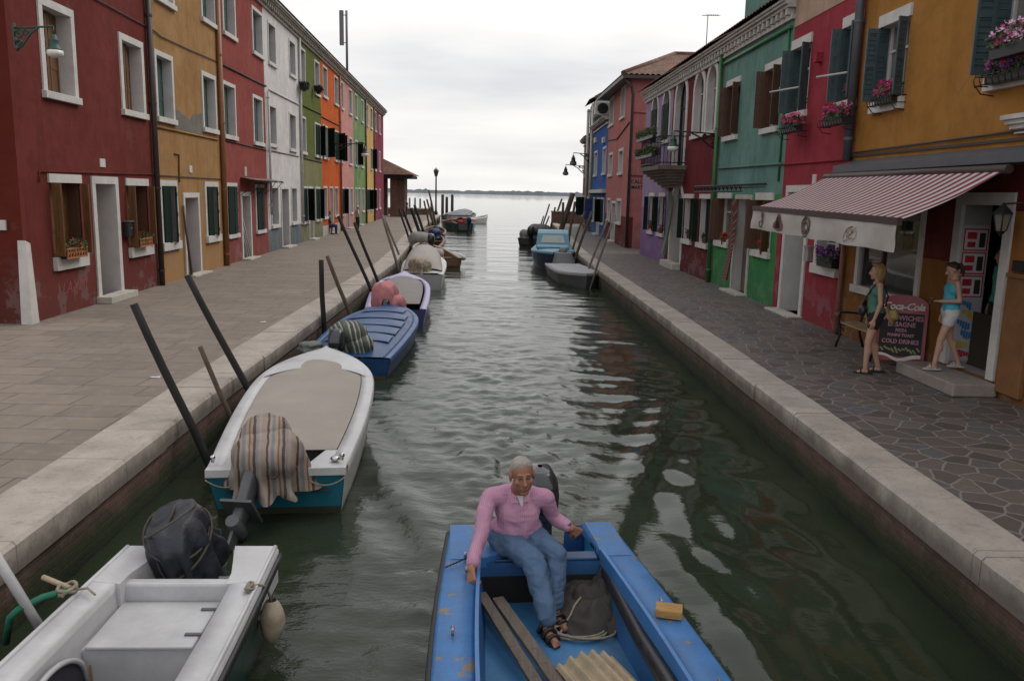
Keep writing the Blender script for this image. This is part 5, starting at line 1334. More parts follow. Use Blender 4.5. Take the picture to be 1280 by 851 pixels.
m = MB(); m.face([(-.5, -.0, .28), (.5, 0, .28), (.5, .7, .28), (-.5, .7, .28)]); m.face([(-.5, .7, .28), (.5, .7, .28), (.5, .7, .5), (-.5, .7, .5)]); m.build('motor_well', BGRY, b3)
h.cover(.10, .93, .17, .05, sag=.02, z=.025).build('cover', CANVAS, b3)
m = MB(); h2 = h.tclose(.17)
def fore(u, v):
    t = .66+(.985-.66)*v; x = h.inset(t, .10)*(2*u-1); e = 1-abs(2*u-1)**2
    edge = .07*(1-abs(2*u-1)**2.5)*(1-v)
    return (x, h.L*(t+edge), h.sheer(t)+.038 + .05*e*(1-v*.5))
m.grid(fore, 18, 16, 0, True); m.build('foredeck', BW, b3)
m = MB()
for sx in (-1, 1):
    m.tube([(sx*.62, .12, .555), (sx*.62, .12, .60)], .016, 8); m.ball((sx*.62, .12, .605), .028, 8, 6)
m.ball((.55, .15, .56), (.05, .04, .03), 8, 6); m.build('cleat', pm('chrome', (.5, .5, .5), .2, .1, metal=1), b3)
m = MB(); z_ = .36
for sx in (-1, 1): m.tube(catenary((sx*.66, -.06, .44), (sx*.33, -.05, .40), .06), .008, 5); m.tube(catenary((sx*.33, -.05, .30), (0, -.08, .42), .0), .008, 5)
m.build('transom_rope', ROPE, b3)
outboard(b3, (-.14, -.02), .52, None, MOTOR, R(50), 1.12, R(-12))
STRIPE = stripemat('striped_blanket_cloth', [(.18, (.27, .225, .19)), (.26, (.10, .055, .04)), (.34, (.29, .25, .225)), (.46, (.19, .18, .19)), (.56, (.30, .25, .21)), (.62, (.20, .11, .05)), (.70, (.27, .225, .19)), (.80, (.085, .055, .045)), (.90, (.23, .205, .205)), (1, (.30, .25, .22))], .27, (1, .12, 0), wob=.05, bump=.3, fold=.3)
sb = thing('striped_blanket', 'brown and cream striped blanket tied over the motor of the beige covered boat', 'blanket', wl(b3, (-.10, .0, .5)), b3.rotation_euler.z)
m = MB(); Mx = Matrix.Rotation(R(-10), 3, 'Z') @ Matrix.Rotation(R(10), 3, 'X'); drape(m, (-.03, .22, -.02), .25, .33, .50, -.06, 3, 7, .34, None, .5); drape(m, (.04, .0, -.06), .33, .34, .47, -.10, 9, 8, .42, Mx, .75)
m.build('cloth', STRIPE, sb)
m = MB(); m.tube([(.02+.33*math.cos(a), .07+.36*math.sin(a), .14+.12*math.sin(a)+.015*math.sin(5*a)) for a in [i*2*math.pi/30 for i in range(31)]], .011, 6, cap=False); m.build('lashing', pm('brown_cord', (.12, .085, .06), .9, .2), sb)

# ---- B: blue hard-covered boat
st, bo = (-2.45, 14.1), (-2.5, 19.9)
b4 = thing('blue_motorboat', 'blue motorboat closed with ribbed blue hatch boards', 'boat', (st[0], st[1], 0), heading(st, bo)+R(0))
h = Hull(6.1, 1.74, .90, .36, .52, 2.6, .5, .85, .2, .3, .13)
b4.rotation_euler.z = R(-1.5)
h.outer().build('hull', [BBLUE, BBLUE], b4); h.rimmesh(0, h=.01).build('gunwale', pm('boat_blue_pale', (.035, .09, .22), .4, .2), b4)
h.cover(.0, .95, .12, .10, z=.03, sag=.004).build('deck', BBLUE, b4)
for k in range(5):
    t = .24+.13*k; m = MB(); x = h.inset(t, .24)
    m.grid(lambda u, v: (x*(2*u-1), h.L*t + (v-.5)*.70, h.sheer(t)+.035+.10*(1-abs((2*u-1)*x/h.half(t))**2.2) + .016*(1-abs(2*v-1)**8)), 12, 8, 0, True); m.build('hatch_board', pm('hatch_blue', (.02, .07, .19), .4, .2, 3, .1), b4)
m = MB(); m.face([(-.72, -.005, .06), (.72, -.005, .06), (.72, -.005, -.1), (-.72, -.005, -.1)]); m.build('waterline_band', SLIME, b4)
outboard(b4, (-.12, .0), .40, MOTORD, MOTORD, R(30), .8)
G2 = stripemat('green_striped_cloth', [(.22, (.09, .105, .085)), (.32, (.33, .32, .27)), (.5, (.05, .075, .06)), (.6, (.36, .34, .29)), (.78, (.085, .09, .08)), (.86, (.3, .29, .25)), (1, (.06, .07, .06))], .30, (1, .35, .2), wob=.08, fold=.3)
m = MB(); bl = thing('green_striped_blanket', 'green grey striped blanket over the motor of the blue hatch covered boat', 'blanket', wl(b4, (-.02, .55, .44)), b4.rotation_euler.z)
drape(m, (0, -.05, -.02), .34, .36, .50, -.16, 5, 6, .22); drape(m, (.2, -.12, -.08), .25, .28, .34, -.12, 15, 6, .24); m.build('cloth', G2, bl)
bg_ = thing('grey_rag', 'small grey green rag lying on the corner of the blue motorboat', 'cloth', wl(b4, (-.62, .22, .48)), 0)
m = MB(); drape(m, (0, 0, 0), .2, .16, .12, -.02, 8, 6, .3); m.build('cloth', pm('rag', (.13, .145, .13), .9, .2), bg_)

# ---- C: lavender boat with a red cloth over its motor
st = (-2.2, 19.75)
b5 = thing('lavender_motorboat', 'lavender and white motorboat with pale canvas cover and violet transom', 'boat', (st[0], st[1], 0), R(4))
h = Hull(7.2, 1.64, .88, .42, .62, 2.7, .5, .85, .2, .3, .15)
h.outer(notch=.2).build('hull', [BVIO, BVIO], b5); h.rimmesh(0, h=.012).build('gunwale', BLAV, b5)
h.cover(.12, .90, .2, .07).build('cover', GREYCANVAS, b5)
m = MB()
def fore2(u, v):
    t = .74+(.985-.74)*v; x = h.inset(t, .08)*(2*u-1); return (x, h.L*(t+.05*(1-abs(2*u-1)**2.5)*(1-v)), h.sheer(t)+.035+.055*(1-abs(2*u-1)**2))
m.grid(fore2, 16, 10, 0, True); m.build('foredeck', BLAV, b5)
outboard(b5, (-.22, -.04), .36, MOTORD, MOTORD, R(8), .62)
m = MB(); bl = thing('red_cloth', 'faded red cloth thrown over the motor of the lavender boat', 'cloth', wl(b5, (-.25, .1, .45)), b5.rotation_euler.z)
drape(m, (0, .05, -.05), .32, .34, .66, -.34, 12, 9, .5, None, .45); drape(m, (.22, -.0, -.1), .26, .28, .44, -.28, 14, 8, .6); m.build('cloth', pm('faded_red_cloth', (.46, .18, .185), .85, .3, 5, .3, 50), bl)

# ---- D: white boat with a grey hood
b6 = thing('hooded_motorboat', 'white motorboat with a domed grey canvas hood', 'boat', (-2.2, 27.6, 0), R(3))
h = Hull(7.5, 1.62, .84, .50, .72, 2.4, .5, .85, .2, .3, .16)
h.outer().build('hull', [BW, BW], b6); h.rimmesh(0, h=.01).build('gunwale', BW, b6); h.cover(.04, .96, .1, .05).build('deck', BW, b6)
m = MB()
m.grid(lambda u, v: (.68*math.cos(math.pi*(1-u))*(1-.2*v*v), .9+4.3*v, .5+(.80*math.sin(math.pi*u)**.8)*(math.sin(math.pi*(.01+.93*v))**.5)+.03*NZ.noise(V((u*6, v*6, 1)))), 22, 22, 0, True); m.build('hood', pm('hood_canvas', (.34, .31, .29), .85, .15, 3, .3, 60), b6)
m = MB(); bl = thing('net_heap', 'heap of pale fishing net on the stern of the grey hooded boat', 'fishing net', wl(b6, (-.1, .75, .5)), 0)
drape(m, (0, 0, 0), .38, .4, .5, -.04, 22, 9, .4); m.build('net', pm('net', (.26, .22, .16), .95, .6, 14, 1, 30), bl)

# ---- E..: boats farther along the left quay
def simple_boat(name, label, st, rz, L, B, hullm, rimm, inm, s0=.45, s1=.7, tb=.8, floor=.12, bowp=2.4, group=None):
    b = thing(name, label, 'boat', (st[0], st[1], 0), rz, group); hh = Hull(L, B, tb, s0, s1, bowp, .5, .82, .15, .4, .12)
    hh.outer(18).build('hull', [hullm, hullm], b); hh.rimmesh(0, n=24).build('gunwale', rimm, b); hh.inside(floor).build('interior', [inm, inm], b)
    for t in (.25, .6): 
        m = MB(); x = hh.inset(t, .14); m.box(-x, x, L*t-.12, L*t+.12, hh.sheer(t)-.16, hh.sheer(t)-.12); m.build('thwart', inm, b)
    return b, hh
b7, h7 = simple_boat('open_rowing_boat', 'brown open boat with a pale rail, moored ahead of the grey hooded boat', (-1.75, 35.5), R(14), 7.2, 1.6, BBRN, pm('pale_rail', (.36, .30, .22), .6, .2), BBRN)
m = MB(); q = thing('mooring_fender', 'long white fender along the side of the brown open boat', 'fender', wl(b7, (.9, 2.0, .4)), b7.rotation_euler.z); m.tube([(0, -1.2, .02), (0, -1.1, 0), (0, 1.1, 0), (0, 1.2, .02)], [.03, .12, .12, .03], 10); m.build('float', WHITECANVAS, q)
b8, h8 = simple_boat('wooden_work_boat', 'old wooden work boat with a green hull and dark motor', (-3.2, 41.5), R(2), 8, 1.9, BGRN, BBRN, BBRN, .55, .9)
outboard(b8, (.35, 0), .62, MOTORD, BGRY, 0, 1.1)
def bundle(name, label, cat, p, r, mt, seed=0, part='cloth'):
    t = thing(name, label, cat, p); m = MB(); drape(m, (0, 0, 0), r[0], r[1], r[2], -.02, seed, 6, .3, nu=32, nv=14); m.build(part, mt, t); return t
bundle('tarpaulin_bundle', 'grey tarpaulin bundle in the stern of the green work boat', 'tarpaulin', wl(b8, (-.3, 1.2, .45)), (.55, .6, .75), GREYCANVAS, 31)
bundle('blue_tarpaulin', 'bright blue tarpaulin lump on the far green work boat', 'tarpaulin', wl(b8, (.35, 5.9, .7)), (.35, .5, .5), pm('blue_tarp', (.015, .03, .11), .6, .25), 33)
bundle('net_bundle', 'violet grey net bundle heaped amidships in the green work boat', 'fishing net', wl(b8, (-.3, 3.2, .4)), (.5, .9, .7), pm('violet_net', (.13, .12, .16), .9, .4, 10), 36, 'net')
bundle('rubbish_sack', 'pale sack heaped near the quay in the brown open boat', 'sack', wl(b7, (-.3, 1.2, .3)), (.4, .4, .5), pm('pale_sack', (.34, .30, .27), .9, .3, 8), 38)
# cabin boat
b9 = thing('painted_cabin_boat', 'broad old boat painted white, red and teal with a tyre on its bow', 'boat', (-3.4, 80, 0), R(190))
h = Hull(9, 2.8, .8, .6, 1.1, 2.2, .5, .75, .1, .8, .2)
h.outer(20).build('hull', [pm('hull_cream', (.42, .40, .34), .5, .15, dirt=.2), BTEAL], b9); h.rimmesh(0, n=24).build('gunwale', pm('red_rail', (.40, .04, .035), .5, .2), b9); h.cover(.02, .97, .2, .12).build('deck', pm('deck_grey', (.30, .28, .26), .7, .2), b9)
m = MB()
for sx in (-1, 1): m.grid(lambda u, v: h.pt(.45+.45*u, sx, .1+.5*v)+V((sx*.01, 0, 0)), 12, 3, 0, True)
m.build('teal_band', BTEAL, b9)
m = MB(); m.box(-.9, .9, 2.2, 5.2, .65, 1.2); m.build('cabin', pm('cabin_white', (.44, .43, .42), .5, .15, dirt=.2), b9, bevel=.06)
m = MB(); m.box(-1.0, 1.0, 2.1, 5.3, 1.202, 1.27); m.build('cabin_roof', BGRY, b9, bevel=.03)
m = MB(); m.tube([(.45+.32*math.cos(a), 8.2+.1, .78+.30*math.sin(a)) for a in [i*.35 for i in range(19)]], .11, 8, cap=False); m.build('tyre_fender', BLACKP, b9)
b10, h10 = simple_boat('small_green_boat', 'small dark green boat with a red item aboard outside the painted cabin boat', (-2.0, 70), R(8), 6, 1.7, BDGRN, BGRY, BGRY, .7, .95)
outboard(b10, (.3, 0), .75, BNAVY, BNAVY, R(-12), 1.1)
bundle('red_bag', 'red bag lying in the small dark green boat', 'bag', wl(b10, (-.3, 1.2, .6)), (.26, .26, .34), pm('red_nylon', (.30, .02, .025), .7, .3), 41)
b11, h11 = simple_boat('grey_barge', 'long grey barge moored beyond the painted cabin boat', (-3.9, 88), R(-6), 12, 2.6, BGRY, pm('barge_grey', (.24, .24, .25), .6, .2), BGRY, .9, 1.3)
h11.cover(.1, .9, .2, .25).build('cover', BGRY, b11)
b12, h12 = simple_boat('pale_dinghy', 'low pale dinghy outermost of the far left boats', (-2.3, 90), R(-40), 3.4, 1.3, pm('pale_hull', (.40, .40, .38), .5, .1), BW, BWI, .5, .9)

b16, h16 = simple_boat('small_dark_boat', 'low dark brown boat between the green work boat and the painted cabin boat', (-3.7, 56), R(3), 7, 1.7, BDARK, BBRN, BBRN, .45, .75)
outboard(b16, (.2, 0), .5, MOTORD, MOTORD, R(20), .9)
b17, h17 = simple_boat('low_navy_boat', 'low navy boat lying outside the grey barge', (-2.9, 97), R(-4), 8, 2.0, BNAVY, BGRY, BGRY, .6, .9)
# ---- right quay: grey punt, sky-blue cabin boat, dark cluttered boat
b13 = thing('grey_flat_boat', 'flat grey boat with a white cover, bow towards the canal mouth of the right quay', 'boat', (3.02, 34.2, 0), R(184))
b13['label'] = 'flat grey boat with a white cover beside the right quay'
h = Hull(5.6, 1.62, .86, .42, .52, 3.0, .6, .80, .2, .25, .06)
h.outer().build('hull', [BGRY, BGRY], b13); h.rimmesh(0, n=30).build('gunwale', pm('pale_grey_rail', (.22, .22, .22), .5, .15), b13); h.cover(.04, .97, .05, .06).build('cover', pm('cover_pale_grey', (.34, .34, .36), .75, .12), b13)
outboard(b13, (0, -.0), .5, GREYP, MOTORD, R(62), 1.1)
q = thing('grey_motor_cover', 'grey canvas cover over the tilted motor of the flat grey boat', 'motor cover', wl(b13, (0, .5, .45)), b13.rotation_euler.z)
m = MB(); m.grid(lambda u, v: V((.46*math.copysign(abs(math.cos(2*math.pi*u))**.6, math.cos(2*math.pi*u))*(1-.25*v), .38*math.copysign(abs(math.sin(2*math.pi*u))**.6, math.sin(2*math.pi*u))*(1-.15*v)-.15*v, .44*v)), 24, 5, 0, True, True)
m.grid(lambda u, v: V((.345*math.copysign(abs(math.cos(2*math.pi*u))**.6, math.cos(2*math.pi*u))*(1-v), .323*math.copysign(abs(math.sin(2*math.pi*u))**.6, math.sin(2*math.pi*u))*(1-v)-.15, .44+.03*v)), 24, 3, 0, True, True); m.build('canvas', pm('cover_slate', (.13, .135, .145), .6, .15), q)
b14 = thing('blue_cabin_boat', 'light blue cabin boat with a dark navy hull beside the right quay', 'boat', (3.3, 43.4, 0), R(176))
h = Hull(8.6, 2.0, .85, .62, .82, 2.2, .5, .8, .2, .5, .12)
h.outer().build('hull', [BNAVY, BNAVY], b14); h.rimmesh(0, n=30).build('gunwale', BSKY, b14); h.cover(.03, .97, .1, .08).build('deck', BSKY, b14)
m = MB()
m.prism([(1.6, .62), (4.3, .70), (3.8, 1.40), (3.3, 1.50), (1.7, 1.50)], lambda a, b, w: V((w*(1-.14*max(0, b-.75)), a, b)), -.80, .80); m.build('cabin', BSKY, b14, bevel=.05)
m = MB(); m.prism([(4.07, 1.20), (3.80, 1.62)], lambda a, b, w: V((w, a, b)), 0, 0); 
m = MB(); f = lambda x, z: V((x*(1-.14*(z-.75)), 4.3-.5*(z-.70)/.70+.025, z)); m.face([f(-.58, .98), f(.58, .98), f(.52, 1.32), f(-.52, 1.32)]); m.build('windscreen', pm('pale_windscreen', (.30, .33, .31), .15, .1), b14)
m = MB(); m.box(-.72, .72, 4.3, 6.0, .66, .92); m.build('fore_cabin', BSKY, b14, bevel=.06)
m = MB(); m.box(-.30, .12, 5.995, 6.02, .74, .88); m.build('hatch_window', GREYP, b14)
b15, h15 = simple_boat('cluttered_dark_boat', 'dark open boat heaped with gear, farthest along the right quay', (2.55, 52.0), R(-12), 8, 1.9, BDARK, GREYP, BDARK, .5, .9)
outboard(b15, (.1, -.1), .6, BLACKP, BLACKP, 0, 1.3)
bundle('gear_heap', 'dark heap of gear filling the cluttered dark boat', 'gear', wl(b15, (0, 4, .4)), (.8, 2.6, .85), pm('dark_gear', (.045, .043, .045), .8, .5, 6), 45, 'heap')
bundle('grey_sack', 'grey sack beside the motor of the cluttered dark boat', 'sack', wl(b15, (-.45, 1.1, .4)), (.4, .5, .6), pm('grey_sack', (.20, .19, .19), .9, .3), 47)
# ------------------------------------------------------------------ the old blue workboat under way
WORN = pm('worn_blue_paint', (.040, .150, .37), .5, .22, 4, .25, 30, dirt=.3, peel=(.19, .155, .12), pthr=.60, ps=4.5)
FLOORB = pm('boat_floor_blue', (.035, .155, .33), .5, .25, 3, .2, 25, dirt=.45)
WELLB = pm('bright_blue_paint', (.04, .27, .48), .45, .15, 4, .1, 30, dirt=.1)
OLDWOOD = pm('grey_old_wood', (.13, .105, .085), .85, .35, 5, .6, 30, stretch=(8, 1, 8))
st, bo = (.385, 6.40), (.575, 3.9)
hb = thing('old_workboat', 'worn blue wooden workboat steered by the man in the pink shirt', 'boat', (st[0], st[1], 0), heading(st, bo))
h = Hull(5.7, 1.67, .775, .54, .70, 2.3, .52, .84, .12, .4, .24)
h.outer(notch=.55, nz=.16).build('hull', [pm('hull_dark_blue', (.02, .05, .12), .5, .2, peel=(.2, .17, .13), pthr=.62, ps=5), BBLUE], hb)
m = h.rimmesh(.0, lip=.015, n=60); m.build('side_deck', WORN, hb)
h.inside(.20, t0=.105).build('interior', [pm('inside_blue', (.022, .095, .24), .55, .25, dirt=.3), FLOORB], hb)
hx = h.half(0)
for sx, xin in ((1, .06), (-1, .44)):       # stern corners (local x runs to the left of the picture)
    m = MB(); m.prism([(sx*(hx+.012), -.02), (sx*(hx+.03), .62), (sx*(hx-.20), .62), (sx*(xin+.02), .42), (sx*xin, -.02)], lambda a, b, w: V((a, b, w)), h.s0-.06, h.s0+.020)
    m.build('stern_deck', WORN, hb, bevel=.01)
m = MB(); m.box(-hx+.21, hx-.21, .44, .565, h.s0-.13, h.s0-.02); m.build('thwart', BBLUE, hb, bevel=.01)
m = MB(); m.box(-hx+.14, hx-.14, .605, .615, .20, h.s0-.132); m.build('bulkhead', DARK, hb)  # near-black sheet painting the shade of the open space under the stern deck
m = MB(); m.face([(-.44, -.0, .30), (.08, 0, .30), (.08, .42, .30), (-.44, .42, .30)]); m.face([(-.44, 0, .30), (-.44, .42, .30), (-.44, .42, .54), (-.44, 0, .54)]); m.face([(.08, 0, .30), (.08, .42, .30), (.08, .42, .54), (.08, 0, .54)]); m.face([(-.44, .418, .30), (.08, .418, .30), (.08, .418, .5), (-.44, .418, .5)]); m.build('motor_well', WELLB, hb)
for sx in (1, -1):                            # raised inner coamings along the side decks
    m = MB()
    P = [(sx*(h.inset(t, h.rim)-.005), h.L*t, h.sheer(t)) for t in [.10+.80*i/24 for i in range(25)]]
    for a, b in zip(P, P[1:]):
        a, b = V(a), V(b); m.obox((a+b)/2+V((0, 0, -.035)), (b-a)/2*1.01, (.012, 0, 0), (0, 0, .085))
    m.build('coaming', pm('coaming_blue', (.045, .16, .39), .4, .15, dirt=.1), hb)
m = MB()
for sx in (1, -1):
    m.tube([(sx*(h.half(t)+.02), h.L*t, h.sheer(t)-.05) for t in [.0+.95*i/24 for i in range(25)]], .028, 8)
m.build('rubbing_strake', pm('black_rubber_rail', (.03, .028, .028), .6, .3), hb)
m = MB()
for (a, b) in ((.86, 1.0), (.62, 2.3)): m.tube([wl(hb, (0, 0, 0))*0 + V((hx-.08, a, h.s0+.03)), V((hx-.08, a, h.s0+.07))], .012, 6)
for t, sx in ((.30, 1), (.25, -1), (.42, -1)):
    x = sx*(h.half(t)-.1); m.tube([(x-.0, h.L*t, h.sheer(t)+.02), (x, h.L*t, h.sheer(t)+.06)], .011, 6); m.tube([(x, h.L*t-.03, h.sheer(t)+.06), (x, h.L*t+.03, h.sheer(t)+.06)], .011, 6)
m.build('cleat', pm('dull_steel', (.3, .3, .3), .4, .2, metal=.8), hb)
root, MM = outboard(hb, (-.085, -.06), .50, MOTORD, MOTORD, 0, .92, 0)
m = MB(); m.tube([MM @ V((0, .0, .16)), MM @ V((-.03, .30, .24)), MM @ V((-.15, .47, .19)), MM @ V((-.20, .52, .17))], [.03, .025, .018, .018], 8); m.build('tiller', BLACKP, root)
m = MB(); m.tube([MM @ V((-.15, .47, .19)), MM @ V((-.24, .56, .15))], .021, 8); m.build('tiller_grip', BLACKP, root)
TG = wl(hb, MM @ V((-.195, .515, .172)))

# things lying in the boat
def wp(px, py, Z): return at(px, py, Z=Z)
for i, (a, b, lab, wd) in enumerate((((601, 742), (676, 868), 'long grey wooden plank lying nearest the left side of the blue workboat', .075), ((622, 748), (704, 868), 'grey wooden oar loom lying beside the plank in the blue workboat', .085))):
    A = at(*a, Z=.36-.02*i); B = at(*b, Z=.25); t = thing('wooden_plank' if i == 0 else 'old_oar', lab, 'plank' if i == 0 else 'oar', A, world=True)
    B = A+(B-A)*1.5; B.z = .24
    m = MB(); n = 10
    for k in range(n):
        p, q = A.lerp(B, k/n), A.lerp(B, (k+1)/n); m.bar(p, q+(q-p)*.0, wd*(1-.03*math.sin(k*2.1)), .032, mat=0)
    m.build('board', OLDWOOD, t, bevel=.004)
RAGC = pm('grey_brown_cloth', (.045, .039, .034), .9, .3, 6, .4, 60)
c = at(744, 754, Z=.22); t = thing('crumpled_tarpaulin', 'crumpled dark grey tarpaulin heaped beside the man\'s knees', 'tarpaulin', c)
m = MB(); heap(m, (-.02, .16, -.03), .33, .27, .30, 52, f=1.9); heap(m, (-.05, -.10, -.03), .31, .36, .20, 58, f=1.9); heap(m, (.12, -.12, -.03), .17, .36, .24, 63, f=1.9); heap(m, (.0, .02, .03), .24, .22, .26, 67, f=1.8); m.build('cloth', RAGC, t)
t = thing('rope_coil', 'loose pale rope coil in front of the crumpled tarpaulin', 'rope', at(725, 790, Z=.21)); m = MB(); rr_ = random.Random(5)
pts = []
for i in range(90):
    a = i*.28; r_ = .14+.03*math.sin(a*.37)+.02*math.sin(a*1.3); pts.append((r_*1.25*math.cos(a)+.02*math.sin(a*.21), r_*.75*math.sin(a)-.01, .012+.012*(i % 23)/23+.01*math.sin(a*.5)))
m.tube(pts, .009, 6); m.tube([(-.12, .02, .02), (-.06, .12, .06), (-.02, .2, .10), (.03, .26, .13)], .009, 6); m.build('line', ROPE, t)
A = at(753, 703, Z=.45); B = at(838, 856, Z=.47); t = thing('rubber_fender_hose', 'long black rubber hose lying inside the right side of the blue workboat', 'hose', A, world=True)
m = MB(); m.tube([A+(A-B).normalized()*.02, A, A.lerp(B, .33)+V((.004, 0, -.02)), A.lerp(B, .66)+V((.0, 0, -.03)), B, B+(B-A)*.4], [.02, .048, .055, .056, .056, .056], 16); m.build('hose', pm('shiny_rubber', (.016, .016, .017), .35, .35, 20, .15, 60), t)
c = at(836, 766, Z=.585); t = thing('wooden_block', 'yellowish wooden block on the right side deck of the blue workboat', 'wood block', (c.x, c.y, .575), R(-14))
m = MB(); m.box(-.085, .085, -.06, .06, 0, .055); m.build('block', pm('yellow_wood', (.33, .19, .06), .7, .4, 6, .5, 30, stretch=(1, 6, 6)), t, bevel=.006)
c = at(752, 846, Z=.22); t = thing('corrugated_sheet', 'curved corrugated beige sheets stacked on the floor of the blue workboat', 'corrugated sheet', (c.x, c.y-.25, .21), R(22))
m = MB()
for k in range(1):
    m.grid(lambda u, v: (-.20+.40*u, -.5+.80*v, .10+.06*math.sin(math.pi*u)+.020*math.sin(u*5*2*math.pi)), 60, 6, 0, True); m.grid(lambda u, v: (-.20+.40*u, .30, (.10+.06*math.sin(math.pi*u)+.020*math.sin(u*5*2*math.pi))*v), 60, 1, 0, True)
m.build('sheet', pm('fibre_cement', (.34, .27, .18), .85, .25, 6, .4, 50, dirt=.4), t)
m = MB(); t = thing('thin_chain', 'thin dark chain on the left side deck beside the man\'s hand', 'chain', at(560, 706, Z=.57), world=True)
A, B = at(556, 709, Z=.58), at(586, 696, Z=.58); 
for k in range(16):
    p = A.lerp(B, k/16); q = A.lerp(B, (k+1.2)/16); w_ = V((0, 0, 1)) if k % 2 else V((.5, .5, .3)); m.tube([p, p+(q-p)*.5+w_*.006, q, p+(q-p)*.5-w_*.006, p], .0035, 5, cap=False)
m.build('links', IRON, t)
A, B = at(738, 678, Z=.56), at(753, 702, Z=.40); m = MB(); t = thing('mooring_chain', 'dark chain hanging from the right stern corner into the blue workboat', 'chain', A, world=True); 
for k in range(14):
    p = A.lerp(B, k/14); q = A.lerp(B, (k+1.2)/14); w_ = V((0, 0, 1)) if k % 2 else V((.8, .2, .1)); m.tube([p, p+(q-p)*.5+w_*.008, q, p+(q-p)*.5-w_*.008, p], .0045, 5, cap=False)
m.build('links', IRON, t)

# ------------------------------------------------------------------ white boat with green sides, bottom left
st = (-2.085, 5.86)
wb = thing('white_fibreglass_boat', 'open white fibreglass boat with dark green outer sides and a covered motor', 'boat', (st[0], st[1], 0), R(180+1))
h = Hull(5.2, 1.22, .90, .56, .66, 2.4, .5, .86, .12, .3, .19)
h.outer(notch=.46, nz=.2).build('hull', [BDGRN, BW], wb)
h.rimmesh(.0, lip=.02, n=50, h=.004).build('gunwale', BW, wb)
m = MB()
for sx in (1, -1):
    m.tube([(sx*(h.half(t)-.012), h.L*t, h.sheer(t)+.022) for t in [.0+.95*i/30 for i in range(31)]], .016, 6); m.tube([(sx*(h.half(t)+.018), h.L*t, h.sheer(t)-.05) for t in [.0+.95*i/30 for i in range(31)]], .03, 6, 1)
m.build('rubbing_strake', [BW, BLACKP], wb)
h.inside(.06, t0=.10).build('interior', [BWI, pm('grey_floor_mat', (.07, .065, .07), .8, .2)], wb)
hx = h.half(0)
for sx in (1, -1):
    m = MB(); m.prism([(sx*(hx-.0), -.01), (sx*(hx+.0), .56), (sx*(hx-.20), .60), (sx*.34, .44), (sx*.24, -.01)], lambda a, b, w: V((a, b, w)), .30, h.s0+.024); m.build('quarter_deck', BW, wb, bevel=.012)
m = MB(); m.box(-hx+.18, hx-.18, .44, .53, .30, h.s0-.01); m.build('bulkhead', BW, wb, bevel=.02)
m = MB(); m.face([(-.4, 0, .3), (.4, 0, .3), (.4, .45, .3), (-.4, .45, .3)]); m.build('motor_well', BWI, wb)
m = MB(); m.box(-hx+.15, hx-.15, .53, 1.10, .07, .40); bx_ = m.build('locker', BW, wb, bevel=.012)
m = MB(); m.box(-.29, .36, .54, 1.115, .401, .425); m.build('locker_lid', BW, wb, bevel=.008)
m = MB(); 
for y_ in (.66, .98): m.box(-.40, -.20, y_-.012, y_+.012, .426, .438)
m.build('latch', GREYP, bx_)
m = MB(); m.face([(.33, 1.104, .30), (.345, 1.104, .30), (.35, 1.104, .08), (.32, 1.104, .08)]); m.face([(.375, 1.104, .36), (.40, 1.104, .36), (.395, 1.104, .10), (.38, 1.104, .10)]); m.build('rust_streak', pm('rust', (.30, .19, .10), .8, .3), bx_)
# moulded side pocket with a dark mouth on the quay side
m = MB(); m.grid(lambda u, v: (.345+.03*v, 1.08+.95*u, .08+.42*v*math.sin(math.pi*min(1, u*1.0))**.35), 24, 6, 0, True); m.build('side_pocket', pm('pocket_dark', (.02, .018, .03), .7), wb)
m = MB(); m.tube([(.362, 1.08+.95*u, .08+.42*math.sin(math.pi*u)**.35) for u in [i/24 for i in range(25)]], .018, 6); m.build('pocket_rim', BWI, wb)
root, MM = outboard(wb, (.12, -.08), .50, MOTORD, MOTOR, R(20), .62)
m = MB(); t = thing('black_motor_cover', 'black canvas cover lashed with cords over the motor of the white fibreglass boat', 'motor cover', wl(wb, (.12, -.06, .5)), wb.rotation_euler.z)
Mx = Matrix.Rotation(R(-24), 3, 'X') @ Matrix.Rotation(R(10), 3, 'Y')
drape(m, (.0, -.0, -.02), .20, .30, .42, -.18, 71, 9, .46, Mx, .55, 110, 44); m.build('canvas', pm('black_canvas', (.016, .018, .026), .5, .5, 7, .6, 30), t)
m = MB()
for k, (a, b) in enumerate(((.30, .1), (.42, -.15), (.18, .05))): m.tube([Mx @ V((.215*math.cos(q)*(1-.9*max(0, a-.2)), -.0+.315*math.sin(q)*(1-.9*max(0, a-.2)), a-.06+b*math.cos(q+k))) for q in [i*2*math.pi/30 for i in range(31)]], .009, 6, cap=False)
m.tube([Mx @ V((.02+.05*math.sin(q*3), .31*math.cos(q), .0+.42*math.sin(q))) for q in [i*math.pi/16 for i in range(17)]], .008, 6); m.build('lashing', pm('dark_cord', (.06, .055, .045), .9, .3), t)
c = at(340, 770, Z=.30); t = thing('canvas_fender', 'dirty cream canvas fender hanging off the side of the white fibreglass boat', 'fender', (c.x, c.y, .12))
m = MB(); m.grid(lambda u, v: ((.085*math.sin(math.pi*(.08+.86*v))**.55*(1+.10*NZ.noise(V((math.cos(6.28*u)*1.5, math.sin(6.28*u)*1.5, v*4)))))*math.cos(6.2832*u), (.085*math.sin(math.pi*(.08+.86*v))**.55*(1+.12*NZ.noise(V((math.cos(6.28*u)*1.5, math.sin(6.28*u)*1.5, v*4+9)))))*math.sin(6.2832*u), .30*v), 24, 18, 0, True, True); m.build('bag', pm('cream_canvas', (.36, .30, .22), .9, .25, 9, .5, 50, dirt=.3), t)
e_ = at(312, 735, Z=.6)-V((c.x, c.y, .12))
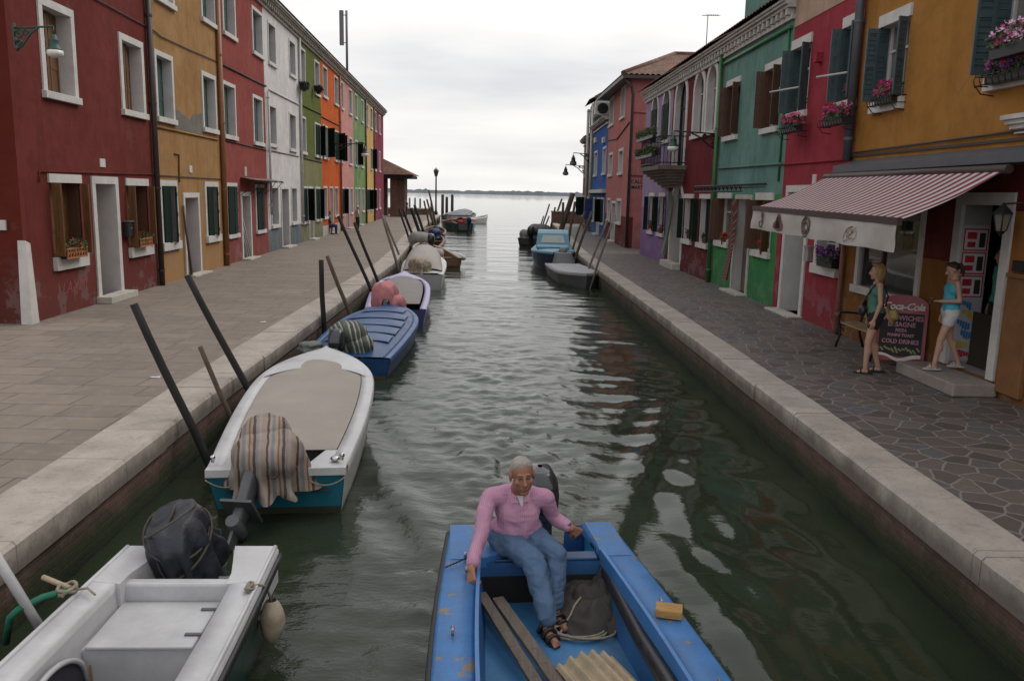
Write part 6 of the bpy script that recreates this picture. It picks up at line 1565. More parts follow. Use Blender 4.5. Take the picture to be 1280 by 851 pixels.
m = MB(); m.tube([(0, 0, .29), (-.03, .0, .40), (e_.x*.6, e_.y*.6, .47), (e_.x, e_.y, e_.z+.01)], .009, 6)
m.tube([(e_.x+.03*math.cos(q)*(.6+.4*math.sin(q*.3)), e_.y+.05*math.sin(q), e_.z+.012+.012*math.sin(q*1.7)) for q in [i*.5 for i in range(40)]], .008, 5); m.build('line', ROPE, t)
A = at(22, 762, Z=.62); B = at(84, 738, Z=.62)
t = thing('green_mooring_line', 'green mooring rope knotted round the left gunwale of the white fibreglass boat', 'rope', A, world=True)
m = MB(); m.tube([A+V((-.12, .05, -.25)), A+V((-.05, .0, -.05)), A, A.lerp(B, .5)+V((0, 0, .02)), B], .022, 8)
m.tube([B+V((.05*math.cos(q), .07*math.sin(q)-.0, .01+.02*math.sin(q*1.3))) for q in [i*.45 for i in range(40)]], .012, 6, 1); m.tube([B, B+V((.12, .02, .01)), B+V((.2, -.05, -.0))], .008, 6, 1); m.build('line', [GREENROPE, ROPE], t)
A, B = at(-8, 690, X=-2.95), at(40, 768, X=-2.80); t = thing('white_pole', 'white plastic pole standing between the quay and the white fibreglass boat', 'pole', (B.x, B.y, 0), world=True)
m = MB(); m.tube([B+(B-A)*.6, A+(A-B)*.9], .030, 10); m.build('tube', BW, t)
A = at(54, 721, Z=.66); B = at(78, 731, Z=.64); t = thing('boat_hook_stick', 'short wooden stick lying across the left gunwale of the white fibreglass boat', 'stick', A, world=True)
m = MB(); m.tube([A, A.lerp(B, 1.4)], .018, 8); m.build('stick', pm('pale_stick', (.34, .26, .18), .8, .3), t)
# ------------------------------------------------------------------ people
def capsule(m, p0, r0, p1, r1, seg=14):
    p0, p1 = V(p0), V(p1); d = p1-p0; L_ = d.length
    prof = []
    for k in range(5): a = -math.pi/2 + math.pi/2*k/4; prof.append((max(r0*math.cos(a), 1e-4), r0*math.sin(a)))
    for k in range(5): a = math.pi/2*k/4; prof.append((max(r1*math.cos(a), 1e-4), L_+r1*math.sin(a)))
    m.lathe(prof, p0, seg, ax=d if L_ > 1e-5 else (0, 0, 1))
def organic(name, pieces, mats, parent, voxel=.012, smooth=3, wr=None, sub=0):
    """One continuous skin grown over overlapping limbs."""
    m = MB()
    for p in pieces:
        if p[0] == 'c': capsule(m, *p[1:5])
        else: m.ball(p[1], p[2], 18, 12, M=p[3] if len(p) > 3 else None)
    o = m.build(name, mats, None, weld=True)
    mo = o.modifiers.new('r', 'REMESH'); mo.mode = 'VOXEL'; mo.voxel_size = voxel; mo.use_smooth_shade = True
    if smooth: ms = o.modifiers.new('s', 'SMOOTH'); ms.factor = .5; ms.iterations = smooth
    bpy.context.view_layer.update(); dg = bpy.context.evaluated_depsgraph_get()
    me = bpy.data.meshes.new_from_object(o.evaluated_get(dg)); o.modifiers.clear(); old = o.data; o.data = me; bpy.data.meshes.remove(old); me.name = name
    if wr:
        f, a, seed = wr
        ns = [v.normal.copy() for v in me.vertices]
        for v, n in zip(me.vertices, ns):
            q = v.co*f+V((seed, seed*2, 0)); v.co += n*a*(NZ.noise(q)+.5*NZ.noise(V((q.x*2.1, q.y*2.1, q.z*1.2))) - .6*abs(NZ.noise(V((q.x*1.2, q.y*1.2, q.z*2.6+5)))))
    for pg in me.polygons: pg.use_smooth = True
    if parent: o.parent = parent; ORG[o.name] = V((0, 0, 0))
    return o
def frame(fwd, upv=(0, 0, 1)):
    y = V(fwd).normalized(); z = V(upv); x = y.cross(z).normalized(); z = x.cross(y).normalized()
    return Matrix((x, y, z)).transposed()
def head_pieces(c, M, s=1.0, neck=None):
    c = V(c); T = lambda x, y, z: c + M @ V((x*s, y*s, z*s)); S = lambda *r: tuple(q*s for q in r)
    P = [('e', T(0, -.012, .035), S(.075, .094, .086), M), ('e', T(0, .022, -.035), S(.060, .068, .080), M), ('e', T(0, .055, -.098), S(.030, .026, .022), M),
         ('c', T(-.036, .079, .022), .013*s, T(.036, .079, .022), .013*s), ('c', T(0, .088, .012), .009*s, T(0, .108, -.028), .0145*s), ('e', T(0, .098, -.034), S(.020, .014, .011), M),
         ('e', T(-.041, .062, -.022), S(.022, .020, .022), M), ('e', T(.041, .062, -.022), S(.022, .020, .022), M),
         ('c', T(-.018, .080, -.060), .0075*s, T(.018, .080, -.060), .0075*s), ('c', T(-.015, .080, -.072), .0075*s, T(.015, .080, -.072), .0075*s),
         ('e', T(-.078, -.002, -.002), S(.010, .022, .034), M), ('e', T(.078, -.002, -.002), S(.010, .022, .034), M)]
    if neck is not None: P.append(('c', T(0, -.02, -.05), .055*s, neck, .058*s))
    return P
def hand_pieces(wrist, M, curl=50, s=1.0, thumb=1, spread=.0):
    """M: x across the palm towards the thumb, y along the fingers, z out of the back of the hand."""
    w_ = V(wrist); T = lambda x, y, z: w_ + M @ V((x*s, y*s, z*s)); P = []
    for i in range(4):
        x = -.030+.020*i; P.append(('c', T(x*.55, .005, 0), .014*s, T(x, .080, .0), .0115*s))
        lens = [(.030, .020, .016), (.038, .025, .018), (.042, .027, .019), (.038, .024, .018)][i]
        p = V((x, .082, 0)); a = 0; r_ = .0098
        for L_ in lens:
            a += R(curl); q = p + V((spread*(i-1.5)*.01, L_*math.cos(a), -L_*math.sin(a))); P.append(('c', T(*p), r_*s, T(*q), r_*.92*s)); p = q; r_ *= .92
    a0 = V((.022, .02, -.004)); a1 = V((.050, .048, -.014)); a2 = V((.056, .075, -.030)); a3 = V((.046, .096, -.040))
    for p, q, r_ in ((a0, a1, .013), (a1, a2, .0115), (a2, a3, .010)): P.append(('c', T(*p), r_*s, T(*q), r_*.95*s))
    return P
SKIN = pm('tanned_skin', (.26, .115, .068), .55, .14, 14, .1, 80)
SKINF = pm('fair_skin', (.42, .245, .175), .55, .10, 14, .08, 80)
SKINM = pm('mid_skin', (.30, .155, .10), .55, .12, 14, .08, 80)
GREYHAIR = pm('short_grey_hair', (.33, .29, .26), .9, .4, 90, .8, 200)
BLOND = pm('blond_hair', (.30, .19, .075), .6, .35, 10, .5, 90, stretch=(5, 5, .8))
DKHAIR = pm('dark_brown_hair', (.035, .018, .012), .5, .4, 12, .5, 90, stretch=(5, 5, .8))
EYEW = pm('eye_white', (.22, .18, .165), .3, .05, 5, 0); EYED = pm('eye_dark', (.03, .02, .015), .2, .1, 5, 0)
LIPS = pm('lips', (.22, .075, .06), .5, .1, 20, 0); BROW = pm('grey_brow', (.13, .085, .065), .8, .3, 60, 0)
SHIRT = stripemat('pink_striped_shirt_cloth', [(.40, (.44, .235, .335)), (.5, (.37, .18, .28)), (.90, (.45, .24, .34)), (1, (.375, .185, .285))], .030, (1, .15, 0), .85, wob=.02, bump=.15, fold=.06)
DENIM = pm('denim', (.065, .115, .20), .85, .14, 5, .35, 160)

def eyes(c, M, s, parent, squint=.6):
    for sx in (-1, 1):
        m = MB(); p = V(c) + M @ V((sx*.030*s, .076*s, .003*s)); m.ball(p, (.013*s, .010*s, .0075*s*squint), 10, 6, 0, M); m.ball(p + M @ V((0, .0065*s, -.0005)), (.0058*s, .005*s, .0058*s*squint), 8, 6, 1, M); m.build('eye', [EYEW, EYED], parent)
        m = MB(); m.tube([V(c)+M @ V((sx*q*s, (.0935-.10*(q-.03)**2*40)*s, (.030+.004*math.sin((q-.01)*60))*s)) for q in (.012, .022, .034, .046)], [.003*s, .0055*s, .005*s, .002*s], 6); m.build('eyebrow', BROW, parent)
    m = MB(); m.tube([V(c)+M @ V((x*s, (.0885-abs(x)*.25)*s, (-.066+abs(x)*.06)*s)) for x in (-.022, -.01, 0, .01, .022)], [.002*s, .0045*s, .005*s, .0045*s, .002*s], 6); m.build('mouth', LIPS, parent)

# ---- the boatman
bm = thing('person', 'grey haired man in pink striped shirt and jeans steering the blue workboat', 'person', at(640, 690, Y=6.02) - V((0, 0, .0)))
bm.location = (.20, 6.02, .57); O = V(bm.location)
def L3(x, y, z): return V((x, y, z))-O
hd = at(652.5, 594, Y=5.74); hd = L3(*hd)
fdir = V((.16, -1, -.03)); MH = frame(fdir, (-.08, 0, 1)); HS = 1.10
neck = L3(*at(648, 613, Y=5.90)); shR = L3(*at(611, 621, Y=5.92)); shL = L3(*at(682, 622, Y=5.95))
elR = L3(*at(600, 672, Y=5.70)); wrR = L3(*at(589, 711, Y=5.43)); haR = L3(*at(588, 728, Y=5.34))
tg = TG-O; elL = L3(*at(692, 646, Y=6.06)); wrL = tg + V((-.02, -.05, .055))
hipR, hipL = L3(.13, 5.98, .64), L3(.33, 6.00, .64); chest = L3(*at(647, 641, Y=5.92)); belly = L3(*at(646, 672, Y=5.96))
knR = L3(*at(667, 702, Y=5.60)); knL = L3(*at(697, 694, Y=5.66)); anR = L3(*at(684, 778, Y=5.50)); anL = L3(*at(693, 758, Y=5.72))
anR = L3(*at(684, 776, Z=.30)); anL = L3(*at(693, 758, Z=.30))
ftR = L3(*at(685, 792, Z=.235)); toeR = ftR+V((.045, -.10, -.01)); ftL = anL+V((.02, -.06, -.07)); toeL = anL+V((.06, -.16, -.08))
MR = frame(haR-wrR + V((.01, -.01, -.03)), V((-.75, -.35, .6))); ML = frame(V((.35, .10, -.28)), V((-.15, -.95, .25)))
P = head_pieces(hd, MH, HS, neck)
P += [('c', neck, .06, chest, .11), ('c', chest, .12, belly, .125), ('c', belly, .12, (hipR+hipL)/2, .125), ('c', shR, .055, shL, .055),
      ('c', shR, .052, elR, .042), ('c', elR, .042, wrR, .030), ('c', shL, .052, elL, .042), ('c', elL, .042, wrL, .029),
      ('c', hipR, .08, knR, .048), ('c', knR, .046, anR, .036), ('c', hipL, .08, knL, .048), ('c', knL, .046, anL, .036),
      ('c', anR, .036, ftR, .034), ('c', ftR, .036, toeR, .026), ('c', anL, .036, ftL, .034), ('c', ftL, .036, toeL, .026)]
for k in range(4): q = (toeR-ftR).normalized(); sd_ = q.cross(V((0, 0, 1))); P.append(('c', toeR+sd_*(.022-.015*k), .011, toeR+sd_*(.026-.017*k)+q*(.035-.006*k)-V((0, 0, .006)), .009))
P += hand_pieces(wrR, MR, 52, 1.08) + hand_pieces(wrL, ML, 58, 1.05)
organic('body', P, SKIN, bm, .0062, 2)
eyes(hd, MH, HS, bm)
m = MB()
def hairfn(u, v):
    a = 2*math.pi*u; b = math.pi/2*(1-v*1.12)
    d = V((math.sin(a)*math.cos(b), math.cos(a)*math.cos(b), math.sin(b)))
    front = max(0, d.y)
    rise = .30*front*v*(1+.4*abs(math.sin(a)))
    p = V((d.x*.0775, -.012+d.y*.0955, .037+d.z*.0875 + rise*.16))
    k = 1 - .08*max(0, front-.2)*v*3
    k += .022*NZ.noise(p*120)
    return hd + MH @ (V((p.x*k, (p.y+.012)*k-.012-.004, (p.z-.037)*k+.037))*HS)
m.grid(hairfn, 40, 16, 0, True, True); m.build('hair', GREYHAIR, bm)
S_ = [('c', neck+V((0, .0, -.03)), .085, chest, .14), ('e', chest+V((0, .02, .01)), (.17, .115, .15)), ('c', chest+V((-.03, 0, 0)), .13, belly+V((-.03, 0, 0)), .132), ('c', chest+V((.03, 0, 0)), .13, belly+V((.03, 0, 0)), .132), ('c', belly, .15, (hipR+hipL)/2+V((0, .0, .06)), .155), ('e', (hipR+hipL)/2+V((.01, -.01, .085)), (.205, .165, .075)), ('c', shR+V((.02, 0, 0)), .072, shL-V((.02, 0, 0)), .072), ('c', shR+V((.03, .01, .0)), .07, neck+V((0, .03, .0)), .06), ('c', shL+V((-.03, .01, .0)), .07, neck+V((0, .03, .0)), .06),
      ('c', shR, .068, elR, .056), ('c', elR, .056, wrR.lerp(elR, .24), .052), ('c', shL, .068, elL, .056), ('c', elL, .055, wrL.lerp(elL, .2), .047)]
organic('shirt', S_, SHIRT, bm, .0065, 3, (8, .011, 3))
m = MB()          # collar wings
for sx in (-1, 1):
    a = neck + MH @ V((sx*.062, .02, .035)); b = neck + MH @ V((sx*.012, .098, -.055)); c_ = neck + MH @ V((sx*.070, .085, -.055)); d_ = neck + MH @ V((sx*.088, -.0, .01))
    m.face([a, b, c_, d_]); m.face([a+V((0, .004, -.004)), d_+V((0, .004, -.004)), c_+V((0, .004, -.004)), b+V((0, .004, -.004))])
    e_ = neck + MH @ V((sx*.05, -.07, .045)); m.face([a, d_, e_ + V((0, 0, -.04)), e_])
m.build('collar', SHIRT, bm)
m = MB(); m.face([neck + MH @ V((-.03, .075, .01)), neck + MH @ V((.03, .075, .01)), neck + MH @ V((.006, .112, -.075)), neck + MH @ V((-.006, .112, -.075))]); m.build('undershirt', pm('white_cotton', (.5, .48, .48), .9, .1), bm)
organic('trousers', [('c', hipR, .118, knR, .086), ('c', knR, .084, anR+V((0, 0, .03)), .072), ('c', hipL, .118, knL, .084), ('c', knL, .082, anL+V((0, 0, .03)), .070), ('c', hipR+V((0, .02, .02)), .125, hipL+V((0, .02, .02)), .125)], DENIM, bm, .0075, 2, (9, .017, 7))
for a, f_, t_ in ((anR, ftR, toeR), (anL, ftL, toeL)):
    q = (t_-f_).normalized(); sd_ = q.cross(V((0, 0, 1))); m = MB()
    ol = [(-.09, .030), (-.10, 0), (-.09, -.030), (0, -.042), (.08, -.048), (.135, -.02), (.14, .015), (.10, .044), (0, .040)]
    base = V((f_.x, f_.y, .203-O.z)); m.prism([(x, y) for x, y in ol], lambda x, y, w: base + q*x + sd_*y + V((0, 0, w)), 0, .022)
    for x, w_ in ((.02, .05), (.075, .045), (-.05, .048)): m.tube([base+q*x+sd_*(w_*math.cos(k*.314))*1.0+V((0, 0, .02+(.062 if x < .06 else .045)*math.sin(k*.314))) for k in range(11)], .014, 6)
    m.build('sandal', BLACKP, bm)
m = MB(); ax = (wrL-elL).normalized(); m.lathe([(.036, -.012), (.039, 0), (.036, .012)], wrL-ax*.02, 14, ax=ax, cap=False); m.lathe([(.016, 0), (.018, .008)], wrL-ax*.02+V((0, -.02, .028)), 10, ax=(0, -.4, 1)); m.build('wristwatch', BLACKP, bm)

# ---- standing figures
def walker(label, loc, face, ht, skin, top=None, topm=None, low=None, lowm=None, hair='short', hairm=DKHAIR, stride=0, arms=('down', 'down'), shoe=BLACKP, voxel=.014, head=True, group=None, tilt=0, sleeves=True):
    t = thing('person', label, 'person', loc, face, group); k = ht/1.7
    s = lambda x, y, z: V((x*k, y*k, z*k))
    hip = [s(-.085, 0, .90), s(.085, 0, .90)]; kn = [s(-.085, .03+stride*.5, .49), s(.085, .03-stride*.45, .49 if not stride else .50)]; an = [s(-.08, stride*.95-.01, .085), s(.08, -.02-stride*1.05, .085+abs(stride)*.16)]
    sh = [s(-.165, 0, 1.39), s(.165, 0, 1.39)]; el, wr, hM = [], [], []
    for i, a in enumerate(arms):
        sx = -1 if i == 0 else 1
        if a == 'down': e_, w_, M_ = s(sx*.21, -.02, 1.11), s(sx*.205, .05, .86), frame((0, .15, -1), (sx, 0, 0))
        elif a == 'front': e_, w_, M_ = s(sx*.20, -.05, 1.12), s(sx*.12, .22, 1.10), frame((-sx*.3, 1, .05), (0, 0, 1))
        elif a == 'hip': e_, w_, M_ = s(sx*.36, -.06, 1.16), s(sx*.19, .06, .98), frame((-sx, .3, -.4), (0, 1, .3))
        elif a == 'back': e_, w_, M_ = s(sx*.22, -.12, 1.12), s(sx*.17, -.10, .88), frame((-sx*.2, .1, -1), (sx, 0, 0))
        el.append(e_); wr.append(w_); hM.append(M_)
    hc = s(0, .035, 1.585); MH_ = frame((0, 1, -tilt))
    P = head_pieces(hc, MH_, k*1.0, s(0, -.01, 1.43)) if voxel < .02 else [('e', hc, (.08*k, .10*k, .12*k)), ('c', hc, .05*k, s(0, 0, 1.43), .055*k)]
    P += [('c', s(-.06, 0, 1.30), .10*k, s(.06, 0, 1.30), .10*k), ('c', s(0, 0, 1.30), .115*k, s(0, .01, 1.05), .105*k), ('c', s(-.04, 0, .95), .115*k, s(.04, 0, .95), .115*k), ('c', sh[0], .05*k, sh[1], .05*k)]
    for i in (0, 1):
        P += [('c', hip[i], .085*k, kn[i], .055*k), ('c', kn[i], .052*k, an[i], .036*k), ('e', kn[i].lerp(an[i], .3)+s(0, -.018, 0), (.048*k, .05*k, .09*k)), ('c', an[i]+s(0, -.02, -.045), .032*k, an[i]+s(0, .10, -.058), .026*k), ('c', sh[i], .044*k, el[i], .036*k), ('c', el[i], .036*k, wr[i], .025*k)]
        P += hand_pieces(wr[i], hM[i], 22, k*.95) if voxel < .02 else [('e', wr[i]+hM[i] @ V((0, .06, 0)), (.035*k, .06*k, .025*k))]
    organic('body', P, skin, t, voxel if voxel > .02 else .009, 2)
    g = lambda p, e_=.014: ('c', p[1], p[2]+e_, p[3], p[4]+e_)
    if top:
        Q = [('c', s(-.065, .0, 1.29), .112*k, s(.065, .0, 1.29), .112*k), ('c', s(0, 0, 1.29), .128*k, s(0, .01, 1.05), .118*k), ('c', s(-.045, .0, .97), .126*k, s(.045, .0, .97), .126*k)]
        if top == 'tank': Q += [('c', s(-.10, 0, 1.36), .050*k, s(-.085, 0, 1.30), .07*k), ('c', s(.10, 0, 1.36), .050*k, s(.085, 0, 1.30), .07*k)]
        else:
            Q += [('c', sh[0], .062*k, sh[1], .062*k)]
            for i in (0, 1):
                e2 = el[i] if top == 'long' else sh[i].lerp(el[i], .62)
                Q.append(('c', sh[i], .060*k, e2, .055*k))
                if top == 'long': Q.append(('c', el[i], .054*k, wr[i], .040*k))
        organic('top', Q, topm, t, max(voxel, .011), 2, (10, .006, 2))
    if low:
        f = {'shorts': .20, 'trousers': 1.0}[low]; Q = [('c', s(-.05, 0, .94), .128*k, s(.05, 0, .94), .128*k)]
        for i in (0, 1):
            e2 = hip[i].lerp(kn[i], min(1, f/.6 if f < 1 else 1)); Q.append(('c', hip[i], .104*k, e2, (.092 if f < 1 else .075)*k))
            if f == 1: Q.append(('c', kn[i], .074*k, an[i]+s(0, 0, .0), .062*k))
        organic('shorts' if f < 1 else 'trousers', Q, lowm, t, max(voxel, .011), 2, (9, .006, 5))
    if voxel < .02:
        for i in (0, 1):
            b = an[i]; m = MB(); zb = b.z-.085*k
            m.prism([(x*k, y*k) for x, y in ((-.045, -.07), (-.03, -.10), (.03, -.10), (.045, -.07), (.046, .06), (.035, .15), (0, .17), (-.035, .15), (-.046, .06))], lambda x, y, w: V((b.x+x, b.y+y, zb+w)), 0, .022)
            m.tube([V((b.x+.047*k*math.cos(q*.314), b.y+.07*k, zb+.02+.05*math.sin(q*.314))) for q in range(11)], .012, 6); m.build('sandal', shoe, t)
        eyes(hc, MH_, k, t)
    else:
        m = MB()
        for i in (0, 1): m.ball((an[i].x, an[i].y+.05*k, .045*k), (.05*k, .13*k, .05*k), 8, 6)
        m.build('shoes', shoe, t)
    m = MB()
    def hf(u, v):
        a = 2*math.pi*u; lim = 1.34 if hair == 'tail' else 1.12
        if hair == 'bob': lim = 1.55
        b = math.pi/2*(1-v*lim); d = V((math.sin(a)*math.cos(b), math.cos(a)*math.cos(b), math.sin(b)))
        front = max(0, d.y); r_ = 1.0
        if hair == 'bob': r_ = 1.16 + .05*NZ.noise(d*7)
        p = V((d.x*.080*r_, -.014+d.y*.099*r_, .040+d.z*.090*r_)); 
        if hair == 'bob' and v > .55 and front < .5: p.z -= .10*(v-.55)*2.2; p.x *= 1.08; p.y -= .01
        p.z += front*v*(.11 if hair == 'tail' else .075 if hair != 'bob' else .14); p.y -= front*v*(.012 if hair != 'bob' else .03)
        return hc + MH_ @ (p*k)
    m.grid(hf, 28, 14, 0, True, True)
    if hair == 'tail': m.tube([hc+MH_ @ (V(p)*k) for p in ((0, -.085, .06), (0, -.125, .05), (0, -.145, 0), (0, -.135, -.09), (0, -.12, -.15))], [.022*k, .034*k, .036*k, .028*k, .006*k], 10)
    m.build('hair', hairm, t); return t, s, k
GTOP = pm('sea_green_cotton', (.06, .17, .125), .85, .15, 8, .3, 120); CYAN = pm('cyan_cotton', (.06, .36, .47), .85, .12, 8, .3, 120); WSH = pm('white_cotton_shorts', (.52, .50, .52), .85, .1, 8, .3, 120); BSH = pm('black_cotton', (.012, .012, .015), .85, .2)
p = at(1083, 466, Z=QZ)
wm, s, k = walker('blond woman in green tank top and black shorts with a shoulder bag', (p.x+.05, p.y, QZ), R(75), 1.64, SKINF, 'tank', GTOP, 'shorts', BSH, 'bob', BLOND, stride=.10, arms=('down', 'down'))
t = thing('shoulder_bag', 'black shoulder bag on the hip of the blond woman', 'bag', V(wm.location), wm.rotation_euler.z)
m = MB(); m.ball(s(.02, .19, .98), (.09, .055, .10), 14, 10, lump=.12); m.build('pouch', BLACKP, t)
m = MB(); m.tube([s(-.0, .20, 1.06), s(-.05, .155, 1.22), s(-.10, .085, 1.37), s(-.13, 0, 1.445), s(-.12, -.08, 1.36), s(-.04, -.15, 1.22), s(.04, -.14, 1.06), s(.12, .02, .98), s(.07, .16, 1.02)], .012, 6); m.build('strap', BLACKP, t)
t = thing('straw_hat', 'straw hat hanging at the back of the blond woman', 'hat', V(wm.location), wm.rotation_euler.z)
m = MB(); ax = V((-.35, -.8, .35)).normalized(); c_ = s(-.08, -.21, .93); m.lathe([(.0, .10), (.07, .095), (.085, .06), (.088, .0), (.16, -.012), (.165, -.004), (.09, .008)], c_, 24, ax=ax, cap=False); m.build('woven_straw', pm('straw', (.36, .25, .11), .85, .3, 30, .6, 90), t)
p = at(1172, 462, Z=QZ+.20)
gm, s, k = walker('girl in cyan tank top and white shorts with dark ponytail on the shop step', (p.x+.12, p.y+.05, QZ+.20), R(80), 1.53, SKINF, 'tank', CYAN, 'shorts', WSH, 'tail', DKHAIR, stride=.20, arms=('front', 'down'), shoe=BWI, tilt=.35)
for a in gm.children:
    pass
t = thing('ice_cream_cup', 'small cup held in front by the girl in cyan', 'cup', V(gm.location), gm.rotation_euler.z); m = MB(); m.lathe([(.022, 0), (.032, .06), (.03, .075), (.0, .085)], s(-.10, .33, 1.075), 12); m.build('cup', BROWNSH, t)
SK = at(1243, 390, X=7.35)
walker('shop assistant in green t-shirt standing inside the dark snack bar doorway', (7.42, SK.y, QZ+.20), R(85), 1.74, SKINM, 'tee', pm('green_tee', (.05, .27, .19), .85, .12), 'trousers', BSH, 'short', DKHAIR, arms=('down', 'down'))
# people farther along the left quay
p = at(447, 290, Z=QZ); walker('white haired man in cream shirt standing with hands on hips on the left quay', (p.x, p.y, QZ), R(-60), 1.62, SKINM, 'long', pm('cream_shirt', (.42, .36, .28), .9, .1), 'trousers', BSH, 'short', pm('white_hair', (.5, .48, .45), .8), arms=('hip', 'hip'), voxel=.03)
p = at(494, 271, Z=QZ); walker('person in white shirt and pale shorts walking near the tiled pavilion', (p.x, p.y, QZ), R(190), 1.7, SKINM, 'tee', BWI, 'shorts', pm('khaki', (.28, .24, .15), .9), 'short', DKHAIR, stride=.12, voxel=.03)
p = at(507.5, 270, Z=QZ); walker('person in dark patterned top beside the poles near the tiled pavilion', (p.x, p.y, QZ), R(170), 1.68, SKINM, 'tee', pm('dark_pattern', (.09, .06, .09), .9, .7, 20), 'trousers', BDARK, 'short', DKHAIR, stride=.08, voxel=.03)
p = at(540, 262, Z=QZ+.0); walker('tiny person in orange top by the lamp post at the end of the left quay', (-6.3, 92, QZ), R(120), 1.7, SKINM, 'tee', pm('orange_top', (.6, .14, .03), .9), 'trousers', BDARK, 'short', DKHAIR, voxel=.03)
# seated person at the orange house
p = at(416.5, 293, Z=QZ); q = thing('person', 'person in dark clothes seated at the doorway of the orange house', 'person', (p.x-.25, p.y, QZ), R(-75))
P = [('e', V((0, .06, 1.22)), (.08, .10, .12)), ('c', V((0, .04, 1.15)), .05, V((0, 0, 1.05)), .055), ('c', V((-.17, 0, 1.0)), .05, V((.17, 0, 1.0)), .05), ('c', V((0, 0, .95)), .12, V((0, 0, .55)), .13)]
for sx in (-1, 1): P += [('c', V((sx*.1, 0, .50)), .08, V((sx*.12, .42, .50)), .06), ('c', V((sx*.12, .42, .50)), .055, V((sx*.12, .42, .08)), .04), ('c', V((sx*.12, .40, .05)), .04, V((sx*.12, .54, .04)), .035), ('c', V((sx*.2, 0, 1.0)), .05, V((sx*.26, .08, .75)), .042), ('c', V((sx*.26, .08, .75)), .04, V((sx*.12, .32, .62)), .03)]
organic('body', P, SKINM, q, .03, 2)
organic('top', [('c', V((-.17, 0, 1.0)), .07, V((.17, 0, 1.0)), .07), ('c', V((0, 0, .95)), .15, V((0, 0, .58)), .16)]+[('c', V((sx*.2, 0, 1.0)), .065, V((sx*.26, .08, .75)), .058) for sx in (-1, 1)], BDARK, q, .03, 2)
organic('trousers', [('c', V((sx*.1, 0, .50)), .11, V((sx*.12, .42, .50)), .085) for sx in (-1, 1)]+[('c', V((sx*.12, .42, .50)), .08, V((sx*.12, .42, .10)), .065) for sx in (-1, 1)], pm('violet_trousers', (.05, .03, .10), .9), q, .03, 2)
m = MB(); m.ball((0, .045, 1.26), (.085, .10, .10), 10, 7); m.build('hair', DKHAIR, q)
st_ = thing('wooden_stool', 'low wooden stool under the person at the orange house', 'stool', V(q.location), q.rotation_euler.z)
m = MB(); m.box(-.2, .2, -.18, .2, .36, .40); m.build('seat', WOOD, st_)
for x in (-.17, .17):
    for y in (-.15, .17): m = MB(); m.tube([(x, y, 0), (x*.9, y*.9, .36)], .02, 6); m.build('leg', WOOD, st_)
# ------------------------------------------------------------------ mooring poles
POLEB = pm('black_tarred_pole', (.009, .0085, .0085), .8, .35, 5, .3, 40, stretch=(6, 6, .7)); POLEW = pm('weathered_pole', (.085, .060, .045), .85, .4, 5, .5, 40, stretch=(6, 6, .7)); POLEG = pm('grey_weathered_pole', (.17, .15, .13), .85, .35, 5, .5, 40, stretch=(6, 6, .7)); PILE = pm('lagoon_pile', (.05, .042, .036), .9, .4, 4, .5, 30, stretch=(5, 5, .6))
def edge_x(E_, y):
    for a, b in zip(E_, E_[1:]):
        if a[1] <= y <= b[1]: return a[0]+(b[0]-a[0])*(y-a[1])/(b[1]-a[1])
    return E_[-1][0]
def mooring(label, lo, top, r, mt, side, off=.14, group=None, X=None, sq=False):
    x = -3.3 if side < 0 else 3.7
    for _ in range(12):
        p = at(*lo, X=x if X is None else X); 
        if X is None: x = edge_x(L_EDGE, p.y)+(off if p.y > 18 else r+.045) if side < 0 else edge_x(R_EDGE, p.y)-off
    q = at(*top, Y=p.y); d = (q-p); base = p - d*((p.z+.9)/d.z)
    t = thing('mooring_pole', label, 'mooring pole', (base.x, base.y, 0) if False else base, world=True, group=group)
    m = MB(); n = 8
    m.tube([base.lerp(q, k/n)+V((.012*math.sin(k*1.3+q.x), .01*math.cos(k*1.9), 0))*(1 if 0 < k < n else 0) for k in range(n+1)], [r*(1.0-.12*k/n) for k in range(n+1)], 8)
    m.build('shaft', mt, t); return t
GL, GR_ = 'mooring poles along the left quay', 'mooring poles along the right quay'
for lab, lo, tp, r, mt in (
    ('thick black mooring pole by the stern of the beige covered boat', (231, 516), (167, 380), .052, POLEB),
    ('long black mooring pole crossing the kerb at the bow end of the beige covered boat', (298.5, 466), (234, 344), .052, POLEB),
    ('thin rusty brown pole between the two thick black poles', (271.5, 482), (250, 433), .036, POLEW),
    ('short upright black pole at the bow of the beige covered boat', (404, 391), (401.5, 325), .055, POLEB),
    ('short brown pole leaning beside the upright black pole', (429.5, 373), (409, 320), .05, POLEW),
    ('slim dark pole leaning beside the blue hatch covered boat', (459, 352), (423, 270), .05, POLEB),
    ('slim dark pole with its foot at the stern of the lavender boat', (471, 350), (443, 278), .05, POLEB),
    ('grey pole of a close pair beside the lavender boat, the one leaning more', (497, 334), (478, 269), .055, POLEG),
    ('grey pole of a close pair beside the lavender boat, the steeper one', (504, 333), (480, 270), .05, POLEG),
    ('dark pole leaning at the stern of the grey hooded boat', (517, 317), (499, 261), .06, POLEB),
    ('dark pole beside the brown open boat, first of a bunch', (515.5, 294), (504, 262), .07, POLEB),
    ('thick dark pole beside the brown open boat, in the middle of the bunch', (523.5, 289), (514, 260), .11, POLEB),
    ('thick dark pole with its top leaning to the lamp post side of the bunch', (528, 286), (518, 256), .10, POLEB),
    ('brown pole beside the green work boat', (536, 279), (530, 251), .08, POLEW),
    ('brown pole beside the bow of the painted cabin boat', (540.5, 275), (533.5, 249), .09, POLEW),
    ('pale stump like pole before the bow of the painted cabin boat', (542, 279), (539, 266), .22, POLEG),
    ('tall thin pole rising beyond the painted cabin boat', (541, 262), (536, 237.5), .09, POLEW)):
    mooring(lab, lo, tp, r, mt, -1, group=GL)
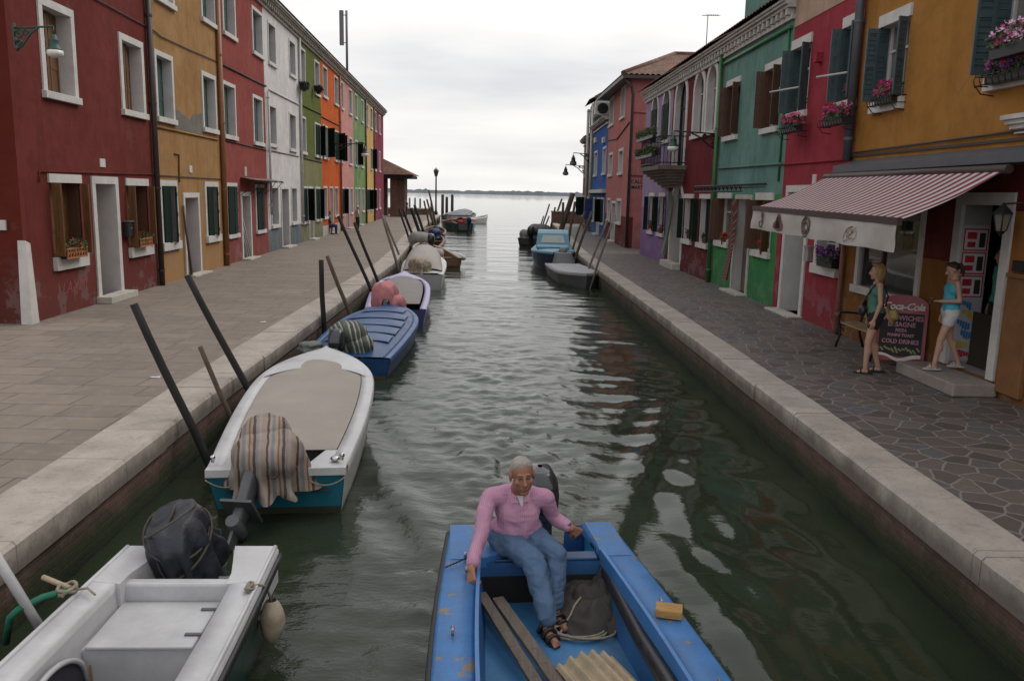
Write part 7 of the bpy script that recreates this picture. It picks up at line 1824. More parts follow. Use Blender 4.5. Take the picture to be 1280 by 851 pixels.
for lab, lo, tp, r, mt in (
    ('slim grey brown pole leaning by the bow of the grey flat boat', (745, 337), (765, 279), .045, POLEG),
    ('slim grey brown pole beside the grey flat boat, the one nearer the lagoon', (737, 333), (759.5, 275), .045, POLEG),
    ('brown pole crossing in front of the blue house, footed by the cabin boat', (720, 320), (740, 264), .065, POLEW),
    ('thin brown pole leaning at the stern corner of the light blue cabin boat', (714.5, 316), (731, 263.5), .05, POLEW),
    ('upright brown pole just behind the light blue cabin boat', (709, 312), (718.7, 252), .075, POLEW),
    ('very thick brown pole, the tallest on the right quay', (700.5, 291), (716, 241.5), .19, POLEW),
    ('dark pole leaning between the thick brown pole and the cluttered dark boat', (687, 291), (702.5, 248.5), .10, POLEW),
    ('short dark pole beside the leaning dark pole of the right quay', (689, 282), (694, 259), .09, POLEW),
    ('slender upright pole far along the right quay', (703, 271), (704, 253), .09, POLEW),
    ('dark pole closest to the stern of the cluttered dark boat', (675.5, 291), (687, 255), .09, POLEW),
    ('low dark pole leaning over the cluttered dark boat', (675, 285), (679.5, 270), .08, POLEW),
    ('second low pole beside the cluttered dark boat', (681, 284), (686.5, 270), .08, POLEW)):
    mooring(lab, lo, tp, r, mt, 1, group=GR_)
def pile(label, x, yt, yb, Y, r, mt):
    a, b = at(x, yb, Y=Y), at(x, yt, Y=Y); t = thing('lagoon_pile', label, 'pile', (a.x, a.y, 0), group='piles standing in the lagoon', world=True)
    m = MB(); m.tube([(a.x, a.y, -1), (a.x, a.y, b.z-.15), (a.x, a.y, b.z)], [r, r*.95, r*.6], 8); m.build('shaft', mt, t)
for lab, x, yt, yb, Y, r, mt in (('thick dark pile beyond the boats, left of a group of three', 553.2, 243, 262, 112, .2, PILE), ('slimmer dark pile in the middle of a group of three', 558.4, 246, 262, 114, .2, PILE), ('thick dark pile beyond the boats, right of a group of three', 565.2, 243, 262, 113, .2, PILE),
    ('pale pile seen between the magenta house and the pavilion columns', 483.5, 246.5, 257, 118, .15, POLEG), ('pale pile just right of the pavilion columns', 512, 247, 259, 116, .13, POLEG), ('pale pile second to the right of the pavilion columns', 518.8, 247, 259, 116, .13, POLEG), ('pale broad pile nearest the lamp post', 525.2, 248, 261, 116, .14, POLEG)):
    pile(lab, x, yt, yb, Y, r, mt)

# ------------------------------------------------------------------ lamps
def bracket_lamp(label, F, u, z, reach, s=1.0, armm=GREENIRON, scroll=True, drop=.12, lampm=GREENIRON, lab_light=LAMPGL):
    t = thing('wall_lamp', label, 'wall lamp', F.P(u, 0, z), world=True, group='iron bracket lamps on the house fronts')
    m = MB(); m.tube([F.P(u, .0, z), F.P(u, reach, z+.06*s)], .022*s, 6); m.obox(F.P(u, .012, z-.15*s), F.d*.05*s, F.n*.012, V((0, 0, .26*s)))
    if scroll:
        m.tube([F.P(u, .02, z-.46*s), F.P(u, reach*.18, z-.36*s), F.P(u, reach*.42, z-.10*s), F.P(u, reach*.62, z+.02)], .026*s, 6)
        for c0, c1, r_ in ((.13, -.12, .10), (.11, -.30, .07), (.30, -.08, .07)): m.tube([F.P(u, reach*c0+r_*s*(1-q/26)*math.cos(q*.5), z+c1*s+r_*s*(1-q/26)*math.sin(q*.5)) for q in range(20)], .018*s, 5)
    m.build('bracket', armm, t)
    c = F.P(u, reach, z+.06*s-drop*s)
    m = MB(); m.tube([c+V((0, 0, drop*s)), c], .014*s, 6); m.lathe([(.02*s, .0), (.055*s, -.02*s), (.06*s, -.10*s), (.10*s, -.12*s), (.095*s, -.14*s), (.105*s, -.26*s), (.155*s, -.31*s), (.165*s, -.335*s)], c, 16); m.build('lamp_shade', lampm, t)
    m = MB(); m.lathe([(.163*s, -.336*s), (.172*s, -.41*s), (.15*s, -.46*s), (.05*s, -.49*s)], c, 16); m.build('lamp_glass', lab_light, t)
    return t
# the corner lamp is carried on a diagonal bracket at the corner of the red house
cl0 = at(19, 62, Y=FL.P(U_[0], 0, 0).y-.02); cl1 = at(66.5, 28, Y=cl0.y+.05)
FCL = Fac((cl0.x, cl0.y, 0), (0, 1, 0), (1, 0, 0))
bracket_lamp('green iron bracket lamp on the corner of the dark red house', FCL, 0, cl0.z+.35, .68, .80, drop=.16)
zz = FL.hit(412, 182)[1]; ux = (FL.hit(413, 180)[0])
bracket_lamp('far iron bracket lamp reaching out from the orange house', FL, ux, zz+.1, 2.0, 1.25, armm=IRON)
ux, zz = FR.hit(897, 168); bracket_lamp('long armed iron lamp by the green drainpipe beside the dark red house', FR, UB[3]+.15, zz, 1.35, 1.0, armm=IRON)
p = FE.hit(738, 199); bracket_lamp('far iron lamp reaching out from the dark green house', FE, 2.0, FE.hit(735, 196)[1], 1.3, 1.5, armm=IRON, lampm=IRON, lab_light=GREYP)
bracket_lamp('far iron lamp on the old brick house at the end of the right quay', FE, uE+3.0, FE.hit(728, 210)[1], 1.6, 1.4, armm=IRON, lampm=IRON, lab_light=GREYP)
# lantern at the shop door
lc = at(1253, 272, X=6.86-.30); t = thing('wall_lantern', 'black lantern with glass panes beside the snack bar door', 'lantern', V((6.86, lc.y, lc.z)), world=True)
m = MB(); m.tube([(6.86, lc.y-.16, lc.z+.16), (6.70, lc.y-.10, lc.z+.19), (lc.x, lc.y, lc.z+.17)], .014, 6); m.lathe([(.09, 0), (.10, .015), (.085, .03)], (6.86, lc.y-.17, lc.z+.14), 14, ax=(-1, 0, 0)); m.build('bracket', IRON, t)
m = MB(); m.lathe([(.012, .19), (.03, .155), (.13, .06), (.135, .045)], lc, 6, sm=False); m.lathe([(.07, -.17), (.04, -.20), (.015, -.24)], lc, 6, sm=False)
for k in range(6):
    a = k*math.pi/3; m.tube([lc+V((.115*math.cos(a), .115*math.sin(a), .05)), lc+V((.068*math.cos(a), .068*math.sin(a), -.17))], .008, 4)
m.build('lantern_frame', IRON, t)
m = MB(); m.lathe([(.108, .045), (.064, -.168)], lc, 6, sm=False); m.build('lamp_glass', pm('dusty_lantern_glass', (.16, .15, .13), .15, .2), t)
# street lamp on the left quay's end
p0 = at(545, 240, Y=96); zt = at(545, 214, Y=96).z; zg_ = at(545, 221, Y=96).z
t = thing('street_lamp', 'slender street lamp with a lantern head at the end of the left quay', 'street lamp', (p0.x, p0.y, QZ), world=True)
m = MB(); m.lathe([(.22, 0), (.22, .3), (.12, .5), (.10, 1.2), (.08, zg_-QZ), (.12, zg_-QZ+.05)], (p0.x, p0.y, QZ), 10); m.build('post', IRON, t)
m = MB(); m.lathe([(.15, .05), (.30, .62), (.32, .66), (.16, .86), (.05, .92), (.03, 1.05)], (p0.x, p0.y, zg_), 8); m.build('lantern_head', pm('lantern_dark', (.06, .05, .05), .4, .3), t)

# ------------------------------------------------------------------ pavilion at the end of the left quay
PB = brickmat('pavilion_brick', (.20, .085, .055), (.13, .06, .042), (.12, .1, .085), algae=False)
pv = thing('pavilion', 'open pavilion with brick columns and hipped red tile roof where the left quay ends', 'pavilion', (-9.8, 88, QZ), world=True)
zr, ze = at(478, 198, Y=88).z, at(520, 220, Y=88).z; xe = at(520, 219, Y=88).x
x0_, y0_, y1_ = -16.0, 84.6, 91.4
def slope(m, a, b, c, d): tiled(m, V(a), V(b), V(c), V(d), .3)
m = MB(); rx_ = at(476, 197, Y=88).x
slope(m, (xe, y0_, ze), (xe, y1_, ze), (rx_, 88, zr), (rx_, 88, zr)); slope(m, (x0_, y0_, ze), (xe, y0_, ze), (x0_, 88, zr), (rx_, 88, zr)); slope(m, (xe, y1_, ze), (x0_, y1_, ze), (rx_, 88, zr), (x0_, 88, zr)); m.build('roof', TILES, pv)
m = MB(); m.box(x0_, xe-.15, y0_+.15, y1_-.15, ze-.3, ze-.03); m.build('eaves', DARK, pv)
for x, y in ((at(492.5, 250, Y=86).x, 86), (at(502, 250, Y=86.4).x, 86.4), (at(504.5, 250, Y=90.5).x, 90.5), (at(492, 250, Y=90.5).x-1, 90.5)):
    m = MB(); m.box(x-.36, x+.36, y-.36, y+.36, QZ, ze-.29); m.build('column', PB, pv)
lw = thing('quay_parapet', 'low stone topped parapet along the lagoon behind the pavilion', 'wall', (-12, 95.5, QZ), world=True)
m = MB(); m.box(-30, -6.4, 95.3, 95.7, QZ-.5, QZ+.62); m.build('wall', PB, lw); m = MB(); m.box(-30, -6.34, 95.22, 95.78, QZ+.622, QZ+.76); m.build('cap', STONE, lw)

# ------------------------------------------------------------------ awning
ax0, ay0, ay1, az0 = 6.86-.34, at(1262, 201, X=6.52).y, FR.hit(1062, 210)[0]+.10, zcap-.20
f0, f1 = at(948.5, 259, X=5.18), at(1110, 274, X=5.08)
aw_ = thing('striped_awning', 'dark red and white striped awning with a white valance over the snack bar', 'awning', (6.86, (ay0+ay1)/2, az0), world=True)
STR = stripemat('awning_stripes', [(.5, (.17, .022, .045)), (1, (.50, .46, .44))], .205, (0, 1, 0), .8, fold=.15, bs=300)
B0, B1 = V((ax0, ay0, az0)), V((ax0, ay1, az0+.02)); F0, F1 = V((5.12, ay0-.18, f1.z)), V((5.12, ay1-.05, f0.z))
m = MB(); m.grid(lambda u, v: B0.lerp(B1, u).lerp(F0.lerp(F1, u), v) - V((0, 0, .05*math.sin(math.pi*v))), 60, 10, 0, True); m.build('canvas', STR, aw_)
m = MB(); m.bar(F0+V((-.02, -.02, -.02)), F1+V((-.02, .02, -.02)), .07, .09); m.tube([B0+V((-.05, -.1, -.02)), B1+V((-.05, .05, -.02))], .06, 8); m.build('front_rail', pm('brown_rail', (.045, .03, .026), .5, .2), aw_)
for u in (.06, .94): 
    m = MB(); a, b = B0.lerp(B1, u)+V((.1, 0, -.12)), F0.lerp(F1, u)+V((.05, 0, -.04)); k = a.lerp(b, .5)+V((0, .35 if u < .5 else -.35, -.05)); m.tube([a, k, b], .028, 6); m.build('folding_arm', IRON, aw_)
hv = at(949, 262, X=5.1).z - at(949, 286, X=5.1).z
m = MB(); VC = pm('valance_canvas', (.43, .40, .37), .85, .12, 2.5, .3, 60, dirt=.18)
vx = 5.075
def vf(u, v): 
    p = F0.lerp(F1, u); return V((vx + .03*math.sin(u*23)*v + .015*NZ.noise(V((u*14, v*2, 0))), p.y, p.z-.05 - hv*v*(1+.02*math.sin(u*31))))
m.grid(vf, 90, 6, 0, True); va = m.build('valance', VC, aw_)
def vpos(u, v, w=0): p = vf(u, v); return V((p.x-.012-w, p.y, p.z))
PRK = pm('print_dark', (.035, .028, .028), .85); PRR = pm('print_plum', (.15, .06, .055), .85, .4, 40); PRO = pm('print_ochre', (.25, .17, .09), .85, .4, 40)
Lv = (F1-F0).length
m = MB(); c_u, c_v = .905, .5
m.text('Caffè', lambda a, b, w: vpos(c_u-1.5*(a*math.cos(R(68))-b*math.sin(R(68)))/Lv, c_v-(a*math.sin(R(68))+b*math.cos(R(68)))/hv, .002), .15, 0, 0, .2, .003)
m.build('lettering', PRK, va)
def vshape(m, cu, cv, pts, mat=0): m.face([vpos(cu-1.45*a/Lv, cv-b/hv, .001+mat*.002) for a, b in pts], mat)
m = MB()      # printed ice-cream cornet, pastry and roundel
vshape(m, .735, .5, [(-.15, -.10), (-.16, -.02), (-.10, .02), (-.04, .15), (.04, .15), (.10, .03), (.16, -.03), (.14, -.12), (.02, -.15)], 0)
for k in range(7): a = -.10+.033*k; m.tube([vpos(.735-a/Lv, .5-(-.10)/hv, .006), vpos(.735-(a*.5)/Lv, .5-.10/hv, .006)], .005, 4, 1)
m.build('print', [PRR, PRK], va)
m = MB()
for k in range(9):
    rr__ = .05+.012*k; m.tube([vpos(.51-(rr__*1.35*math.cos(q))/Lv, .5-(rr__*1.15*math.sin(q)+.01*math.sin(q*5))/hv, .004) for q in [i*.4+k for i in range(12)]], .006, 4, k % 2)
m.build('print', [PRK, PRO], va)
m = MB()
for k in range(14):
    m.tube([vpos(.22-((.03+.10*((k*.618) % 1))*1.8*math.cos(q))/Lv, .52-((.03+.10*((k*.618) % 1))*math.sin(q+.3*k))/hv, .004) for q in [i*.3+k*1.1 for i in range(6)]], .005, 4, 0)
m.build('print', [PRO], va)

# ------------------------------------------------------------------ shop front things
c = at(1121, 457, Z=QZ); RED = pm('signal_red_enamel', (.24, .012, .026), .35, .1, 3, 0); SLATE = pm('chalk_slate', (.012, .012, .016), .7, .3); PAINTW = pm('paint_white', (.58, .55, .53), .6, .1); CHALKP = pm('chalk_pink', (.42, .20, .26), .8, .3, 30); CHALKY = pm('chalk_olive', (.24, .22, .10), .8, .3, 30)
ab = thing('menu_board', 'red standing menu board chalked with sandwiches and cold drinks', 'menu board', (c.x+.02, c.y+.02, QZ), 0)
ab.rotation_euler.z = R(-27)
W_, H_ = .36, 1.12
def bp(a, b, w): return V((a, -.16*(1-b/H_)-.0-w, b))     # faces local -y, leaning back
m = MB(); ol = [(-W_, .10), (W_, .10), (W_, H_-.16)]+[(W_*math.cos(q)*(1.0), H_-.16+.17*math.sin(q)) for q in [math.pi*i/14 for i in range(1, 14)]]+[(-W_, H_-.16)]
m.prism(ol, lambda a, b, w: bp(a, b, w), -.03, .0); m.build('panel', RED, ab)
m = MB(); m.prism([(-W_+.02, .10), (W_-.02, .10), (W_-.02, H_-.1), (-W_+.02, H_-.1)], lambda a, b, w: V((a, .30-.28*b/H_+w, b)), 0, .02); m.build('rear_panel', RED, ab)
m = MB(); sl_ = [(-W_+.05, .84), (W_-.05, .84), (W_-.05, .22)]+[(W_-.05-(2*W_-.1)*i/10, .22-.05*math.sin(math.pi*i/10)-.0*i) for i in range(1, 10)]+[(-W_+.05, .22)]
m.face([bp(a, b, .004) for a, b in reversed(sl_)], 0)
wv = [(-W_+.05+(2*W_-.1)*i/12, .215-.055*math.sin(math.pi*i/12*1.0)+.02*math.sin(i*.8)) for i in range(13)]; m.face([bp(a, b, .006) for a, b in wv]+[bp(a, b-.05-.012*math.sin(a*9), .006) for a, b in reversed(wv)], 1); m.build('slate', [SLATE, PAINTW], ab)
m = MB(); m.text('Coca-Cola', lambda a, b, w: bp(a, .945+b, .004+w), .15, 0, .002, .35, .004, .92); m.tube([bp(-.22+.44*i/14, .885+.012*math.sin(i*.5), .007) for i in range(15)], .004, 4)
m.build('logo', PAINTW, ab)
m = MB()
for txt, z_, sz in (('SANDWICHES', .765, .105), ('LASAGNE', .665, .10), ('PIZZA', .575, .065), ('PANINI TOAST', .50, .062), ('COLD DRINKS', .40, .088)):
    m = MB(); m.text(txt, lambda a, b, w: bp(a*.92, z_+b, .008+w), sz, 0, .001, 0, .003); m.build('menu_line', CHALKP, ab)
m = MB()
for k in range(11): a = -.26+.052*k; m.bar(bp(a-.02, .30+.02*math.sin(k*2), .009), bp(a+.03, .25+.03*math.sin(k*1.3), .009), .028, .003, (0, -1, 0))
m.build('chalk_drawing', CHALKY, ab)
# stone step
s0, s1 = at(1136, 458, Z=QZ+.17), at(1197, 483, Z=QZ+.17); t = thing('stone_step', 'broad stone step in front of the snack bar door', 'step', (6.5, (s0.y+s1.y)/2, QZ), world=True)
m = MB(); m.box(min(s0.x, s1.x), 6.84, door_r[0]-.12, max(s0.y, door_r[1]+.1), QZ+.003, QZ+.18); m.build('slab', pm('worn_step_stone', (.27, .235, .21), .8, .2, 4, .4, 40, dirt=.3), t, bevel=.02)
# iron and wood bench against the wall
b0 = at(1040, 412, Z=QZ); t = thing('iron_bench', 'wooden slat bench with black iron scroll ends outside the snack bar', 'bench', (6.50, 13.75, QZ), 0)
y0_, y1_ = .72, -.72
for y in (y0_-.05, y1_+.05):
    m = MB(); m.tube([(-.30, y, 0), (-.24, y, .2), (-.26, y, .40), (-.30, y, .52), (-.27, y, .62), (-.16, y, .62), (.1, y, .60), (.16, y, .84)], .022, 6); m.tube([(.2, y, 0), (.12, y, .22), (.1, y, .40), (.15, y, .62), (.2, y, .84)], .022, 6); m.tube([(-.26, y, .40), (.1, y, .40)], .02, 6); m.tube([(-.25+.07*math.cos(q), y, .28+.07*math.sin(q)) for q in [i*.5 for i in range(12)]], .012, 5); m.build('end_frame', IRON, t)
SLAT = pm('bench_slat_wood', (.30, .20, .105), .6, .3, 5, .4, 40, stretch=(6, .6, 6))
m = MB()
for k in range(4): x = -.25+.105*k; m.box(x, x+.085, y1_, y0_, .425, .455)
m.build('seat', SLAT, t)
m = MB()
for k in range(3): z_ = .55+.10*k; x = .13+.03*k; m.box(x, x+.025, y1_, y0_, z_, z_+.08)
m.build('backrest', SLAT, t)
# posters on the inner side of the snack bar doorway, and the drinks fridge
PX = door_r[1]-.175
pst = thing('menu_poster', 'tall poster strip of drinks and ice cream pictures inside the snack bar doorway', 'poster', (7.3, PX, QZ+1), world=True)
m = MB(); m.box(6.875, 7.27, PX-.018, PX-.004, QZ+.25, QZ+2.25); m.build('sheet', pm('poster_paper', (.40, .40, .45), .5, .06), pst)
PC = [pm('poster_red', (.40, .02, .03), .5, .2), pm('poster_dark', (.03, .025, .03), .5, .3), pm('poster_blue', (.03, .16, .36), .5, .2), pm('poster_yellow', (.50, .36, .05), .5, .2), pm('poster_white', (.55, .53, .55), .5, .05)]
m = MB(); q = random.Random(8)
def pbx(xa, xb, za, zb, c_, lv=1): m.face([(xa, PX-.018-.0015*lv, za), (xa, PX-.018-.0015*lv, zb), (xb, PX-.018-.0015*lv, zb), (xb, PX-.018-.0015*lv, za)][::-1], c_)
for k in range(3):
    z_ = QZ+2.2-.34*k; pbx(6.89, 7.25, z_-.32, z_, 0); pbx(6.91, 7.23, z_-.30, z_-.02, 4, 2); pbx(7.12, 7.21, z_-.27, z_-.06, 1, 3); pbx(6.94, 7.08, z_-.15, z_-.05, 0, 3); pbx(6.95, 7.07, z_-.27, z_-.19, 0, 3)
for k, (c_, xa) in enumerate(((2, 6.92), (3, 6.99), (2, 6.93), (2, 7.0), (3, 6.93), (0, 6.99))):
    z_ = QZ+1.12-.15*k
    for j in range(5): pbx(xa+.04*j, xa+.04*j+.036, z_-.04-.012*j+.03*math.sin(k+j), z_+.05-.012*j, c_, 2)
m.build('pictures', PC, pst)
fr_ = thing('drinks_fridge', 'red and black drinks fridge inside the dark snack bar doorway', 'fridge', (7.75, (door_r[0]+door_r[1])/2, QZ+.2), world=True)
fx, fa, fb = 7.95, door_r[0]-.1, door_r[1]-.35
m = MB(); m.box(fx, fx+.55, fa, fb, QZ+.2, QZ+1.25); m.build('cabinet', BLACKP, fr_, bevel=.02)
m = MB(); m.box(fx-.012, fx-.002, fa+.04, fb-.04, QZ+.34, QZ+1.20); m.build('front_panel', RED, fr_)
m = MB(); m.tube([(fx-.016, (fa+fb)/2+.16*math.cos(q_), QZ+.85+.16*math.sin(q_)) for q_ in [i*.35 for i in range(16)]], .012, 5); m.build('emblem', PAINTW, fr_)
dc = thing('display_counter', 'glass fronted food display counter behind the snack bar window', 'counter', (7.55, (SW[0]+SW[1])/2, QZ), world=True)
m = MB(); m.box(7.35, 8.0, SW[0]+.15, SW[1]-.1, QZ+.2, SW[2]+.35); m.build('base', pm('counter_steel', (.30, .30, .29), .35, .15, metal=.3), dc)
m = MB()
for k in range(9): yq = SW[0]+.3+(SW[1]-SW[0]-.6)*k/8; m.box(7.4, 7.7, yq-.07, yq+.07, SW[2]+.352, SW[2]+.42+.05*math.sin(k*2))
m.build('food_tray', pm('food', (.36, .26, .14), .7, .5, 9), dc)
pc = thing('price_cards', 'row of orange and white price cards hung across the snack bar window', 'cards', (7.1, (SW[0]+SW[1])/2, SW[3]-.7), world=True)
m = MB()
for k in range(7): yq = SW[0]+.3+(SW[1]-SW[0]-.6)*k/6; m.box(7.10, 7.11, yq-.11, yq+.11, SW[3]-.95, SW[3]-.62+.05*math.sin(k*3), [0, 1, 0][k % 3])
m.build('card', [pm('card_orange', (.42, .13, .05), .7), PAINTW], pc)

# ------------------------------------------------------------------ flowers
def blossoms(m, c, r, n, mats, seed, size=.028, up=.5):
    q = random.Random(seed)
    for i in range(n):
        p = V(c)+V((q.uniform(-1, 1)*r[0], q.uniform(-1, 1)*r[1], q.uniform(-.5, 1)*r[2])); d = V((q.uniform(-1, 1), q.uniform(-1, 1), q.uniform(-.2, 1))).normalized()
        x = d.cross(V((.3, .2, 1))).normalized(); y = d.cross(x); s_ = size*q.uniform(.7, 1.4); mt = q.choice(mats)
        for k in range(3):
            a = k*2.1+q.random(); u_ = x*math.cos(a)+y*math.sin(a); v_ = d.cross(u_)
            m.face([p, p+u_*s_*.7+v_*s_*.5+d*s_*.3, p+u_*s_*1.3+d*s_*.35, p+u_*s_*.7-v_*s_*.5+d*s_*.3], mt)
def flower_box(label, c, along, out, w_, cols, rack=False, seed=1, boxm=TERRA, n=150, tall=.14, leafm=LEAF, size=.03):
    """c: centre of the box bottom."""
    a, o = V(along).normalized(), V(out).normalized(); c = V(c); t = thing('flower_box', label, 'flower box', c, world=True, group='flower boxes on the window sills')
    m = MB(); m.obox(c+V((0, 0, .075)), a*(w_/2), o*.075, V((0, 0, .075))); m.obox(c+V((0, 0, .151)), a*(w_/2-.015), o*.06, V((0, 0, .006)), 1); m.build('box', [boxm, DARK], t)
    M_ = Matrix((a, o, (0, 0, 1))).transposed(); lm = MB(); blossoms(lm, (0, 0, .19), (w_/2, .11, tall), n, [0], seed, size*1.25); lm.v = [c+M_ @ p for p in lm.v]; lm.build('leaves', leafm, t)
    if cols:
        lm = MB(); blossoms(lm, (0, .02, .25), (w_/2, .12, tall), n, list(range(len(cols))), seed+50, size); lm.v = [c+M_ @ p for p in lm.v]; lm.build('flowers', cols, t)
    if rack:
        m = MB()
        for z_ in (.0, .12):
            P_ = [c-a*(w_/2+.12)-o*.12+V((0, 0, z_)), c-a*(w_/2+.10)+o*.13+V((0, 0, z_)), c+a*(w_/2+.10)+o*.13+V((0, 0, z_)), c+a*(w_/2+.12)-o*.12+V((0, 0, z_))]; m.tube(P_, .009, 5)
        for k in range(9): q = c+a*((k/8-.5)*(w_+.2))+o*.135; m.tube([q+V((0, 0, -.02)), q+o*.03+V((0, 0, .07)), q+V((0, 0, .15))], .007, 5)
        for sx in (-1, 1): q = c+a*sx*(w_/2+.1); m.tube([q-o*.13+V((0, 0, -.12)), q+o*.05+V((0, 0, -.10)), q+o*.13], .009, 5)
        m.build('iron_rack', IRON, t)
    return t
y_ = Fac.P
def onR(x, y, w): u, z = FR.hit(x, y, w); return FR.P(u, w, z)
def onL(x, y, w): u, z = FL.hit(x, y, w); return FL.P(u, w, z)
A_, O_ = (0, 1, 0), (-1, 0, 0)
flower_box('iron rack of magenta geraniums below the far window of the crimson house', onR(990, 166, .28), A_, O_, .85, [FLOWER_P, FLOWER_P], True, 3, BLACKP)
flower_box('iron rack of magenta geraniums below the near window of the crimson house', onR(1045, 157, .30), A_, O_, .85, [FLOWER_P, FLOWER_P], True, 4, BLACKP)
flower_box('magenta flowers on the sill of the narrower amber house window', onR(1108, 131, .12), A_, O_, .62, [FLOWER_P], True, 5, BLACKP, 90)
flower_box('violet pink flower box low in the large corner window of the amber house', onR(1262, 102, .14), A_, O_, .9, [FLOWER_P, FLOWER_V], True, 6, BLACKP, 150)
flower_box('pale pink flower box hung high in the large corner window of the amber house', onR(1266, 70, .34), A_, O_, .8, [FLOWER_L, FLOWER_L, FLOWER_P], False, 7, BLACKP, 130, .16)
flower_box('violet flowers in the ground floor window of the crimson house', onR(1034, 334, .12), A_, O_, .75, [FLOWER_V, FLOWER_V], False, 8, BLACKP, 160, .15)
def pot(label, c, cols, r=.09, seed=1, potm=TERRA, group=None):
    t = thing('flower_pot', label, 'flower pot', c, group=group); m = MB(); m.lathe([(r*.7, 0), (r, r*1.7), (r*1.08, r*1.7), (r*1.08, r*2.0), (r*.9, r*2.0)], (0, 0, 0), 12); m.build('pot', potm, t)
    m = MB(); blossoms(m, (0, 0, r*2.4), (r*1.2, r*1.2, r*1.4), 60, [0], seed, .03); m.build('leaves', LEAF, t)
    if cols: m = MB(); blossoms(m, (0, 0, r*3.0), (r*1.2, r*1.2, r*1.2), 60, list(range(len(cols))), seed+9, .026); m.build('flowers', cols, t)
PLUMPOT = pm('plum_pot', (.22, .03, .10), .5, .15)
pot('plum coloured pot of flowers on the near upper sill of the crimson house', onR(1062, 128, .02), [FLOWER_P], .085, 11, PLUMPOT); pot('plum coloured pot with leaves on the far upper sill of the crimson house', onR(1001, 141, .02), [], .085, 12, PLUMPOT)
pot('red geranium pot in the wider ground floor window of the teal house', onR(953, 318, .05), [FLOWER_R], .09, 13); pot('leafy terracotta pot in the ground floor window by the curtain of the teal house', onR(904, 306, .05), [FLOWER_R], .08, 14)
pot('small pot of pale leaves in the nearer ground floor window of the dark red house', onR(880, 304, .05), [], .08, 15); pot('small pot of pale leaves in the farther ground floor window of the dark red house', onR(860.5, 298, .05), [], .08, 16)
pot('yellow leafed pot in the nearer street window of the lilac house', onR(826, 292, .05), [FLOWER_L], .09, 17); pot('yellow leafed pot in the farther street window of the lilac house', onR(812.5, 286, .05), [], .09, 18)
for lab, z_, sd_ in (('dense green and russet planter along the top rail of the balcony', .98, 21), ('lower planter of dry leaves hung on the balcony railing', .32, 22)):
    flower_box(lab, FR.P((ba+bb)/2+.35, 1.06, zB+z_), A_, O_, bb-ba-.5, [LEAF_Y, LEAF_Y, LEAF] if sd_ == 22 else [LEAF, LEAF_Y], False, sd_, BLACKP, 420, .13, LEAF, .035)
BOXW = pm('orange_wood_box', (.33, .125, .05), .6, .2)
def lattice_box(label, c, w_, seed):
    t = flower_box(label, c, FL.d, FL.n, w_, [FLOWER_R, LEAF, LEAF], False, seed, DARK, 60, .12); m = MB(); c = V(c)
    for z_ in (.005, .185): m.obox(c+FL.n*.09+V((0, 0, z_+.01)), FL.d*(w_/2+.03), FL.n*.014, V((0, 0, .016)))
    n = 7
    for k in range(n+1):
        u = (k/n-.5)*w_; m.obox(c+FL.d*u+FL.n*.09+V((0, 0, .105)), FL.d*.012, FL.n*.012, V((0, 0, .084)))
        if k < n: m.obox(c+FL.d*(u+w_/n/2)+FL.n*.088+V((0, 0, .105)), FL.d*.035+V((0, 0, .03)), FL.n*.008, (V((0, 0, 1))-FL.d).normalized()*.008)
    m.build('lattice', BOXW, t)
lattice_box('wooden lattice flower box under the wider ground floor window of the dark red house', onL(91.5, 322, .14), .82, 31); lattice_box('wooden lattice flower box under the window beside the letter box of the dark red house', onL(178.5, 308, .14), .72, 32)
for lab, x, y, sd_ in (('dark ball of foliage under the left top window of the moss green house', 380, 106, 41), ('dark ball of foliage under the right top window of the moss green house', 398, 110.5, 42)):
    c = onL(x, y, .30); t = thing('hanging_plant', lab, 'plant', c, group='foliage balls on the moss green house'); m = MB(); blossoms(m, (0, 0, -.1), (.20, .20, .20), 200, [0], sd_, .05); m.build('foliage', pm('dark_leaf', (.018, .022, .016), .7, .4), t); m = MB(); m.lathe([(.08, -.3), (.16, -.12), (.17, -.1)], (0, 0, 0), 10); m.build('basket', BLACKP, t)
# letter box on the red house
u, z = FL.hit(156, 285); t = thing('letter_box', 'black letter box beside the door of the dark red house', 'letter box', FL.P(u, .08, z-.2), world=True); m = MB(); FL.box(m, u-.14, u+.14, .002, .15, z-.20, z+.14); m.build('case', BLACKP, t, bevel=.015); m = MB(); FL.box(m, u-.15, u+.15, .001, .18, z+.142, z+.17); FL.box(m, u-.05, u+.05, .151, .156, z-.02, z+.02); m.build('lid', GREYP, t)
# sticks leaning in the rose house doorway, tall pole by the ochre door
ur, zr_ = FL.hit(309, 300)
for k, lab in enumerate(('pale stick leaning in the dusty rose doorway, nearest its hinge side', 'pale stick in the middle of the dusty rose doorway', 'pale stick leaning against the far jamb of the dusty rose doorway')):
    t = thing('leaning_stick', lab, 'stick', FL.P(ur-.25+.22*k, -.05, QZ), world=True, group='sticks leaning in the dusty rose doorway'); m = MB(); m.tube([FL.P(ur-.12+.26*k, .03, QZ+.08), FL.P(ur-.42+.22*k, -.32, QZ+2.35)], .022, 6); m.build('shaft', WHITE, t)
u = FL.hit(229.5, 300)[0]; t = thing('red_brown_pole', 'red brown pole leaning beside the ochre house doorway', 'pole', FL.P(u, .12, QZ), world=True); m = MB(); m.tube([FL.P(u+.08, .16, QZ), FL.P(u-.05, .05, FL.hit(229, 257)[1])], .035, 8); m.build('shaft', BROWNSH, t)
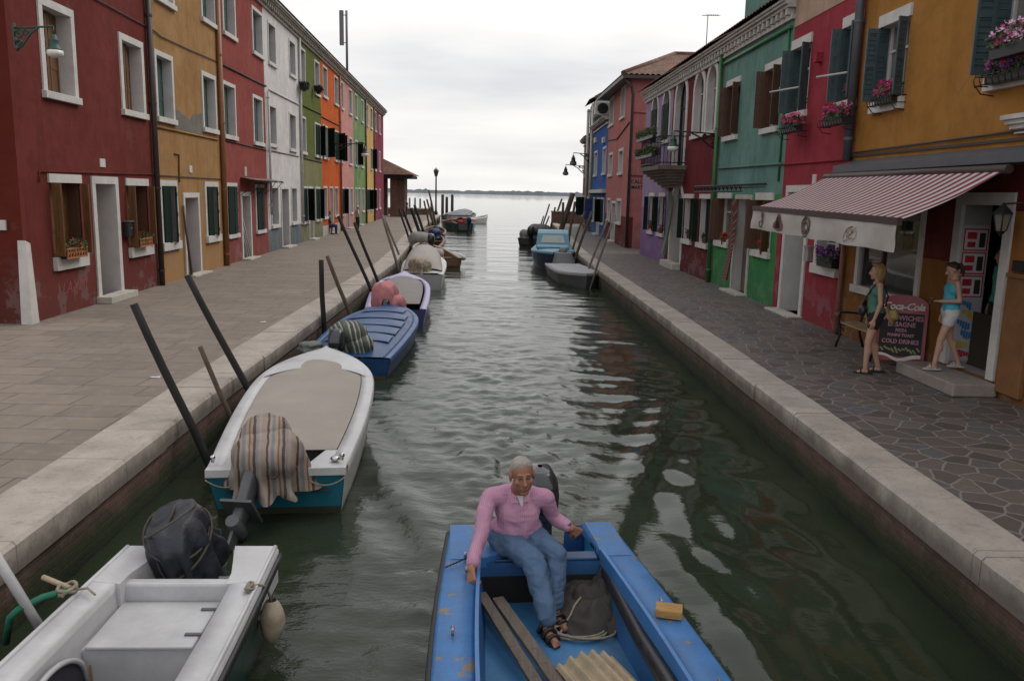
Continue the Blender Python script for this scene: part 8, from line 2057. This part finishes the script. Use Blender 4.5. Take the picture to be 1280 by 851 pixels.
# curtains hung in doorways and blown outwards
CUR = stripemat('door_curtain_stripes', [(.4, (.11, .035, .032)), (.5, (.20, .165, .135)), (.9, (.095, .03, .028)), (1, (.19, .16, .13))], .16, (0, 1, 0), wob=.02, fold=.3)
def curtain(label, p0, p1, p2, wd, mt, seed=0):
    t = thing('door_curtain', label, 'curtain', p2, world=True, group='curtains blown out of doorways'); m = MB(); a, b, c = V(p0), V(p1), V(p2)
    def fn(u, v):
        q = a.lerp(b, v).lerp(b.lerp(c, v), v); wv = wd*(1-.35*math.sin(math.pi*v)) ; return q + V((.05*math.sin(u*15+v*3+seed), (u-.5)*wv, .0))
    m.grid(fn, 36, 16, 0, True); m.build('cloth', mt, t)
curtain('dark red striped curtain blowing out of the teal house doorway', onR(918, 249, .05), onR(917, 300, .05), onR(906, 350, .55), .42, CUR, 1)
curtain('faded green curtain blowing out of the arched doorway of the dark red house', onR(839, 240, .04), onR(838, 285, .06), onR(828, 318, .55), .5, pm('faded_green_curtain', (.11, .14, .10), .9, .3), 2)
# aerials
a0 = FL.hit(434, 92, w=-.6); c = FL.P(a0[0], -.6, a0[1]-.4); tt = FL.P(a0[0], -.6, FL.hit(434, 15, w=-.6)[1]); t = thing('antenna_mast', 'tall antenna mast with a long panel aerial on the left roof line', 'antenna', c, world=True)
m = MB(); m.tube([c-V((0, 0, .6)), tt], .09, 6); m.build('mast', GREYP, t); dz = tt.z-c.z
m = MB(); q = c.lerp(tt, .74); m.obox(q-FL.n*.0+V((-.32, -.2, 0)), (.14, 0, 0), (0, .10, 0), (0, 0, dz*.25)); m.build('panel_aerial', GREYP, t)
m = MB(); 
for k in (.53, .93): q = c.lerp(tt, k); m.bar(q, q+V((-.32, -.2, 0)), .05, .05)
m.build('clamp', GREYP, t)
b_ = FR.hit(883, 52, w=-1.5); c = FR.P(b_[0], -1.5, b_[1]-.3); tt = FR.P(b_[0], -1.5, FR.hit(884, 20, w=-1.5)[1]); t = thing('television_aerial', 'thin television aerial on the roof of the dark red house', 'aerial', c, world=True); m = MB(); m.tube([c-V((0, 0, .6)), tt], .018, 6); m.build('mast', GREYP, t); m = MB(); m.tube([tt+V((-.2, .1, 0)), tt+V((.35, -.3, -.06))], .014, 5)
for k in range(6): q = tt.lerp(tt+V((.35, -.3, -.06)), k/5); m.tube([q+V((-.1, -.12, 0)), q+V((.1, .12, 0))], .008, 4)
m.build('yagi', GREYP, t)
t = thing('chimney', 'small tiled chimney on the roof of the dark red house', 'chimney', FR.P(UB[3]+1.2, -2.2, zt4+.9), world=True); m = MB(); cq = FR.P(UB[3]+1.6, -1.7, zt4+.2)
m.box(cq.x-.25, cq.x+.25, cq.y-.25, cq.y+.25, cq.z, cq.z+1.5); m.build('shaft', P_BRN, t); m = MB(); m.lathe([(.55, 1.5), (.1, 1.85)], cq, 4, sm=False); m.build('tiled_cap', TILES, t)
# litter on the pavement
for k, (lab, x, y) in enumerate((('scrap of white paper lying on the left pavement, the nearer one', 194, 472), ('scrap of white paper lying on the left pavement, the farther one', 329, 403))):
    t = thing('paper_scrap', lab, 'litter', at(x, y, Z=QZ)+V((0, 0, .004)), .4*k); m = MB(); m.grid(lambda u, v: ((u-.5)*.12, (v-.5)*.08, .006+.012*math.sin(u*5+k)*math.sin(v*4)), 4, 3, 0, True); m.build('sheet', WHITECANVAS, t)
